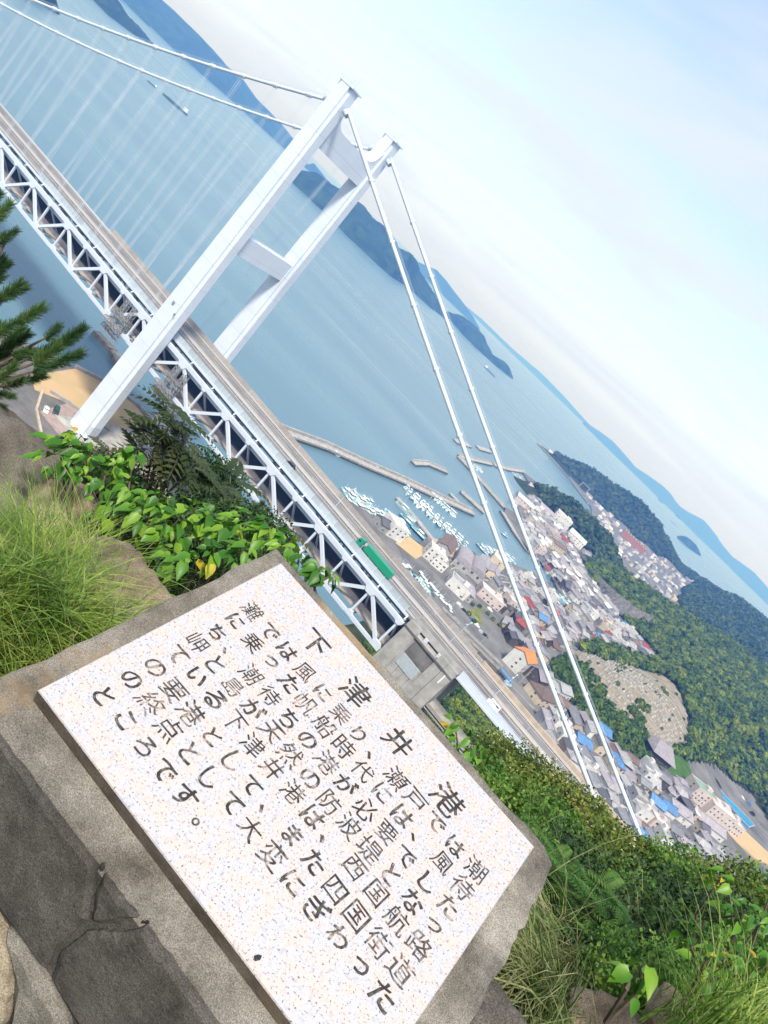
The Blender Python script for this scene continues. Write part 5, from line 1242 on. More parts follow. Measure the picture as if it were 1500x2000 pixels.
# ================================================================ DRAPED GROUND, GRAVEYARD, WOODS
def drape(name, label, poly, m, lift, res=4.0, hf=None, cat='ground'):
    hf = hf or land_h; xs = np.arange(min(p[0] for p in poly), max(p[0] for p in poly) + res, res); ys = np.arange(min(p[1] for p in poly), max(p[1] for p in poly) + res, res)
    X, Y = np.meshgrid(xs, ys); Z = hf(X, Y); Z = Z + (fbm(X / 35, Y / 35, 4, 31) - 0.47) * 5.0 * np.clip((Z - 4) / 10, 0, 1)
    Z = np.maximum(Z + lift, 2.3 + lift); idx = np.arange(X.size).reshape(X.shape)
    F = [[idx[j, i], idx[j, i + 1], idx[j + 1, i + 1], idx[j + 1, i]] for j in range(len(ys) - 1) for i in range(len(xs) - 1) if in_poly(xs[i] + res / 2, ys[j] + res / 2, poly)]
    o = add(name, new_mesh(name, np.stack([X, Y, Z], -1).reshape(-1, 3), np.array(F), [m], True)); return tag(o, label, cat, kind='structure')
def th(x, y):                              # terrain height with its roughness
    z = land_h(np.asarray(x, float), np.asarray(y, float)); return z + (fbm(np.asarray(x) / 35, np.asarray(y) / 35, 4, 31) - 0.47) * 5.0 * np.clip((z - 4) / 10, 0, 1)
Z1 = [(140, 205), (150, 150), (200, 135), (260, 130), (310, 160), (338, 235), (340, 300), (326, 340), (296, 340), (272, 325), (250, 290), (240, 246), (215, 226), (190, 222), (160, 240)]
Z0 = [(80, 200), (112, 158), (152, 148), (166, 200), (162, 264), (100, 286), (78, 262)]
Z2 = [(92, 290), (110, 270), (150, 235), (165, 262), (164, 330), (172, 400), (205, 470), (222, 520), (200, 560), (165, 575), (150, 500), (128, 440), (104, 380)]
Z3 = [(20, 580), (60, 540), (110, 500), (160, 500), (202, 550), (160, 606), (110, 640), (86, 690), (75, 775), (120, 800), (150, 860), (150, 920), (122, 905), (112, 850), (70, 828), (20, 842), (-32, 846), (-30, 800), (-12, 756), (4, 700)]
Z4 = [(-60, 985), (20, 985), (130, 950), (190, 920), (235, 1000), (210, 1200), (196, 1400), (205, 1600), (215, 1850), (150, 1800), (60, 1712), (-60, 1665), (-130, 1650), (-90, 1570), (-20, 1440), (0, 1250)]
for k, (zp, lb) in enumerate(((Z0, 'grey ground round the dry grass field'), (Z1, 'grey ground among the houses below the graveyard'), (Z2, 'grey ground among the houses above the harbour road'), (Z3, 'grey ground of mid town'), (Z4, 'grey ground of the far valley houses'))):
    drape('town_slope', lb, zp, M_TOWN, 0.35, 3.5 if k < 3 else 6.0)
drape('town_slope', 'grey ground round the school and pool', [(275, 240), (330, 240), (366, 330), (372, 436), (335, 454), (292, 412), (268, 345)], M_TOWN, 0.3, 3.5)
GRAVE = [(160, 300), (172, 282), (196, 262), (216, 262), (228, 284), (246, 305), (262, 342), (258, 385), (244, 424), (222, 436), (204, 405), (190, 365), (172, 335)]
LAWN = [(232, 262), (250, 276), (268, 300), (280, 326), (268, 342), (256, 322), (244, 300), (228, 282)]
drape('graveyard_slope', 'bare pale earth terraces of the hillside graveyard', GRAVE, M_DIRT, 0.5, 3.0)
drape('lawn', 'smooth green grass bank beside the graveyard', LAWN, M_GRASSG, 0.7, 3.0)
M_GSTONE = mat('grave_stone', (0.4, 0.38, 0.35), 0.8, noise=0.15, nscale=2, rnd=0.25)
g = MB(); g.box((0, 0, 0.15), (1.5, 1.5, 0.7)); g.box((0, 0, 0.65), (1.0, 1.0, 0.35)); gb = g.mesh('grave_plinth', M_GSTONE)
g = MB(); g.box((0, 0, 1.45), (0.55, 0.55, 1.3)); g.box((0, 0, 2.15), (0.4, 0.4, 0.14)); gs = g.mesh('grave_pillar', M_GSTONE)
cnt = 0; Rg = random.Random(5)
TERR = []
for r_ in range(26):
    s0 = 0.0
    for c_ in range(30):
        u = c_ * 4.1 + Rg.uniform(-1, 1); v = r_ * 6.0 + Rg.uniform(-0.5, 0.5); x = 158 + u * 0.82 + v * 0.25; y = 262 + v + u * -0.05
        if not in_poly(x, y, GRAVE) or Rg.random() < 0.22 or cnt >= 290: continue
        px_, py_, d_ = proj((x, y, 20))
        t = thing('gravestone', 'grey stone grave pillar among the crowded hillside graves', 'gravestone', (x, y, float(th(x, y)) + 0.5), 0.25 + Rg.uniform(-0.12, 0.12), 'gravestones of the hillside graveyard')
        t.scale = (1, 1, Rg.uniform(0.75, 1.25)); add('plinth', gb, t); add('pillar', gs, t); cnt += 1
for r_ in range(12):                        # terrace walls
    v = r_ * 13.0; pts = []
    for c_ in range(0, 32):
        u = c_ * 3.6; x = 158 + u * 0.82 + v * 0.25; y = 260 + v + u * -0.05
        if in_poly(x, y, GRAVE): pts.append((x, y, float(th(x, y))))
    if len(pts) > 3:
        t = thing('terrace_wall', 'pale terrace wall of the graveyard, %s up the slope' % ('lowest', 'second', 'third', 'fourth', 'fifth', 'sixth', 'seventh', 'eighth', 'ninth', 'tenth', 'eleventh', 'twelfth')[r_], 'wall', pts[0], group='graveyard terrace walls')
        b = MB()
        for i in range(len(pts) - 1): b.bar(Vector(pts[i]) - Vector(pts[0]) + Vector((0, 0, 0.3)), Vector(pts[i + 1]) - Vector(pts[0]) + Vector((0, 0, 0.3)), 0.5, 1.7)
        b.build('wall_run', M_CONC, t)
rw = [onz(1120, 1084, 6), onz(1150, 1130, 9), onz(1190, 1170, 15), onz(1230, 1200, 21), onz(1262, 1216, 25)]
rt = thing('retaining_wall', 'long dark retaining slope below the bright green wooded hill', 'wall', tuple(rw[0])); b = MB()
for i in range(4):
    p, q = Vector(rw[i]), Vector(rw[i + 1]); n_ = Vector((0.15, 1, 0)).normalized(); o0 = Vector(rw[0])
    b.raw([p - o0 - Vector((0, 0, 6)), q - o0 - Vector((0, 0, 6)), q - o0 + n_ * 9 + Vector((0, 0, 9)), p - o0 + n_ * 9 + Vector((0, 0, 9)), p - o0 + n_ * 14 - Vector((0, 0, 6)), q - o0 + n_ * 14 - Vector((0, 0, 6))], [[0, 1, 2, 3], [3, 2, 5, 4], [0, 3, 4], [1, 5, 2]])
b.build('slope_face', M_CONC_D, rt)

def leaf_mat(name, cols, rough=0.55, trans=0.25, coord='Object', s1=0.11, s2=1.7, rnd=0.0, spec=0.25):
    m = bpy.data.materials.new(name); m.use_nodes = True; n, l = m.node_tree.nodes, m.node_tree.links; b = n['Principled BSDF']
    t = n.new('ShaderNodeTexCoord'); a = n.new('ShaderNodeTexNoise'); a.inputs['Scale'].default_value = s1; a.inputs['Detail'].default_value = 2; l.new(t.outputs[coord], a.inputs['Vector'])
    c = n.new('ShaderNodeTexNoise'); c.inputs['Scale'].default_value = s2; c.inputs['Detail'].default_value = 1; l.new(t.outputs[coord], c.inputs['Vector'])
    mx_ = n.new('ShaderNodeMath'); mx_.operation = 'ADD'; l.new(a.outputs['Fac'], mx_.inputs[0]); ml = n.new('ShaderNodeMath'); ml.operation = 'MULTIPLY_ADD'; ml.inputs[1].default_value = 0.55; ml.inputs[2].default_value = -0.27
    l.new(c.outputs['Fac'], ml.inputs[0]); l.new(ml.outputs[0], mx_.inputs[1]); src = mx_.outputs[0]
    if rnd:
        oi = n.new('ShaderNodeObjectInfo'); m2 = n.new('ShaderNodeMath'); m2.operation = 'MULTIPLY_ADD'; m2.inputs[1].default_value = rnd; m2.inputs[2].default_value = -rnd / 2; l.new(oi.outputs['Random'], m2.inputs[0])
        m3 = n.new('ShaderNodeMath'); m3.operation = 'ADD'; l.new(src, m3.inputs[0]); l.new(m2.outputs[0], m3.inputs[1]); src = m3.outputs[0]
    r = n.new('ShaderNodeValToRGB'); l.new(src, r.inputs[0]); e = r.color_ramp.elements
    e[0].position = 0.3; e[0].color = (*cols[0], 1); e[1].position = 0.72; e[1].color = (*cols[-1], 1)
    if len(cols) == 3:
        k = e.new(0.5); k.color = (*cols[1], 1)
    l.new(r.outputs[0], b.inputs['Base Color']); b.inputs['Roughness'].default_value = rough; b.inputs['Specular IOR Level'].default_value = spec
    if trans:
        tr = n.new('ShaderNodeBsdfTranslucent'); l.new(r.outputs[0], tr.inputs['Color']); ms = n.new('ShaderNodeMixShader'); ms.inputs[0].default_value = trans
        l.new(b.outputs[0], ms.inputs[1]); l.new(tr.outputs[0], ms.inputs[2]); l.new(ms.outputs[0], n['Material Output'].inputs['Surface'])
    return m
M_WOOD = leaf_mat('woodland_leaves', [(0.018, 0.046, 0.01), (0.075, 0.135, 0.018), (0.23, 0.27, 0.035)], trans=0.15, s1=0.09, s2=0.9)
M_WOODF = leaf_mat('far_woodland_leaves', [(0.02, 0.044, 0.014), (0.042, 0.08, 0.022), (0.085, 0.12, 0.03)], trans=0.1, s1=0.05, s2=0.5)
M_BARK = mat('bark', (0.09, 0.065, 0.045), 0.9, noise=0.35, nscale=3)
def cube_sphere(k):
    V = []; F = []
    for ax in range(3):
        for s in (-1, 1):
            b = len(V)
            for i in range(k + 1):
                for j in range(k + 1):
                    p = [0, 0, 0]; p[ax] = s; p[(ax + 1) % 3] = (-1 + 2 * i / k); p[(ax + 2) % 3] = (-1 + 2 * j / k) * s
                    V.append(p)
            for i in range(k):
                for j in range(k): F.append([b + i * (k + 1) + j, b + (i + 1) * (k + 1) + j, b + (i + 1) * (k + 1) + j + 1, b + i * (k + 1) + j + 1])
    V = np.array(V, float); V /= np.linalg.norm(V, axis=1)[:, None]
    return V, np.array(F)
def crown(rs, k, nleaf, size, lumps=7):
    """unit crown (radius about 1): a lumpy core and leaf clumps standing off it"""
    V, F = cube_sphere(k); C = rs.normal(size=(lumps, 3)); C /= np.linalg.norm(C, axis=1)[:, None]; C[:, 2] = np.abs(C[:, 2]) * 0.8
    amp = rs.uniform(0.15, 0.5, lumps)
    def radius(U): return 0.66 + np.max(amp * np.clip((U @ C.T - 0.45) / 0.55, 0, 1) ** 0.8, axis=1)
    core = V * radius(V)[:, None] * 0.9; core[:, 2] *= 0.85
    U = rs.normal(size=(nleaf, 3)); U /= np.linalg.norm(U, axis=1)[:, None]; U[:, 2] = np.where(U[:, 2] < -0.5, -U[:, 2], U[:, 2])
    P = U * (radius(U) * rs.uniform(0.88, 1.1, nleaf))[:, None]; P[:, 2] *= 0.85
    N = U + rs.normal(size=(nleaf, 3)) * 0.55 + np.array([0, 0, 0.35]); N /= np.linalg.norm(N, axis=1)[:, None]
    T = np.cross(N, rs.normal(size=(nleaf, 3))); T /= np.linalg.norm(T, axis=1)[:, None]; B = np.cross(N, T)
    s = size * rs.uniform(0.6, 1.3, nleaf)[:, None]; T = T * s; B = B * s * 0.75
    q = np.stack([P - T - B * 0.4, P - B + T * 0.3, P + T + B * 0.5, P + B - T * 0.4], 1) + N[:, None, :] * (rs.uniform(-0.04, 0.04, (nleaf, 4, 1)))
    LV = q.reshape(-1, 3); LF = np.arange(nleaf * 4).reshape(-1, 4) + len(core)
    return np.vstack([core, LV]), np.vstack([F, LF])
rs = np.random.RandomState(3)
CR_N = [crown(rs, 3, 120, 0.2) for _ in range(6)]; CR_F = [crown(rs, 2, 34, 0.33, 5) for _ in range(5)]; CR_H = [crown(rs, 3, 230, 0.13) for _ in range(5)]
def wood(name, label, pts, variants, m):
    Vs, Fs = [], []; off = 0; R = np.random.RandomState(len(pts))
    for (x, y, z, r, hgt) in pts:
        V, F = variants[R.randint(len(variants))]; a = R.uniform(0, 6.28); c, s = math.cos(a), math.sin(a)
        Vx = np.stack([x + (V[:, 0] * c - V[:, 1] * s) * r * R.uniform(0.9, 1.15), y + (V[:, 0] * s + V[:, 1] * c) * r, z + hgt + V[:, 2] * r * R.uniform(0.9, 1.35)], -1)
        Vs.append(Vx); Fs.append(F + off); off += len(V)
    o = add(name, new_mesh(name, np.vstack(Vs), np.vstack(Fs), [m])); return tag(o, label, 'trees', kind='stuff')
def scatter(x0, x1, y0, y1, sp, ok, seed, hf):
    R = np.random.RandomState(seed); xs = np.arange(x0, x1, sp); ys = np.arange(y0, y1, sp * 0.87); X, Y = np.meshgrid(xs, ys); X[1::2] += sp / 2
    X = (X + R.uniform(-0.35, 0.35, X.shape) * sp).ravel(); Y = (Y + R.uniform(-0.35, 0.35, Y.shape) * sp).ravel(); Z = hf(X, Y)
    d = np.stack([X, Y, Z + 4], -1) - CAM; zc = d @ FWD; u = 750 + FPX * (d @ RIGHT) / zc; v = 1000 - FPX * (d @ UPV) / zc
    k = (zc > 1) & (u > -140) & (u < 1640) & (v > -140) & (v < 2140)
    return [(x, y, z) for x, y, z in zip(X[k], Y[k], Z[k]) if ok(x, y, z)]
def derolled(px, py):
    x, y = px - 750, py - 1000
    return x * math.cos(ROLL) + y * math.sin(ROLL), x * math.sin(ROLL) - y * math.cos(ROLL)
VEG = sorted(derolled(*p) for p in [(-150, 700), (0, 800), (60, 835), (140, 882), (190, 897), (300, 960), (420, 1020), (560, 1090), (700, 1260), (800, 1395), (870, 1415), (960, 1478), (1150, 1590), (1260, 1645), (1400, 1720), (1500, 1770), (1700, 1900)])
VU, VV = [a for a, b in VEG], [b for a, b in VEG]
def below_line(x, y, ztop):                # keeps the slope's planting under the outline it has in the photograph
    u_, v_, d_ = proj((x, y, ztop)); a, b = derolled(u_, v_)
    return b < np.interp(a, VU, VV)
HPOS = np.array([(h[0].location.x, h[0].location.y) for h in HOUSES])
def clear_of_houses(x, y, r): return np.min(np.hypot(HPOS[:, 0] - x, HPOS[:, 1] - y)) > r
SCHOOL = [(275, 235), (330, 240), (366, 330), (374, 440), (335, 458), (292, 415), (268, 345)]
def ok_near(x, y, z):
    if z < 5.5 or in_poly(x, y, GRAVE) or in_poly(x, y, LAWN) or in_poly(x, y, SCHOOL): return False
    for zp in (Z0, Z1, Z2, Z3):
        if in_poly(x, y, zp): return False
    return clear_of_houses(x, y, 8.5)
Rw = random.Random(9)
NEARW = [(x, y, z, Rw.uniform(2.0, 4.4) if Rw.random() < 0.82 else Rw.uniform(4.8, 6.4), Rw.uniform(1.6, 4.6)) for x, y, z in scatter(90, 700, 225, 900, 6.0, ok_near, 1, th)]
NEARW.sort(key=lambda p: math.dist(p[:3], CAM))
SINGLE = NEARW[:150]; NEARW = NEARW[150:]
print('NEAR WOODS', len(NEARW))
wood('woodland', 'green wooded hillside behind the graveyard and town', NEARW, CR_N, M_WOOD)
SHIP = P3(1230.9, 1064.0, 2)
def ok_far(x, y, z):
    if z < 7.5: return False
    for zp in (Z3, Z4):
        if in_poly(x, y, zp): return False
    return clear_of_houses(x, y, 10) and math.dist((x, y), SHIP[:2]) > 48
FARW = [(x, y, z, Rw.uniform(4.5, 7.5), Rw.uniform(2.5, 4)) for x, y, z in scatter(-440, 740, 830, 2150, 10.5, ok_far, 2, th)]
print('FAR WOODS', len(FARW))
wood('far_woodland', 'dark green wooded headland and ridge beyond the town', FARW, CR_F, M_WOODF)
# the ones that show largest stand alone, trunk and crown
CRM = [new_mesh('tree_crown', V * np.array([1, 1, 1.1]), F, [M_WOOD]) for V, F in CR_N]
tk = MB(); tk.tube([(0, 0, -0.6), (0.05, 0, 0.4), (0, 0.06, 1.0)], [0.1, 0.075, 0.05], 6)
for a in (0.3, 2.4, 4.4): tk.tube([(0, 0.03, 0.7), (0.3 * math.cos(a), 0.3 * math.sin(a), 1.15)], [0.045, 0.02], 5)
TKM = tk.mesh('tree_trunk', M_BARK)
def tree(x, y, z, r, h, label, group):
    t = thing('tree', label, 'tree', (x, y, z), Rw.uniform(0, 6.28), group)
    k = add('trunk', TKM, t); k.scale = (r, r, h + 0.3 * r)
    c = add('crown', Rw.choice(CRM), t); c.location = (0, 0, h); c.scale = (r, r, r * Rw.uniform(0.9, 1.25))
    return t
for (x, y, z, r, h) in SINGLE: tree(x, y, z, r, h, 'leafy green tree at the edge of the graveyard wood', 'trees edging the graveyard wood')
TREES = []
for (px, py, z, lab) in [(922, 1182, 3, 'field'), (935, 1186, 3, 'field'), (950, 1200, 3, 'field'), (960, 1212, 3, 'field'), (972, 1225, 3, 'field'), (914, 1200, 3, 'field'), (925, 1215, 3, 'field'), (1035, 945, 3, 'basin'), (1046, 955, 3, 'basin'), (1056, 963, 3, 'basin'), (1012, 1010, 3, 'quay'), (1018, 1020, 3, 'quay'), (1024, 1030, 3, 'quay'),
                         (1105, 1310, 12, 'slope'), (1115, 1330, 12, 'slope'), (1100, 1345, 10, 'slope'), (1170, 1395, 12, 'slope'), (1185, 1410, 12, 'slope'), (1200, 1425, 12, 'slope'), (1215, 1440, 12, 'slope'), (1225, 1395, 16, 'slope'), (1235, 1405, 16, 'slope'), (1245, 1415, 16, 'slope'), (1250, 1395, 18, 'slope'), (1238, 1385, 18, 'slope'), (1160, 1330, 16, 'slope'), (1075, 1240, 4, 'slope'), (1085, 1250, 4, 'slope'), (1140, 1090, 5, 'slope')]:
    p = onz(px, py, z); g = max(float(th(p[0], p[1])), 2.4); r = 1.6 if lab == 'field' else 3.4
    TREES.append((tree(p[0], p[1], g, r, r * 0.7, {'field': 'small round tree edging the dry grass field', 'basin': 'green tree on the outer basin shore', 'quay': 'green tree on the inner harbour quay', 'slope': 'green tree between the houses and graveyard'}[lab], {'field': 'trees by the field', 'basin': 'trees by the basin', 'quay': 'trees on the quay', 'slope': 'trees below the graveyard'}[lab]), {'field': 'small round tree edging the dry grass field', 'basin': 'green tree on the outer basin shore', 'quay': 'green tree on the inner harbour quay', 'slope': 'green tree between the houses and graveyard'}[lab]))
for k in range(60):
    x, y = Rw.uniform(160, 262), Rw.uniform(262, 436)
    if in_poly(x, y, GRAVE): TREES.append((tree(x, y, float(th(x, y)) + 0.4, Rw.uniform(0.8, 1.9), 0.6, 'bush', 'bushes in the graveyard'), 'small green bush between the hillside graves'))
single_out(TREES)
# slope of the viewpoint hill below the foreground
def ok_hill(x, y, z):
    d = math.dist((x, y), CAM[:2])
    if z < 3.5 or d < 34 or (-26 < x < 20 and y > -60): return False
    if 124 < x < 158 and -26 < y < 26: return False
    if x > 150 and y > -22: return y < -13.5 and z < 42
    return not (x < 26 and y > -75)
HILLW = [(x, y, z, Rw.uniform(1.9, 3.4), Rw.uniform(1.2, 2.4)) for x, y, z in scatter(-30, 320, -245, 20, 4.6, ok_hill, 3, hill_h)]
HILLW = [p for p in HILLW if below_line(p[0], p[1], p[2] + p[4] + p[3] * 1.2)]
HILLW += [(x, y, z, Rw.uniform(1.2, 2.2), Rw.uniform(0.6, 1.4)) for x, y, z in scatter(154, 222, -60, 14, 3.2, lambda x, y, z: (z < 42 and not (-13.5 < y < -1)) or (z < 31), 13, hill_h) if z < 44]
print('HILL WOODS', len(HILLW))
wood('hillside_woodland', 'dense green scrub on the slope below the viewpoint', HILLW, CR_H, M_WOOD)
BACKW = [(x, y, z, Rw.uniform(2.6, 4.2), Rw.uniform(2, 3)) for x, y, z in scatter(208, 340, 14, 132, 5.5, lambda x, y, z: y > 16 and z > 4 and not (x < 236 and y < 26), 4, hill_h)]
BACKW += [(x, y, z, Rw.uniform(1.8, 3.0), Rw.uniform(1.0, 2.0)) for x, y, z in scatter(106, 208, 14, 142, 4.4, lambda x, y, z: z > 3.0 and not (128 < x < 157 and y < 24), 14, hill_h)]
wood('roadside_woodland', 'dark green trees between the viaduct and the houses', BACKW, CR_N, M_WOOD)
# ================================================================ FOREGROUND
def granite_material():
    m = bpy.data.materials.new('white_granite'); m.use_nodes = True; n, l = m.node_tree.nodes, m.node_tree.links; b = n['Principled BSDF']
    t = n.new('ShaderNodeTexCoord')
    def noise(scale, det=2.0, rough=0.5):
        x = n.new('ShaderNodeTexNoise'); x.inputs['Scale'].default_value = scale; x.inputs['Detail'].default_value = det; x.inputs['Roughness'].default_value = rough; l.new(t.outputs['Object'], x.inputs['Vector']); return x.outputs['Fac']
    def ramp(src, p0, c0, p1, c1):
        r = n.new('ShaderNodeValToRGB'); l.new(src, r.inputs[0]); e = r.color_ramp.elements; e[0].position = p0; e[0].color = (*c0, 1); e[1].position = p1; e[1].color = (*c1, 1); return r.outputs[0]
    def mix(a, bb, f, fac=None):
        x = n.new('ShaderNodeMix'); x.data_type = 'RGBA'
        if fac is None: l.new(f, x.inputs['Factor'])
        else: x.inputs['Factor'].default_value = fac
        l.new(a, x.inputs['A'])
        if isinstance(bb, tuple): x.inputs['B'].default_value = (*bb, 1)
        else: l.new(bb, x.inputs['B'])
        return x.outputs['Result']
    base = ramp(noise(38, 3), 0.42, (0.47, 0.395, 0.355), 0.58, (0.41, 0.4, 0.41))
    sp1 = ramp(noise(230, 3, 0.7), 0.36, (1, 1, 1), 0.42, (0, 0, 0)); m1 = mix(base, (0.12, 0.105, 0.1), sp1)
    sp2 = ramp(noise(90, 4, 0.75), 0.35, (0.5, 0.5, 0.5), 0.47, (0, 0, 0)); m2 = mix(m1, (0.29, 0.27, 0.28), sp2)
    sp3 = ramp(noise(230, 2, 0.6), 0.66, (0, 0, 0), 0.76, (0.7, 0.7, 0.7)); m3 = mix(m2, (0.56, 0.53, 0.5), sp3)
    st = ramp(noise(6, 6, 0.65), 0.6, (0, 0, 0), 0.82, (0.35, 0.35, 0.35)); m4 = mix(m3, (0.55, 0.42, 0.28), st)
    l.new(m4, b.inputs['Base Color']); b.inputs['Roughness'].default_value = 0.62; b.inputs['Specular IOR Level'].default_value = 0.3
    return m
M_GRAN = granite_material()
def rough_concrete(name, c0, c1, c2, s=1.0):
    m = bpy.data.materials.new(name); m.use_nodes = True; n, l = m.node_tree.nodes, m.node_tree.links; b = n['Principled BSDF']
    t = n.new('ShaderNodeTexCoord')
    def noise(scale, det, rough=0.6):
        x = n.new('ShaderNodeTexNoise'); x.inputs['Scale'].default_value = scale * s; x.inputs['Detail'].default_value = det; x.inputs['Roughness'].default_value = rough; l.new(t.outputs['Object'], x.inputs['Vector']); return x.outputs['Fac']
    r = n.new('ShaderNodeValToRGB'); l.new(noise(7, 12, 0.72), r.inputs[0]); e = r.color_ramp.elements; e[0].position = 0.33; e[0].color = (*c0, 1); e[1].position = 0.66; e[1].color = (*c1, 1)
    g = n.new('ShaderNodeValToRGB'); l.new(noise(520, 2), g.inputs[0]); e = g.color_ramp.elements; e[0].position = 0.36; e[0].color = (0.5, 0.5, 0.5, 1); e[1].position = 0.66; e[1].color = (1.45, 1.45, 1.45, 1)
    mu = n.new('ShaderNodeMix'); mu.data_type = 'RGBA'; mu.blend_type = 'MULTIPLY'; mu.inputs['Factor'].default_value = 0.85; l.new(r.outputs[0], mu.inputs['A']); l.new(g.outputs[0], mu.inputs['B'])
    st = n.new('ShaderNodeValToRGB'); l.new(noise(2.7, 7, 0.68), st.inputs[0]); e = st.color_ramp.elements; e[0].position = 0.36; e[0].color = (0.5, 0.48, 0.45, 1); e[1].position = 0.62; e[1].color = (1.12, 1.12, 1.12, 1)
    mu2 = n.new('ShaderNodeMix'); mu2.data_type = 'RGBA'; mu2.blend_type = 'MULTIPLY'; mu2.inputs['Factor'].default_value = 1.0; l.new(mu.outputs['Result'], mu2.inputs['A']); l.new(st.outputs[0], mu2.inputs['B']); mu = mu2
    o = n.new('ShaderNodeValToRGB'); l.new(noise(4.3, 5), o.inputs[0]); e = o.color_ramp.elements; e[0].position = 0.6; e[0].color = (0, 0, 0, 1); e[1].position = 0.72; e[1].color = (0.8, 0.8, 0.8, 1)
    mx_ = n.new('ShaderNodeMix'); mx_.data_type = 'RGBA'; l.new(o.outputs[0], mx_.inputs['Factor']); l.new(mu.outputs['Result'], mx_.inputs['A']); mx_.inputs['B'].default_value = (*c2, 1)
    l.new(mx_.outputs['Result'], b.inputs['Base Color']); b.inputs['Roughness'].default_value = 0.92; b.inputs['Specular IOR Level'].default_value = 0.2
    bp = n.new('ShaderNodeBump'); bp.inputs['Strength'].default_value = 0.8; bp.inputs['Distance'].default_value = 0.008 if s > 0.6 else 0.03; l.new(noise(90, 8, 0.75), bp.inputs['Height']); l.new(bp.outputs[0], b.inputs['Normal'])
    return m
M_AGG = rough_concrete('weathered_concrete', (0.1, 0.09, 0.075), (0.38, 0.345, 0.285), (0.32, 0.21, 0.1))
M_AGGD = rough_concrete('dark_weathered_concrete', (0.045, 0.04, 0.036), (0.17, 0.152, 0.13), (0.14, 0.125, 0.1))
M_TANST = rough_concrete('tan_stone', (0.33, 0.27, 0.18), (0.45, 0.38, 0.27), (0.25, 0.18, 0.1))
M_GRANSIDE = rough_concrete('dirty_shaded_granite_side', (0.12, 0.095, 0.07), (0.27, 0.22, 0.17), (0.2, 0.13, 0.07), 1.6)  # dirt and the shading of the slab sides, both put into this darker colour
M_LICHEN = rough_concrete('lichen_concrete', (0.2, 0.2, 0.2), (0.36, 0.36, 0.35), (0.3, 0.28, 0.22))

A0 = Vector((172.70424, -235.32037, 129.37788)); E1 = Vector((0.99614744, 0.08536536, 0.02007565)).normalized(); E2 = Vector((0.08321568, -0.91706896, -0.3899483)).normalized(); NN = Vector((0.01487733, -0.39011661, 0.92063963)).normalized()
L1, L2 = 0.7185, 0.5447
mon = thing('inscribed_stone', 'tilted white granite stone with black Japanese inscription on a concrete plinth', 'monument', (A0.x + 0.36, A0.y - 0.3, 128.2))
MON0 = mon.location.copy()
def S3(u, v, w): return A0 + E1 * u + E2 * v + NN * w - MON0
FR = Matrix(((E1.x, -E2.x, NN.x, 0), (E1.y, -E2.y, NN.y, 0), (E1.z, -E2.z, NN.z, 0), (0, 0, 0, 1)))     # x along the lines, y up the stone, z out of it
FR.translation = A0 - MON0
def local_poly(pts, w0, w1, bev=0.0):
    b = MB(); n = len(pts); cx = sum(p[0] for p in pts) / n; cy = sum(p[1] for p in pts) / n
    if bev:
        ins = []
        for (x, y) in pts:
            d = math.hypot(x - cx, y - cy); ins.append((x - (x - cx) / d * bev, y - (y - cy) / d * bev))
        V = [(x, -y, w0) for x, y in pts] + [(x, -y, w1 - bev) for x, y in pts] + [(x, -y, w1) for x, y in ins]
        F = [[i, (i + 1) % n, n + (i + 1) % n, n + i] for i in range(n)] + [[n + i, n + (i + 1) % n, 2 * n + (i + 1) % n, 2 * n + i] for i in range(n)] + [list(range(2 * n, 3 * n)), list(range(n))[::-1]]
        fm = [1] * n + [0] * n + [0, 1]
    else:
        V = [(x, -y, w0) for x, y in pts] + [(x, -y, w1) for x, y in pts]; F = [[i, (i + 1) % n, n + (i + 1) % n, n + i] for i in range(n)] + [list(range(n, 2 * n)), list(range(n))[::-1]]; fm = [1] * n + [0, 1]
    return V, F, fm
# granite slab, counter-clockwise seen from outside (v runs down)
sp_ = [(0, L2), (L1, L2), (L1, 0), (0, 0)]
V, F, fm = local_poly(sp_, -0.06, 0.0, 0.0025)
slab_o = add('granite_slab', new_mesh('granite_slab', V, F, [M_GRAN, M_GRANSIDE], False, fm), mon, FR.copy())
# plinth: irregular outline, straight down to the ground
def jag(p, q, n, a, R):
    out = []
    for k in range(n):
        t = k / n; dx, dy = q[0] - p[0], q[1] - p[1]; L = math.hypot(dx, dy); o = R.uniform(-a, a) * (1 if k else 0.3); out.append((p[0] + dx * t - dy / L * o, p[1] + dy * t + dx / L * o))
    return out
Rj = random.Random(4); cor = [(-0.056, 0.611), (0.785, 0.613), (0.792, 0.2), (0.772, -0.036), (0.742, -0.052), (-0.045, -0.05)]
PO = []
for i in range(6): PO += jag(cor[i], cor[(i + 1) % 6], 16 if i in (0, 2, 4, 5) else (10 if i == 1 else 3), 0.0028 if i in (0,) else 0.0045, Rj)
n = len(PO); top = [S3(u, v, -0.035) for u, v in PO]; ins_ = []
cu, cv = 0.365, 0.28
for u, v in PO:
    d = math.hypot(u - cu, v - cv); ins_.append(S3(u - (u - cu) / d * 0.006, v - (v - cv) / d * 0.006, -0.033))
bot = [Vector((p.x, p.y, -0.25)) for p in top]
b = MB(); b.raw(bot + top + ins_, [[i, (i + 1) % n, n + (i + 1) % n, n + i] for i in range(n)] + [[n + i, n + (i + 1) % n, 2 * n + (i + 1) % n, 2 * n + i] for i in range(n)] + [list(range(2 * n, 3 * n))])
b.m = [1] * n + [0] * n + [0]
pl = add('plinth', new_mesh('plinth', b.v, b.f, [M_AGG, M_AGGD, M_LICHEN], False, b.m), mon)
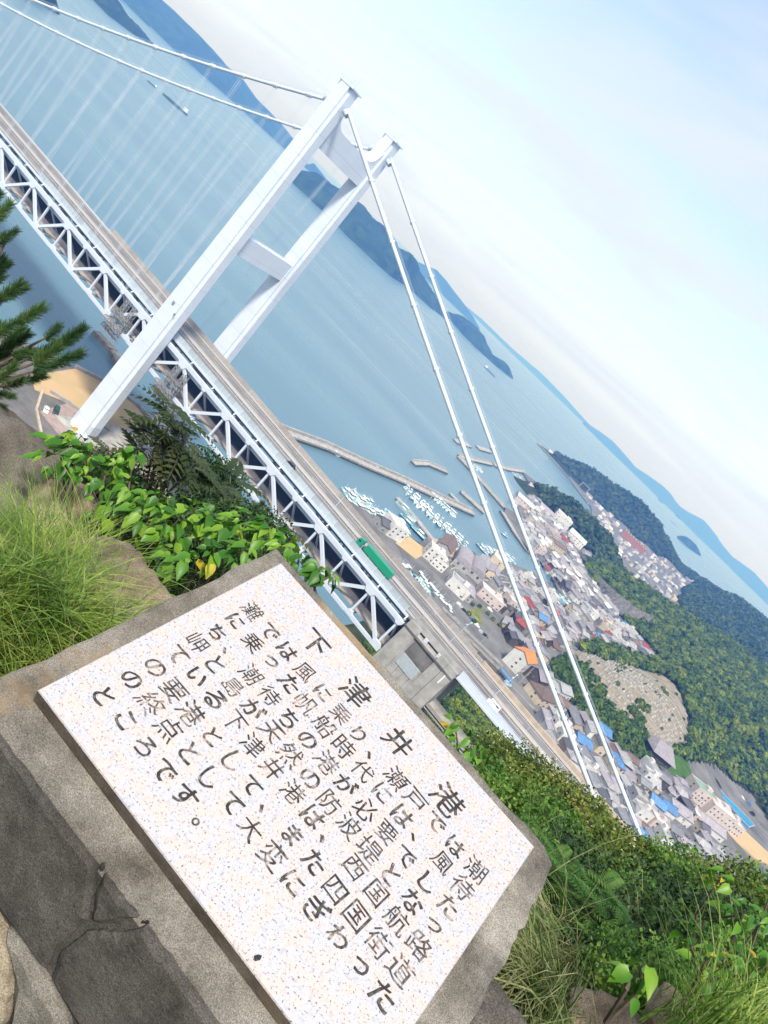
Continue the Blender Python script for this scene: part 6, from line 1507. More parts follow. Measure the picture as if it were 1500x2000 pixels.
# mortar bead where the slab sits on the plinth
# facing stones on the front of the plinth, traced on the front face plane
FP = A0 + E2 * 0.612 + NN * -0.035; FH = Vector((E1.x, E1.y, 0)).normalized(); FN = Vector((FH.y, -FH.x, 0))
def on_front(px, py, off=0.0):
    d = Vector(ray(px, py)); o = Vector(CAM); t = (FP + FN * off - o).dot(FN) / d.dot(FN); return o + d * t
def stone(name, px, thick, m, seed, par=None, bev=0.006, off=0.0):
    R = random.Random(seed); P = [on_front(*p, off) for p in px]; dense = []
    for i in range(len(P)):
        a, c = P[i], P[(i + 1) % len(P)]
        for k in range(4): dense.append(a.lerp(c, k / 4) + Vector((R.uniform(-1, 1), 0, R.uniform(-1, 1))) * 0.0022)
    c0 = sum(dense, Vector()) / len(dense); n = len(dense); V = [p - MON0 for p in dense] + [p + FN * (thick - bev) - MON0 for p in dense] + [p + (c0 - p).normalized() * bev * 1.5 + FN * thick - MON0 for p in dense]
    F = [[i, (i + 1) % n, n + (i + 1) % n, n + i] for i in range(n)] + [[n + i, n + (i + 1) % n, 2 * n + (i + 1) % n, 2 * n + i] for i in range(n)] + [list(range(2 * n, 3 * n))]
    me = new_mesh(name, V, F, [m]); bm = bmesh.new(); bm.from_mesh(me); bmesh.ops.recalc_face_normals(bm, faces=bm.faces); bm.to_mesh(me); bm.free(); return add(name, me, par)
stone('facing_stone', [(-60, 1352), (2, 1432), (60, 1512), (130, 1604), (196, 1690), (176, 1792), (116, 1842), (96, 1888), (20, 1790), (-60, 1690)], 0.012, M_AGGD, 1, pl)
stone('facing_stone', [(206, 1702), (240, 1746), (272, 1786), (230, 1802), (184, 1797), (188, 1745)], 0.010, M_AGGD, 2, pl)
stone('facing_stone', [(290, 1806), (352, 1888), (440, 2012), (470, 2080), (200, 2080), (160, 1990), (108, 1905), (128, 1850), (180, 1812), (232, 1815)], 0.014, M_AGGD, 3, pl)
stone('base_stone', [(-60, 1706), (4, 1784), (18, 1812), (36, 1862), (34, 1930), (20, 1990), (-60, 2080)], 0.03, M_TANST, 4, pl, 0.012)
stone('base_stone', [(24, 1806), (60, 1842), (98, 1900), (140, 1975), (150, 2060), (40, 2060), (36, 1940), (42, 1868)], 0.02, M_AGG, 5, pl, 0.012)

M_TWIG = mat('twig', (0.1, 0.075, 0.05), 0.85, noise=0.3, nscale=20)
M_MOSS = mat('dark_moss', (0.022, 0.018, 0.014), 0.95, noise=0.4, nscale=60)
Rc = random.Random(8)
for pts in ([(203, 1684), (190, 1740), (176, 1797), (140, 1830), (112, 1866), (97, 1900)], [(172, 1800), (215, 1808), (255, 1806), (292, 1799)]):
    pp = resample(pts, 26); rad = [Rc.uniform(0.0012, 0.0042) for _ in pp]
    MB().tube([on_front(p[0] + Rc.uniform(-5, 5), p[1] + Rc.uniform(-5, 5), -0.003) - MON0 for p in pp], rad, 6).build('crack_moss', M_MOSS, pl, True)
# ---- the inscription: carved, black painted, partly worn
def ink_material(p0, p1, p2):
    m = bpy.data.materials.new('worn_black_ink'); m.use_nodes = True; n, l = m.node_tree.nodes, m.node_tree.links; b = n['Principled BSDF']; t = n.new('ShaderNodeTexCoord')
    x = n.new('ShaderNodeTexNoise'); x.inputs['Scale'].default_value = 55; x.inputs['Detail'].default_value = 5; x.inputs['Roughness'].default_value = 0.7; l.new(t.outputs['Object'], x.inputs['Vector'])
    r = n.new('ShaderNodeValToRGB'); l.new(x.outputs['Fac'], r.inputs[0]); e = r.color_ramp.elements; e[0].position = p0; e[0].color = (0.014, 0.012, 0.011, 1); e[1].position = p2; e[1].color = (0.4, 0.33, 0.28, 1)
    k = e.new(p1); k.color = (0.07, 0.06, 0.05, 1)
    l.new(r.outputs[0], b.inputs['Base Color']); b.inputs['Roughness'].default_value = 0.8; return m
INKS = [ink_material(0.47, 0.59, 0.74), ink_material(0.43, 0.55, 0.7), ink_material(0.38, 0.51, 0.66)]; M_INK = INKS[0]
LINES = ['灘では風に乗り、瀬戸では潮', 'に乗った帆船時代には、風待', 'ち、潮待ちの港が必要でした', '岬と島が天然の防波堤となっ', 'ている下津井港は、西国航路', 'の要港として、また四国街道', 'の終点として大変にぎわった', 'ところです。']
ROWV = [0.139, 0.183, 0.2315, 0.276, 0.3195, 0.369, 0.4155, 0.468]
glyphs = []
def queue(line, ch, u, v, size): glyphs.append((line, ch, u, v, size))
for ch, u, v in zip('下津井港', (0.1757, 0.2953, 0.4191, 0.5504), (0.074, 0.078, 0.080, 0.083)): queue(0, ch, u, v, 0.063)
for li, txt in enumerate(LINES):
    for k, ch in enumerate(txt):
        kana = ord(ch) < 0x3100; queue(li + 1, ch, 0.0605 + 0.0499 * k, ROWV[li], 0.0425 if not kana else 0.0405)
tmp = []
Rt = random.Random(11)
for (li, ch, u, v, s) in glyphs:
    cu_ = bpy.data.curves.new('glyph', 'FONT'); cu_.body = ch; cu_.size = 1.0; cu_.align_x = 'CENTER'; cu_.offset = 0.0 if ord(ch) > 0x3100 else Rt.uniform(0.004, 0.009); cu_.resolution_u = 3; cu_.fill_mode = 'FRONT'
    ob = bpy.data.objects.new('glyph', cu_); COL.objects.link(ob); tmp.append(ob)
dg = bpy.context.evaluated_depsgraph_get(); dg.update()
line_v = {}
for ob, (li, ch, u, v, s) in zip(tmp, glyphs):
    me = ob.evaluated_get(dg).to_mesh(); co = np.array([vv.co[:] for vv in me.vertices]); fs = [list(p.vertices) for p in me.polygons]
    if len(co):
        c = (co.min(0) + co.max(0)) / 2 if ch not in '、。' else np.array([0.0, 0.36, 0])
        P = co[:, :2] - c[:2]
        w1 = fbm(P[:, 0] * 2.2 + li * 7 + u * 90, P[:, 1] * 2.2 + 3, 2, 5) - 0.4; w2_ = fbm(P[:, 0] * 2.2 + 9 + u * 50, P[:, 1] * 2.2 + li, 2, 6) - 0.4
        P = P + np.stack([w1, w2_], -1) * 0.16
        a = Rt.uniform(-0.07, 0.07); sh = Rt.uniform(0.0, 0.12); P = np.stack([P[:, 0] * math.cos(a) - P[:, 1] * math.sin(a) + sh * P[:, 1], P[:, 0] * math.sin(a) + P[:, 1] * math.cos(a)], -1)
        s2 = s * Rt.uniform(0.94, 1.08); du, dv = Rt.uniform(-0.0015, 0.0015), Rt.uniform(-0.0015, 0.0015)
        lv = line_v.setdefault((li, u), ([], []))
        for q, (ox, oy) in enumerate(((0, 0), (0.018, 0.014))[:2 if li == 0 else 1] if ord(ch) > 0x3100 else ((0, 0), (0.022, 0.014))):     # brush weight
            b0 = len(lv[0]); lv[0].extend([(u + du + (p[0] + ox) * s2, -(v + dv) + (p[1] + oy) * s2, 0.0006 + 0.00012 * q) for p in P]); lv[1].extend([[b0 + i for i in f] for f in fs])
    ob.evaluated_get(dg).to_mesh_clear()
for ob in tmp:
    cd = ob.data; bpy.data.objects.remove(ob); bpy.data.curves.remove(cd)
print('INSCRIPTION', len(line_v))
for key, (V, F) in line_v.items():
    add('inscribed_character', new_mesh('inscribed_character', V, F, [Rt.choice(INKS) if key[0] else INKS[0]]), slab_o)
chip = MB(); chip.raw([(0.497 + x, -0.528 + y, 0.0006) for x, y in ((-0.006, -0.002), (0.0, -0.006), (0.004, 0.001), (0.002, 0.007), (-0.003, 0.004))], [[0, 1, 2, 3, 4]]); chip.build('chip_mark', M_INK, slab_o)

# ---- rocks
M_ROCK = rough_concrete('pink_granite_rock', (0.3, 0.21, 0.14), (0.56, 0.44, 0.32), (0.24, 0.22, 0.18), 0.5)
M_ROCKD = rough_concrete('dark_granite_rock', (0.13, 0.11, 0.09), (0.27, 0.24, 0.2), (0.1, 0.09, 0.08), 0.4)
def rock(label, c, r, m, seed, cut=0.62, k=22, rz=0.0, cat='rock'):
    V, F = cube_sphere(k); R = np.random.RandomState(seed); N = R.normal(size=(9, 3)) * np.array([1, 1, 0.9]); N /= np.linalg.norm(N, axis=1)[:, None]; h = R.uniform(cut, 0.95, 9)
    d = np.min(np.where(V @ N.T > 0.05, h / np.maximum(V @ N.T, 0.05), 9), axis=1); rad = np.minimum(1.0, d)
    rad = rad * (1 + (fbm(V[:, 0] * 2.3 + V[:, 2] * 1.7 + seed, V[:, 1] * 2.3 - V[:, 2] * 1.3, 6, seed) - 0.45) * 0.36)
    P = V * rad[:, None] * np.array(r); ca, sa = math.cos(rz), math.sin(rz); P = np.stack([P[:, 0] * ca - P[:, 1] * sa, P[:, 0] * sa + P[:, 1] * ca, P[:, 2]], -1)
    o = add('boulder', new_mesh('boulder', P, F, [m], True)); o.location = tuple(c); return tag(o, label, cat)
rock('dark weathered boulder at the left edge above the grass', at_dist(-30, 945, 4.6), (0.42, 0.4, 0.44), M_ROCKD, 5)
rock('small tan rock beside the dark weathered boulder', at_dist(130, 1010, 4.3), (0.22, 0.2, 0.17), M_ROCK, 6)
rock('broad pinkish granite boulder behind the left end of the plinth', at_dist(232, 1212, 2.85), (0.4, 0.32, 0.2), M_ROCK, 23, rz=0.9, cut=0.45)
rock('tan rock among grass at the bottom edge right of the plinth', at_dist(1205, 2085, 3.0), (0.22, 0.2, 0.13), M_ROCK, 15)
rock('second tan rock at the bottom edge further right', at_dist(1375, 2095, 3.1), (0.24, 0.2, 0.12), M_ROCK, 16)
rock('brown earth covered rock under the corner of the plinth', at_dist(960, 2050, 2.1), (0.2, 0.16, 0.1), M_ROCKD, 12)

# ---- grass
M_GR1 = leaf_mat('grass_bright', [(0.055, 0.115, 0.016), (0.16, 0.26, 0.032), (0.36, 0.39, 0.09)], 0.5, 0.3, s1=6.0, s2=60.0)
M_GR2 = leaf_mat('grass_olive', [(0.06, 0.1, 0.02), (0.16, 0.2, 0.06), (0.36, 0.31, 0.15)], 0.5, 0.3, s1=5.0, s2=60.0)
def to_ground(px, py, lo=1.0, hi=40.0):
    d = ray(px, py); t = np.arange(lo, hi, 0.06); P = CAM + d * t[:, None]; h = hill_h(P[:, 0], P[:, 1]); k = np.argmax(P[:, 2] < h); return P[k] if (P[:, 2] < h).any() else P[-1]
def blades(name, label, roots, hgt, wid, m, bend=0.6, lean_dir=None, seed=0):
    R = np.random.RandomState(seed); n = len(roots); P = np.array(roots); a = R.uniform(0, 2 * PI, n); D = np.stack([np.cos(a), np.sin(a), 0 * a], -1)
    if lean_dir is not None: D = D * 0.55 + np.array(lean_dir); D /= np.linalg.norm(D, axis=1)[:, None]
    h = hgt * R.uniform(0.45, 1.15, n); bd = bend * R.uniform(0.2, 1.3, n) * h; SID = np.stack([-D[:, 1], D[:, 0], 0 * a], -1) * 0.6 + R.normal(size=(n, 3)) * 0.25; SID /= np.linalg.norm(SID, axis=1)[:, None]
    w = wid * R.uniform(0.6, 1.4, n); rows_ = []
    for s in (0, 0.3, 0.55, 0.78, 1.0):
        c = P + D * (bd * s ** 2)[:, None] + np.array([0, 0, 1.0]) * (h * (s - 0.28 * bend * s ** 3))[:, None]; ww = (w * (1 - s ** 1.6) * 0.5 + 0.0003)[:, None] * SID
        rows_.append(c - ww); rows_.append(c + ww)
    V = np.stack(rows_, 1).reshape(-1, 3); q = np.array([[0, 1, 3, 2], [2, 3, 5, 4], [4, 5, 7, 6], [6, 7, 9, 8]]); F = (np.arange(n)[:, None, None] * 10 + q[None]).reshape(-1, 4)
    o = add(name, new_mesh(name, V, F, [m], True)); return tag(o, label, 'grass', kind='stuff')
def px_roots(poly, n, D0, D1, seed, drop=0.0, clump=0):
    R = random.Random(seed); out = []; xs = [p[0] for p in poly]; ys = [p[1] for p in poly]; cl = []
    while len(out) < n:
        if clump and (not cl or R.random() < 1.0 / clump):
            cl = [(R.uniform(min(xs), max(xs)), R.uniform(min(ys), max(ys)))]
            if not in_poly(*cl[0], poly): cl = []; continue
            Dc = R.uniform(D0, D1); base = at_dist(*cl[0], Dc)
        if clump: out.append(base + np.array([R.gauss(0, 0.05), R.gauss(0, 0.05), -drop + R.uniform(-0.05, 0.02)])); continue
        x, y = R.uniform(min(xs), max(xs)), R.uniform(min(ys), max(ys))
        if in_poly(x, y, poly): p = at_dist(x, y, R.uniform(D0, D1)); p[2] -= drop; out.append(p)
    return out
blades('grass', 'bright green grass at the left edge behind the plinth', px_roots([(-120, 1100), (60, 1090), (240, 1200), (160, 1330), (-120, 1420)], 6400, 2.25, 2.9, 1, 0.12), 0.33, 0.0046, M_GR1, 1.2, (0.16, 0.16, 0), 1)
blades('grass', 'dry tan grass mixed into the left tuft', px_roots([(-120, 1100), (60, 1090), (240, 1200), (160, 1330), (-120, 1420)], 1200, 2.25, 2.9, 11, 0.12), 0.3, 0.0035, M_GR2, 1.6, None, 11)
blades('grass', 'tall thin grass in front of the dark boulder', px_roots([(-60, 1040), (140, 1050), (230, 1100), (120, 1140), (-60, 1160)], 1500, 2.8, 3.6, 2, 0.12), 0.36, 0.004, M_GR1, 1.1, None, 2)
blades('grass', 'olive grass drooping beside the right end of the plinth', px_roots([(1060, 1800), (1150, 1850), (1160, 2060), (960, 2120), (1000, 1920)], 3300, 2.5, 3.3, 3, 0.2, 60), 0.5, 0.0046, M_GR2, 2.0, (-0.45, -0.5, 0), 3)
blades('grass', 'sparse long grass among the shrubs at right', px_roots([(940, 1520), (1250, 1700), (1500, 1850), (1500, 2060), (1250, 1900), (1040, 1700)], 300, 3.2, 5.0, 4, 0.2, 25), 0.5, 0.004, M_GR2, 1.0, None, 4)
blades('grass', 'light green tuft at the bottom right corner', px_roots([(1380, 1960), (1540, 1930), (1540, 2080), (1360, 2060)], 600, 2.6, 3.2, 5, 0.15, 50), 0.34, 0.0045, M_GR1, 0.9, None, 5)

# ---- shrubs with leaves of their own
def leaf_mesh(name, L, W, m, tipx=0.0, curl=0.18, heart=0.0):
    prof = [(0.0, 0.04), (0.1, 0.62), (0.28, 1.0), (0.5, 0.88), (0.75, 0.45), (1.0, 0.0)]; V = []; F = []
    for s, w in prof:
        x = s * L; z = -curl * L * s * s; V += [(x - heart * L * (0.12 if 0 < s < 0.2 else 0), -w * W / 2, z + 0.22 * W * w), (x, 0, z), (x - heart * L * (0.12 if 0 < s < 0.2 else 0), w * W / 2, z + 0.22 * W * w)]
    for i in range(len(prof) - 1):
        for j in range(2): F.append([3 * i + j, 3 * i + j + 1, 3 * i + j + 4, 3 * i + j + 3][::-1])
    V += [(-0.45 * L, 0.006 * L, 0.02 * L), (-0.45 * L, -0.006 * L, 0.02 * L)]; k = len(V); F.append([k - 1, 1, k - 2])
    return new_mesh(name, V, F, [m], True)
M_LB = leaf_mat('leaf_bright', [(0.045, 0.15, 0.012), (0.085, 0.24, 0.018), (0.19, 0.34, 0.025)], 0.42, 0.35, s1=1.0, s2=8.0, rnd=0.75, spec=0.4)
M_LD = leaf_mat('leaf_dark', [(0.02, 0.034, 0.014), (0.038, 0.06, 0.02), (0.085, 0.09, 0.035)], 0.45, 0.2, s1=1.0, s2=10.0, rnd=0.3)
M_LY = leaf_mat('leaf_yellow', [(0.4, 0.34, 0.03), (0.55, 0.42, 0.04), (0.6, 0.36, 0.05)], 0.5, 0.35, s1=1, s2=8, rnd=0.3)
LEAFB = [leaf_mesh('broad_leaf', L_, w_, M_LB, curl=c, heart=1.0) for L_, w_, c in ((0.095, 0.07, 0.12), (0.1, 0.062, 0.3), (0.085, 0.066, 0.5), (0.105, 0.055, 0.2), (0.07, 0.05, 0.35))]; LEAFY = leaf_mesh('yellow_leaf', 0.08, 0.055, M_LY, curl=0.3, heart=1.0)
def leafy(label, root_px, root_D, clusters, name='shrub', seed=0, drop=0.35, scale=1.0, yellow=0.02, cat='shrub'):
    R = random.Random(seed); base = Vector(at_dist(*root_px, root_D)); base.z -= drop; t = thing(name, label, cat, base)
    for (px, py, nl, rpx, D) in clusters:
        c = Vector(at_dist(px, py, D)); r = rpx / FPX * D; st = MB(); mid = (base + c) / 2 + Vector((R.uniform(-0.1, 0.1), R.uniform(-0.1, 0.1), R.uniform(0, 0.12)))
        st.tube([Vector((0, 0, 0)), mid - base, c - base, c - base + Vector((0, 0, r * 0.5))], [0.009, 0.006, 0.004, 0.002], 5); st.build('stem', M_TWIG, t)
        for k in range(nl):
            a = R.uniform(0, 2 * PI); h = R.uniform(-0.7, 0.9); rr = r * math.sqrt(max(0.05, 1 - h * h)) * R.uniform(0.3, 1.0); p = c + Vector((rr * math.cos(a), rr * math.sin(a), h * r * 0.8))
            out = Vector((math.cos(a), math.sin(a), R.uniform(-1.1, 0.05))).normalized(); nrm = Vector((R.uniform(-0.35, 0.35), R.uniform(-0.6, 0.1), 1)); sd_ = nrm.cross(out).normalized(); nrm = out.cross(sd_)
            s = scale * R.uniform(0.45, 1.2); o = add('leaf', LEAFY if R.random() < yellow else R.choice(LEAFB), t)
            o.matrix_local = Matrix(((out.x * s, sd_.x * s, nrm.x * s, p.x - base.x), (out.y * s, sd_.y * s, nrm.y * s, p.y - base.y), (out.z * s, sd_.z * s, nrm.z * s, p.z - base.z), (0, 0, 0, 1)))
    return t
CLS = [(118, 890, 15, 42, 4.0), (165, 900, 14, 38, 4.0), (205, 930, 14, 42, 3.9), (250, 965, 16, 42, 3.8), (232, 905, 9, 30, 4.0), (270, 1012, 12, 36, 3.7), (150, 862, 8, 26, 4.1), (208, 1000, 9, 36, 3.8), (260, 890, 7, 24, 4.1), (300, 990, 16, 42, 3.7),
       (335, 1030, 16, 46, 3.6), (375, 1000, 11, 36, 3.8), (412, 1012, 14, 36, 3.7), (440, 1050, 14, 40, 3.5), (400, 1090, 12, 36, 3.3), (350, 1095, 12, 36, 3.3), (482, 1022, 11, 30, 3.6), (522, 1038, 13, 30, 3.5), (560, 1065, 11, 28, 3.3), (470, 1080, 10, 30, 3.3)]
leafy('bright green broad leaved shrub next to the dark boulder', (230, 1120), 4.0, [(a, b, int(n * 2.2), r, d) for a, b, n, r, d in CLS[:10]], seed=3, scale=0.78)
leafy('bright green broad leaved shrub behind the left end of the plinth', (420, 1160), 3.7, [(a, b, int(n * 2.2), r, d) for a, b, n, r, d in CLS[10:]], seed=13, scale=0.74)
leafy('bright leaves poking over the top edge of the inscribed stone', (640, 1180), 2.8, [(600, 1102, 9, 22, 2.9), (622, 1116, 11, 24, 2.8), (640, 1128, 9, 20, 2.8), (585, 1085, 6, 20, 3.0)], seed=5, drop=0.3, scale=0.62)
leafy('bright green leaves beyond the right half of the stone', (930, 1520), 4.2, [(890, 1425, 10, 28, 4.0), (912, 1448, 12, 30, 4.0), (935, 1470, 8, 26, 4.0)], seed=6, scale=0.7)
leafy('pale green seedling with broad leaves at the bottom right', (1235, 1960), 2.7, [(1232, 1915, 7, 30, 2.6), (1250, 1890, 5, 24, 2.6)], seed=7, drop=0.1, scale=0.85, yellow=0.0)
leafy('broad leaved shrub with yellowing leaves at the right edge', (1470, 1850), 4.0, [(1405, 1720, 8, 30, 3.9), (1425, 1745, 9, 30, 3.9), (1450, 1785, 11, 34, 3.8), (1480, 1810, 11, 34, 3.8), (1430, 1790, 7, 30, 3.8), (1500, 1760, 8, 30, 3.9)], seed=8, yellow=0.1, scale=0.62)
leafy('yellow green leafy shrub above the bottom right corner', (1430, 1960), 3.3, [(1380, 1875, 14, 36, 3.2), (1420, 1890, 14, 38, 3.2), (1460, 1905, 12, 36, 3.2), (1350, 1850, 10, 30, 3.3), (1490, 1890, 10, 30, 3.2)], seed=9, yellow=0.2, scale=0.55)
# ---- compound leaves: one mesh per frond
def frond_mesh(name, n, L, ll, lw, m, droop=0.35, start=0.2):
    V = []; F = []
    def quad(a, b, c, d): V.extend([a, b, c, d]); k = len(V); F.append([k - 4, k - 3, k - 2, k - 1])
    def pt(s): return Vector((s * L, 0, -droop * L * s * s))
    for i in range(6):
        p, q = pt(i / 6), pt((i + 1) / 6); quad(p + Vector((0, -0.002, 0)), q + Vector((0, -0.0015, 0)), q + Vector((0, 0.0015, 0)), p + Vector((0, 0.002, 0)))
    for k in range(n):
        s = start + (1 - start) * k / (n - 1); p = pt(s); sc = math.sin(PI * (0.18 + 0.74 * s)) ** 0.7
        for sd_ in (-1, 1):
            d = Vector((0.45, sd_, -0.18)).normalized(); w = Vector((1, -sd_ * 0.45, 0)).normalized(); l_ = ll * sc; ww = lw * sc * 0.5
            quad(p, p + d * l_ * 0.35 - w * ww, p + d * l_ + Vector((0, 0, -0.15 * l_)), p + d * l_ * 0.35 + w * ww)
    return new_mesh(name, V, F, [m])
def fronds(label, root_px, root_D, tops, me, name, cat, seed, drop=0.3, sc=1.0, out_tilt=0.15):
    R = random.Random(seed); base = Vector(at_dist(*root_px, root_D)); base.z -= drop; t = thing(name, label, cat, base)
    for (px, py, nf, D) in tops:
        c = Vector(at_dist(px, py, D)); MB().tube([Vector((0, 0, 0)), (c - base) * 0.55 + Vector((R.uniform(-0.05, 0.05), 0, 0.05)), c - base], [0.011, 0.008, 0.004], 5).build('stem', M_TWIG, t)
        for k in range(nf):
            a = 2 * PI * k / nf + R.uniform(-0.4, 0.4); out = Vector((math.cos(a), math.sin(a), out_tilt + R.uniform(-0.2, 0.5))).normalized(); up = Vector((0, 0, 1)); sd_ = up.cross(out).normalized(); nrm = out.cross(sd_); s = sc * R.uniform(0.7, 1.15); p = c - base - Vector((0, 0, R.uniform(0, 0.12)))
            o = add('frond', me, t); o.matrix_local = Matrix(((out.x * s, sd_.x * s, nrm.x * s, p.x), (out.y * s, sd_.y * s, nrm.y * s, p.y), (out.z * s, sd_.z * s, nrm.z * s, p.z), (0, 0, 0, 1)))
    return t
FR_D = frond_mesh('compound_leaf', 7, 0.23, 0.08, 0.036, M_LD, 0.45); FR_G = frond_mesh('fern_frond', 18, 0.34, 0.06, 0.014, leaf_mat('fern_leaf', [(0.03, 0.09, 0.015), (0.06, 0.16, 0.025), (0.14, 0.24, 0.04)], 0.5, 0.3, s1=1, s2=10, rnd=0.3), 0.55, 0.1)
fronds('dark shrub with feathery compound leaves standing before the truss', (318, 1000), 4.6, [(340, 800, 8, 4.5), (318, 835, 8, 4.5), (370, 850, 9, 4.5), (300, 880, 7, 4.6), (385, 905, 8, 4.6), (345, 880, 8, 4.5), (360, 820, 7, 4.5)], FR_D, 'shrub', 'shrub', 1)
fronds('dark compound leaved sprig left of the feathery shrub', (215, 990), 4.6, [(215, 885, 8, 4.5), (200, 900, 7, 4.5), (232, 895, 7, 4.6)], FR_D, 'shrub', 'shrub', 2, sc=0.8)
fronds('dark compound leaved shrub below the truss by the pine tip', (470, 1080), 5.0, [(440, 950, 8, 5.0), (470, 985, 8, 5.0), (420, 985, 7, 5.0), (540, 1010, 7, 4.8), (555, 1030, 7, 4.8), (450, 930, 7, 5.2)], FR_D, 'shrub', 'shrub', 4)
fronds('bright fern clump on the slope right of the stone', (1160, 1800), 4.4, [(1100, 1660, 8, 4.4), (1140, 1690, 9, 4.3), (1180, 1720, 9, 4.3), (1120, 1730, 9, 4.1), (1160, 1770, 9, 4.0), (1200, 1790, 8, 4.0), (1215, 1750, 8, 4.2), (1090, 1700, 8, 4.2), (1235, 1800, 7, 4.0), (1180, 1830, 7, 3.8)], FR_G, 'fern', 'fern', 3, sc=0.85)
# ---- pine
M_NEED = leaf_mat('pine_needle', [(0.016, 0.045, 0.014), (0.04, 0.09, 0.024), (0.11, 0.17, 0.04)], 0.5, 0.15, s1=2.0, s2=30.0, rnd=0.25)
def needle_shoot(name, n, L, nl, seed):
    R = np.random.RandomState(seed); V = []; F = []
    for k in range(n):
        s = R.uniform(0.0, 1.0) ** 0.8; a = R.uniform(0, 2 * PI); p = np.array([s * L, 0, 0]); sp2 = 1.5 - 0.95 * s; d = np.array([1.0, sp2 * math.cos(a), sp2 * math.sin(a)]); d /= np.linalg.norm(d); ln = nl * R.uniform(0.7, 1.1); sd_ = np.cross(d, R.normal(size=3)); sd_ = sd_ / np.linalg.norm(sd_) * 0.0017
        b0 = len(V); V += [p - sd_, p + sd_, p + d * ln + sd_ * 0.4, p + d * ln - sd_ * 0.4]; F.append([b0, b0 + 1, b0 + 2, b0 + 3])
    return new_mesh(name, np.array(V), np.array(F), [M_NEED])
SHOOT = [needle_shoot('needle_shoot', 520, 0.15, 0.06, s) for s in (1, 2, 3)]
def pine(label, root, root_D, shoots, D, seed):
    R = random.Random(seed); base = Vector(at_dist(*root, root_D)); t = thing('pine_branch', label, 'pine', base)
    for (x0, y0, x1, y1) in shoots:
        DD = D + R.uniform(-0.35, 0.35); a, c = Vector(at_dist(x0, y0, DD)), Vector(at_dist(x1, y1, DD + R.uniform(-0.12, 0.12))); d = (c - a).normalized()
        MB().tube([Vector((0, 0, 0)), (a - base) * 0.6 + Vector((0, 0, -0.03)), a - base, (c - base) * 0.45 + (a - base) * 0.55], [0.012, 0.009, 0.007, 0.004], 5).build('twig', M_TWIG, t)
        L = (c - a).length; sd_ = d.orthogonal().normalized(); nrm = d.cross(sd_)
        for q in range(1 if L < 0.24 else 2):
            s = 0.92 * min(1.15, max(0.75, L / 0.2)) * R.uniform(0.85, 1.1); p = a + d * (L * 0.55 * q) - base - d * 0.05; o = add('needle_shoot', R.choice(SHOOT), t); o.matrix_local = Matrix(((d.x * s, sd_.x * s, nrm.x * s, p.x), (d.y * s, sd_.y * s, nrm.y * s, p.y), (d.z * s, sd_.z * s, nrm.z * s, p.z), (0, 0, 0, 1)))
    return t
pine('dark green pine branch reaching in from the left edge', (-120, 760), 4.9, [(0, 420, 40, 375), (15, 462, 58, 432), (-15, 480, 42, 440), (5, 525, 50, 495), (12, 575, 72, 533), (-20, 592, 58, 558), (-25, 560, 25, 520), (-20, 535, 40, 480), (-15, 395, 12, 365), (-30, 440, 15, 400),
      (80, 705, 178, 628), (98, 655, 134, 617), (78, 722, 158, 690), (68, 695, 150, 655), (58, 742, 128, 722), (18, 664, 70, 620), (-10, 655, 35, 615), (-10, 695, 60, 650), (28, 704, 92, 665), (8, 735, 50, 690), (-20, 630, 28, 628), (8, 645, 82, 602), (-20, 705, 45, 680), (18, 752, 72, 735), (-30, 740, 20, 715), (40, 690, 105, 690), (-30, 670, 10, 640), (0, 770, 45, 775), (-20, 790, 30, 800)], 4.9, 1)
pine('small pine tip standing in front of the truss end', (520, 1060), 5.0, [(508, 1000, 516, 955), (500, 1005, 496, 965), (515, 1008, 538, 970), (505, 1020, 485, 985), (520, 1020, 545, 995)], 5.0, 2)

# ---- dense small leaved shrubs on the slope
M_SH1 = leaf_mat('shrub_leaf', [(0.045, 0.08, 0.014), (0.12, 0.17, 0.026), (0.3, 0.3, 0.065)], 0.5, 0.25, s1=1.4, s2=14.0)
M_SH2 = leaf_mat('shrub_leaf_green', [(0.035, 0.095, 0.015), (0.085, 0.2, 0.028), (0.21, 0.31, 0.05)], 0.5, 0.25, s1=1.4, s2=14.0)
M_SH3 = leaf_mat('shrub_leaf_dark', [(0.014, 0.038, 0.012), (0.032, 0.075, 0.02), (0.075, 0.13, 0.032)], 0.5, 0.2, s1=1.4, s2=14.0)
M_FLOW = mat('small_white_flower', (0.7, 0.68, 0.55), 0.7)
rs2 = np.random.RandomState(17)
def bush_mesh(name, n, size, m):
    V, F = crown(rs2, 4, n, size, 12); nc = 6 * 16; keep = F[nc:]                # leaves over a small dark core
    core = V[:6 * 25] * 0.72; V = np.vstack([core, V[6 * 25:]])
    u = rs2.uniform(0.55, 1.05, (n, 1)).repeat(4, 0); L = V[6 * 25:]; cen = L.reshape(-1, 4, 3).mean(1).repeat(4, 0); L = L + cen * (u - 1); V = np.vstack([core, L])
    return new_mesh(name, V, F, [m])
BUSH = {m.name: [bush_mesh('bush_foliage', 2600, 0.035, m) for _ in range(3)] for m in (M_SH1, M_SH2, M_SH3)}
stems = MB()
for k in range(9):
    a = k * 0.7; stems.tube([(0, 0, -1.1), (0.25 * math.cos(a), 0.25 * math.sin(a), -0.3), (0.6 * math.cos(a), 0.6 * math.sin(a), 0.45)], [0.03, 0.02, 0.008], 5)
STEMS = stems.mesh('bush_stems', M_TWIG)
fl = MB(); rf = random.Random(3)
for k in range(26):
    a, h = rf.uniform(0, 6.28), rf.uniform(0.05, 0.9); r = 0.95 * math.sqrt(1 - h * h); c = Vector((r * math.cos(a), r * math.sin(a), h * 0.85)); fl.raw([c + Vector((0.022, 0, 0.01)), c + Vector((0, 0.022, 0)), c + Vector((-0.022, 0, 0.012)), c + Vector((0, -0.022, 0.004))], [[0, 1, 2, 3]])
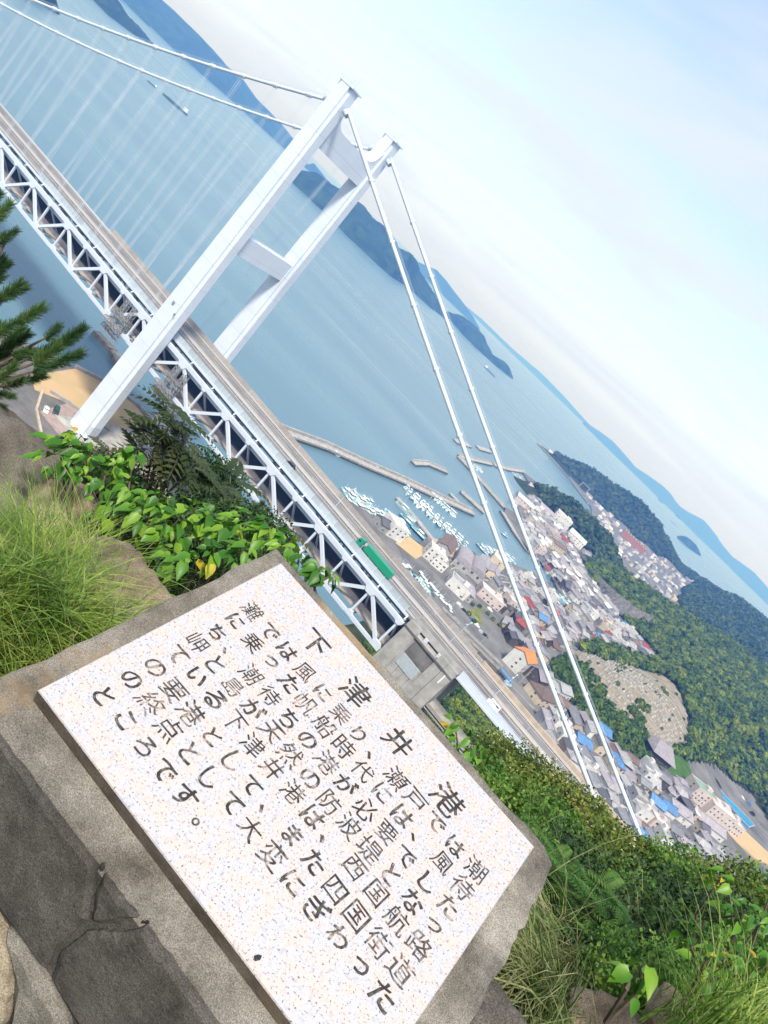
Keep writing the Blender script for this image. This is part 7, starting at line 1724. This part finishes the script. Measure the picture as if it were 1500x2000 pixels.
FLOW = fl.mesh('blossom', M_FLOW)
def bush(px, py, D, r, m, label, flower=False, seed=0):
    R = random.Random(seed); c = at_dist(px, py, D); t = thing('shrub', label, 'shrub', (c[0], c[1], c[2] - r * 0.9), R.uniform(0, 6.28)); f = add('foliage', R.choice(BUSH[m.name]), t); f.location = (0, 0, r * 0.9); f.scale = (r, r, r * R.uniform(0.85, 1.1)); f['kind'] = 'stuff'
    s = add('stems', STEMS, t); s.location = (0, 0, r * 0.9); s.scale = (r, r, r)
    if flower: q = add('blossoms', FLOW, t); q.location = (0, 0, r * 0.9); q.scale = (r, r, r)
    return t
BL = [(1010, 1530, 7.5, 0.42, M_SH1, 1), (965, 1500, 8.0, 0.38, M_SH1, 1), (1060, 1560, 7.5, 0.42, M_SH1, 1), (1110, 1600, 7.2, 0.4, M_SH1, 1), (1000, 1590, 6.5, 0.4, M_SH1, 0), (1060, 1640, 6.0, 0.4, M_SH2, 0), (950, 1550, 6.2, 0.34, M_SH2, 0), (1150, 1640, 7.0, 0.4, M_SH1, 1), (1185, 1665, 8.0, 0.4, M_SH2, 0), (1235, 1690, 8.0, 0.42, M_SH1, 0),
      (1290, 1725, 8.0, 0.4, M_SH2, 0), (1330, 1735, 8.5, 0.42, M_SH2, 0), (1375, 1765, 8.0, 0.38, M_SH1, 0), (1250, 1770, 6.5, 0.4, M_SH3, 0), (1310, 1810, 6.0, 0.4, M_SH3, 0), (1370, 1840, 5.6, 0.36, M_SH3, 0), (1270, 1850, 5.0, 0.36, M_SH3, 0), (1330, 1900, 4.6, 0.34, M_SH3, 0), (1200, 1860, 4.6, 0.3, M_SH3, 0), (1430, 1850, 5.0, 0.34, M_SH3, 0), (1480, 1900, 4.6, 0.3, M_SH2, 0),
      (1100, 1700, 5.4, 0.34, M_SH3, 0), (1050, 1720, 4.8, 0.28, M_SH3, 0), (1440, 1800, 6.4, 0.4, M_SH1, 0), (1490, 1790, 7.0, 0.4, M_SH2, 0), (1400, 1930, 4.2, 0.3, M_SH2, 0), (1200, 1930, 3.6, 0.22, M_SH2, 0), (1290, 1950, 3.6, 0.22, M_SH2, 0), (1220, 1800, 5.4, 0.34, M_SH2, 0), (1340, 1780, 6.4, 0.38, M_SH2, 0), (1130, 1900, 4.0, 0.26, M_SH3, 0), (1010, 1680, 5.0, 0.28, M_SH2, 0)]
items = []
for k, (px, py, D, r, m, fl_) in enumerate(BL):
    w_ = {'shrub_leaf': 'olive small leaved shrub', 'shrub_leaf_green': 'green small leaved shrub', 'shrub_leaf_dark': 'dark green shrub'}[m.name]
    items.append((bush(px, py, D, r, m, 'shrub', bool(fl_), k), w_ + (' dotted with white blossom' if fl_ else '') + ' right of the stone'))
for k, (px, py, D, r, m) in enumerate([(230, 960, 5.2, 0.3, M_SH3), (300, 1040, 4.6, 0.3, M_SH3), (380, 1050, 4.6, 0.3, M_SH3), (450, 1060, 4.6, 0.28, M_SH3), (250, 1060, 4.2, 0.24, M_SH3), (330, 1120, 3.8, 0.2, M_SH3), (430, 1110, 3.8, 0.2, M_SH3), (410, 950, 5.6, 0.3, M_SH3), (500, 1060, 4.6, 0.24, M_SH3), (160, 960, 5.2, 0.24, M_SH3), (40, 905, 10.0, 0.4, M_SH2), (110, 925, 10.0, 0.4, M_SH2), (0, 870, 11.0, 0.5, M_SH2)]):
    items.append((bush(px, py, D, r, m, 'shrub', False, 50 + k), ('dark green shrub behind the broad leaves' if m is M_SH3 else 'green shrub below the parking yard')))
single_out(items)
# scrub that fills the slope between the foreground and the wood
SCR = []
for x, y, z in scatter(120, 260, -245, -195, 1.75, lambda x, y, z: 9.0 < math.dist((x, y), CAM[:2]) < 38 and y > -236, 8, hill_h): SCR.append((x, y, z, Rw.uniform(0.75, 1.2), Rw.uniform(0.0, 0.4)))
SCR = [p for p in SCR if below_line(p[0], p[1], p[2] + p[4] + p[3] * 1.15)]
print('SCRUB', len(SCR))
CR_S = [crown(rs2, 3, 420, 0.075, 9) for _ in range(5)]
wood('hillside_scrub', 'thick green scrub on the slope just below the viewpoint', SCR, CR_S, leaf_mat('scrub_leaf', [(0.018, 0.05, 0.012), (0.045, 0.095, 0.02), (0.12, 0.17, 0.035)], 0.55, 0.2, s1=0.35, s2=5.0))
# ================================================================ the air
bpy.context.view_layer.update()
ztop = 6.0 + max((o.matrix_world @ Vector(c)).z for o in SC.objects if o.type == 'MESH' for c in (o.bound_box[0], o.bound_box[1], o.bound_box[6], o.bound_box[7]))
print('HAZE TOP', ztop)
hz = MB().box((0, 5000, (ztop - 11) / 2), (35900, 27900, ztop + 11)).build('haze', [])
tag(hz, 'pale blue air fading the far islands', 'haze', kind='stuff')
hm = bpy.data.materials.new('haze_air'); hm.use_nodes = True
hn, hl = hm.node_tree.nodes, hm.node_tree.links
hn.remove(hn['Principled BSDF'])
pv = hn.new('ShaderNodeVolumePrincipled')
pv.inputs['Color'].default_value = (0.13, 0.36, 1.0, 1)
pv.inputs['Absorption Color'].default_value = (1, 1, 1, 1)
pv.inputs['Density'].default_value = 0.00022
pv.inputs['Anisotropy'].default_value = 0.0
hl.new(pv.outputs[0], hn['Material Output'].inputs['Volume'])
hz.data.materials.append(hm)
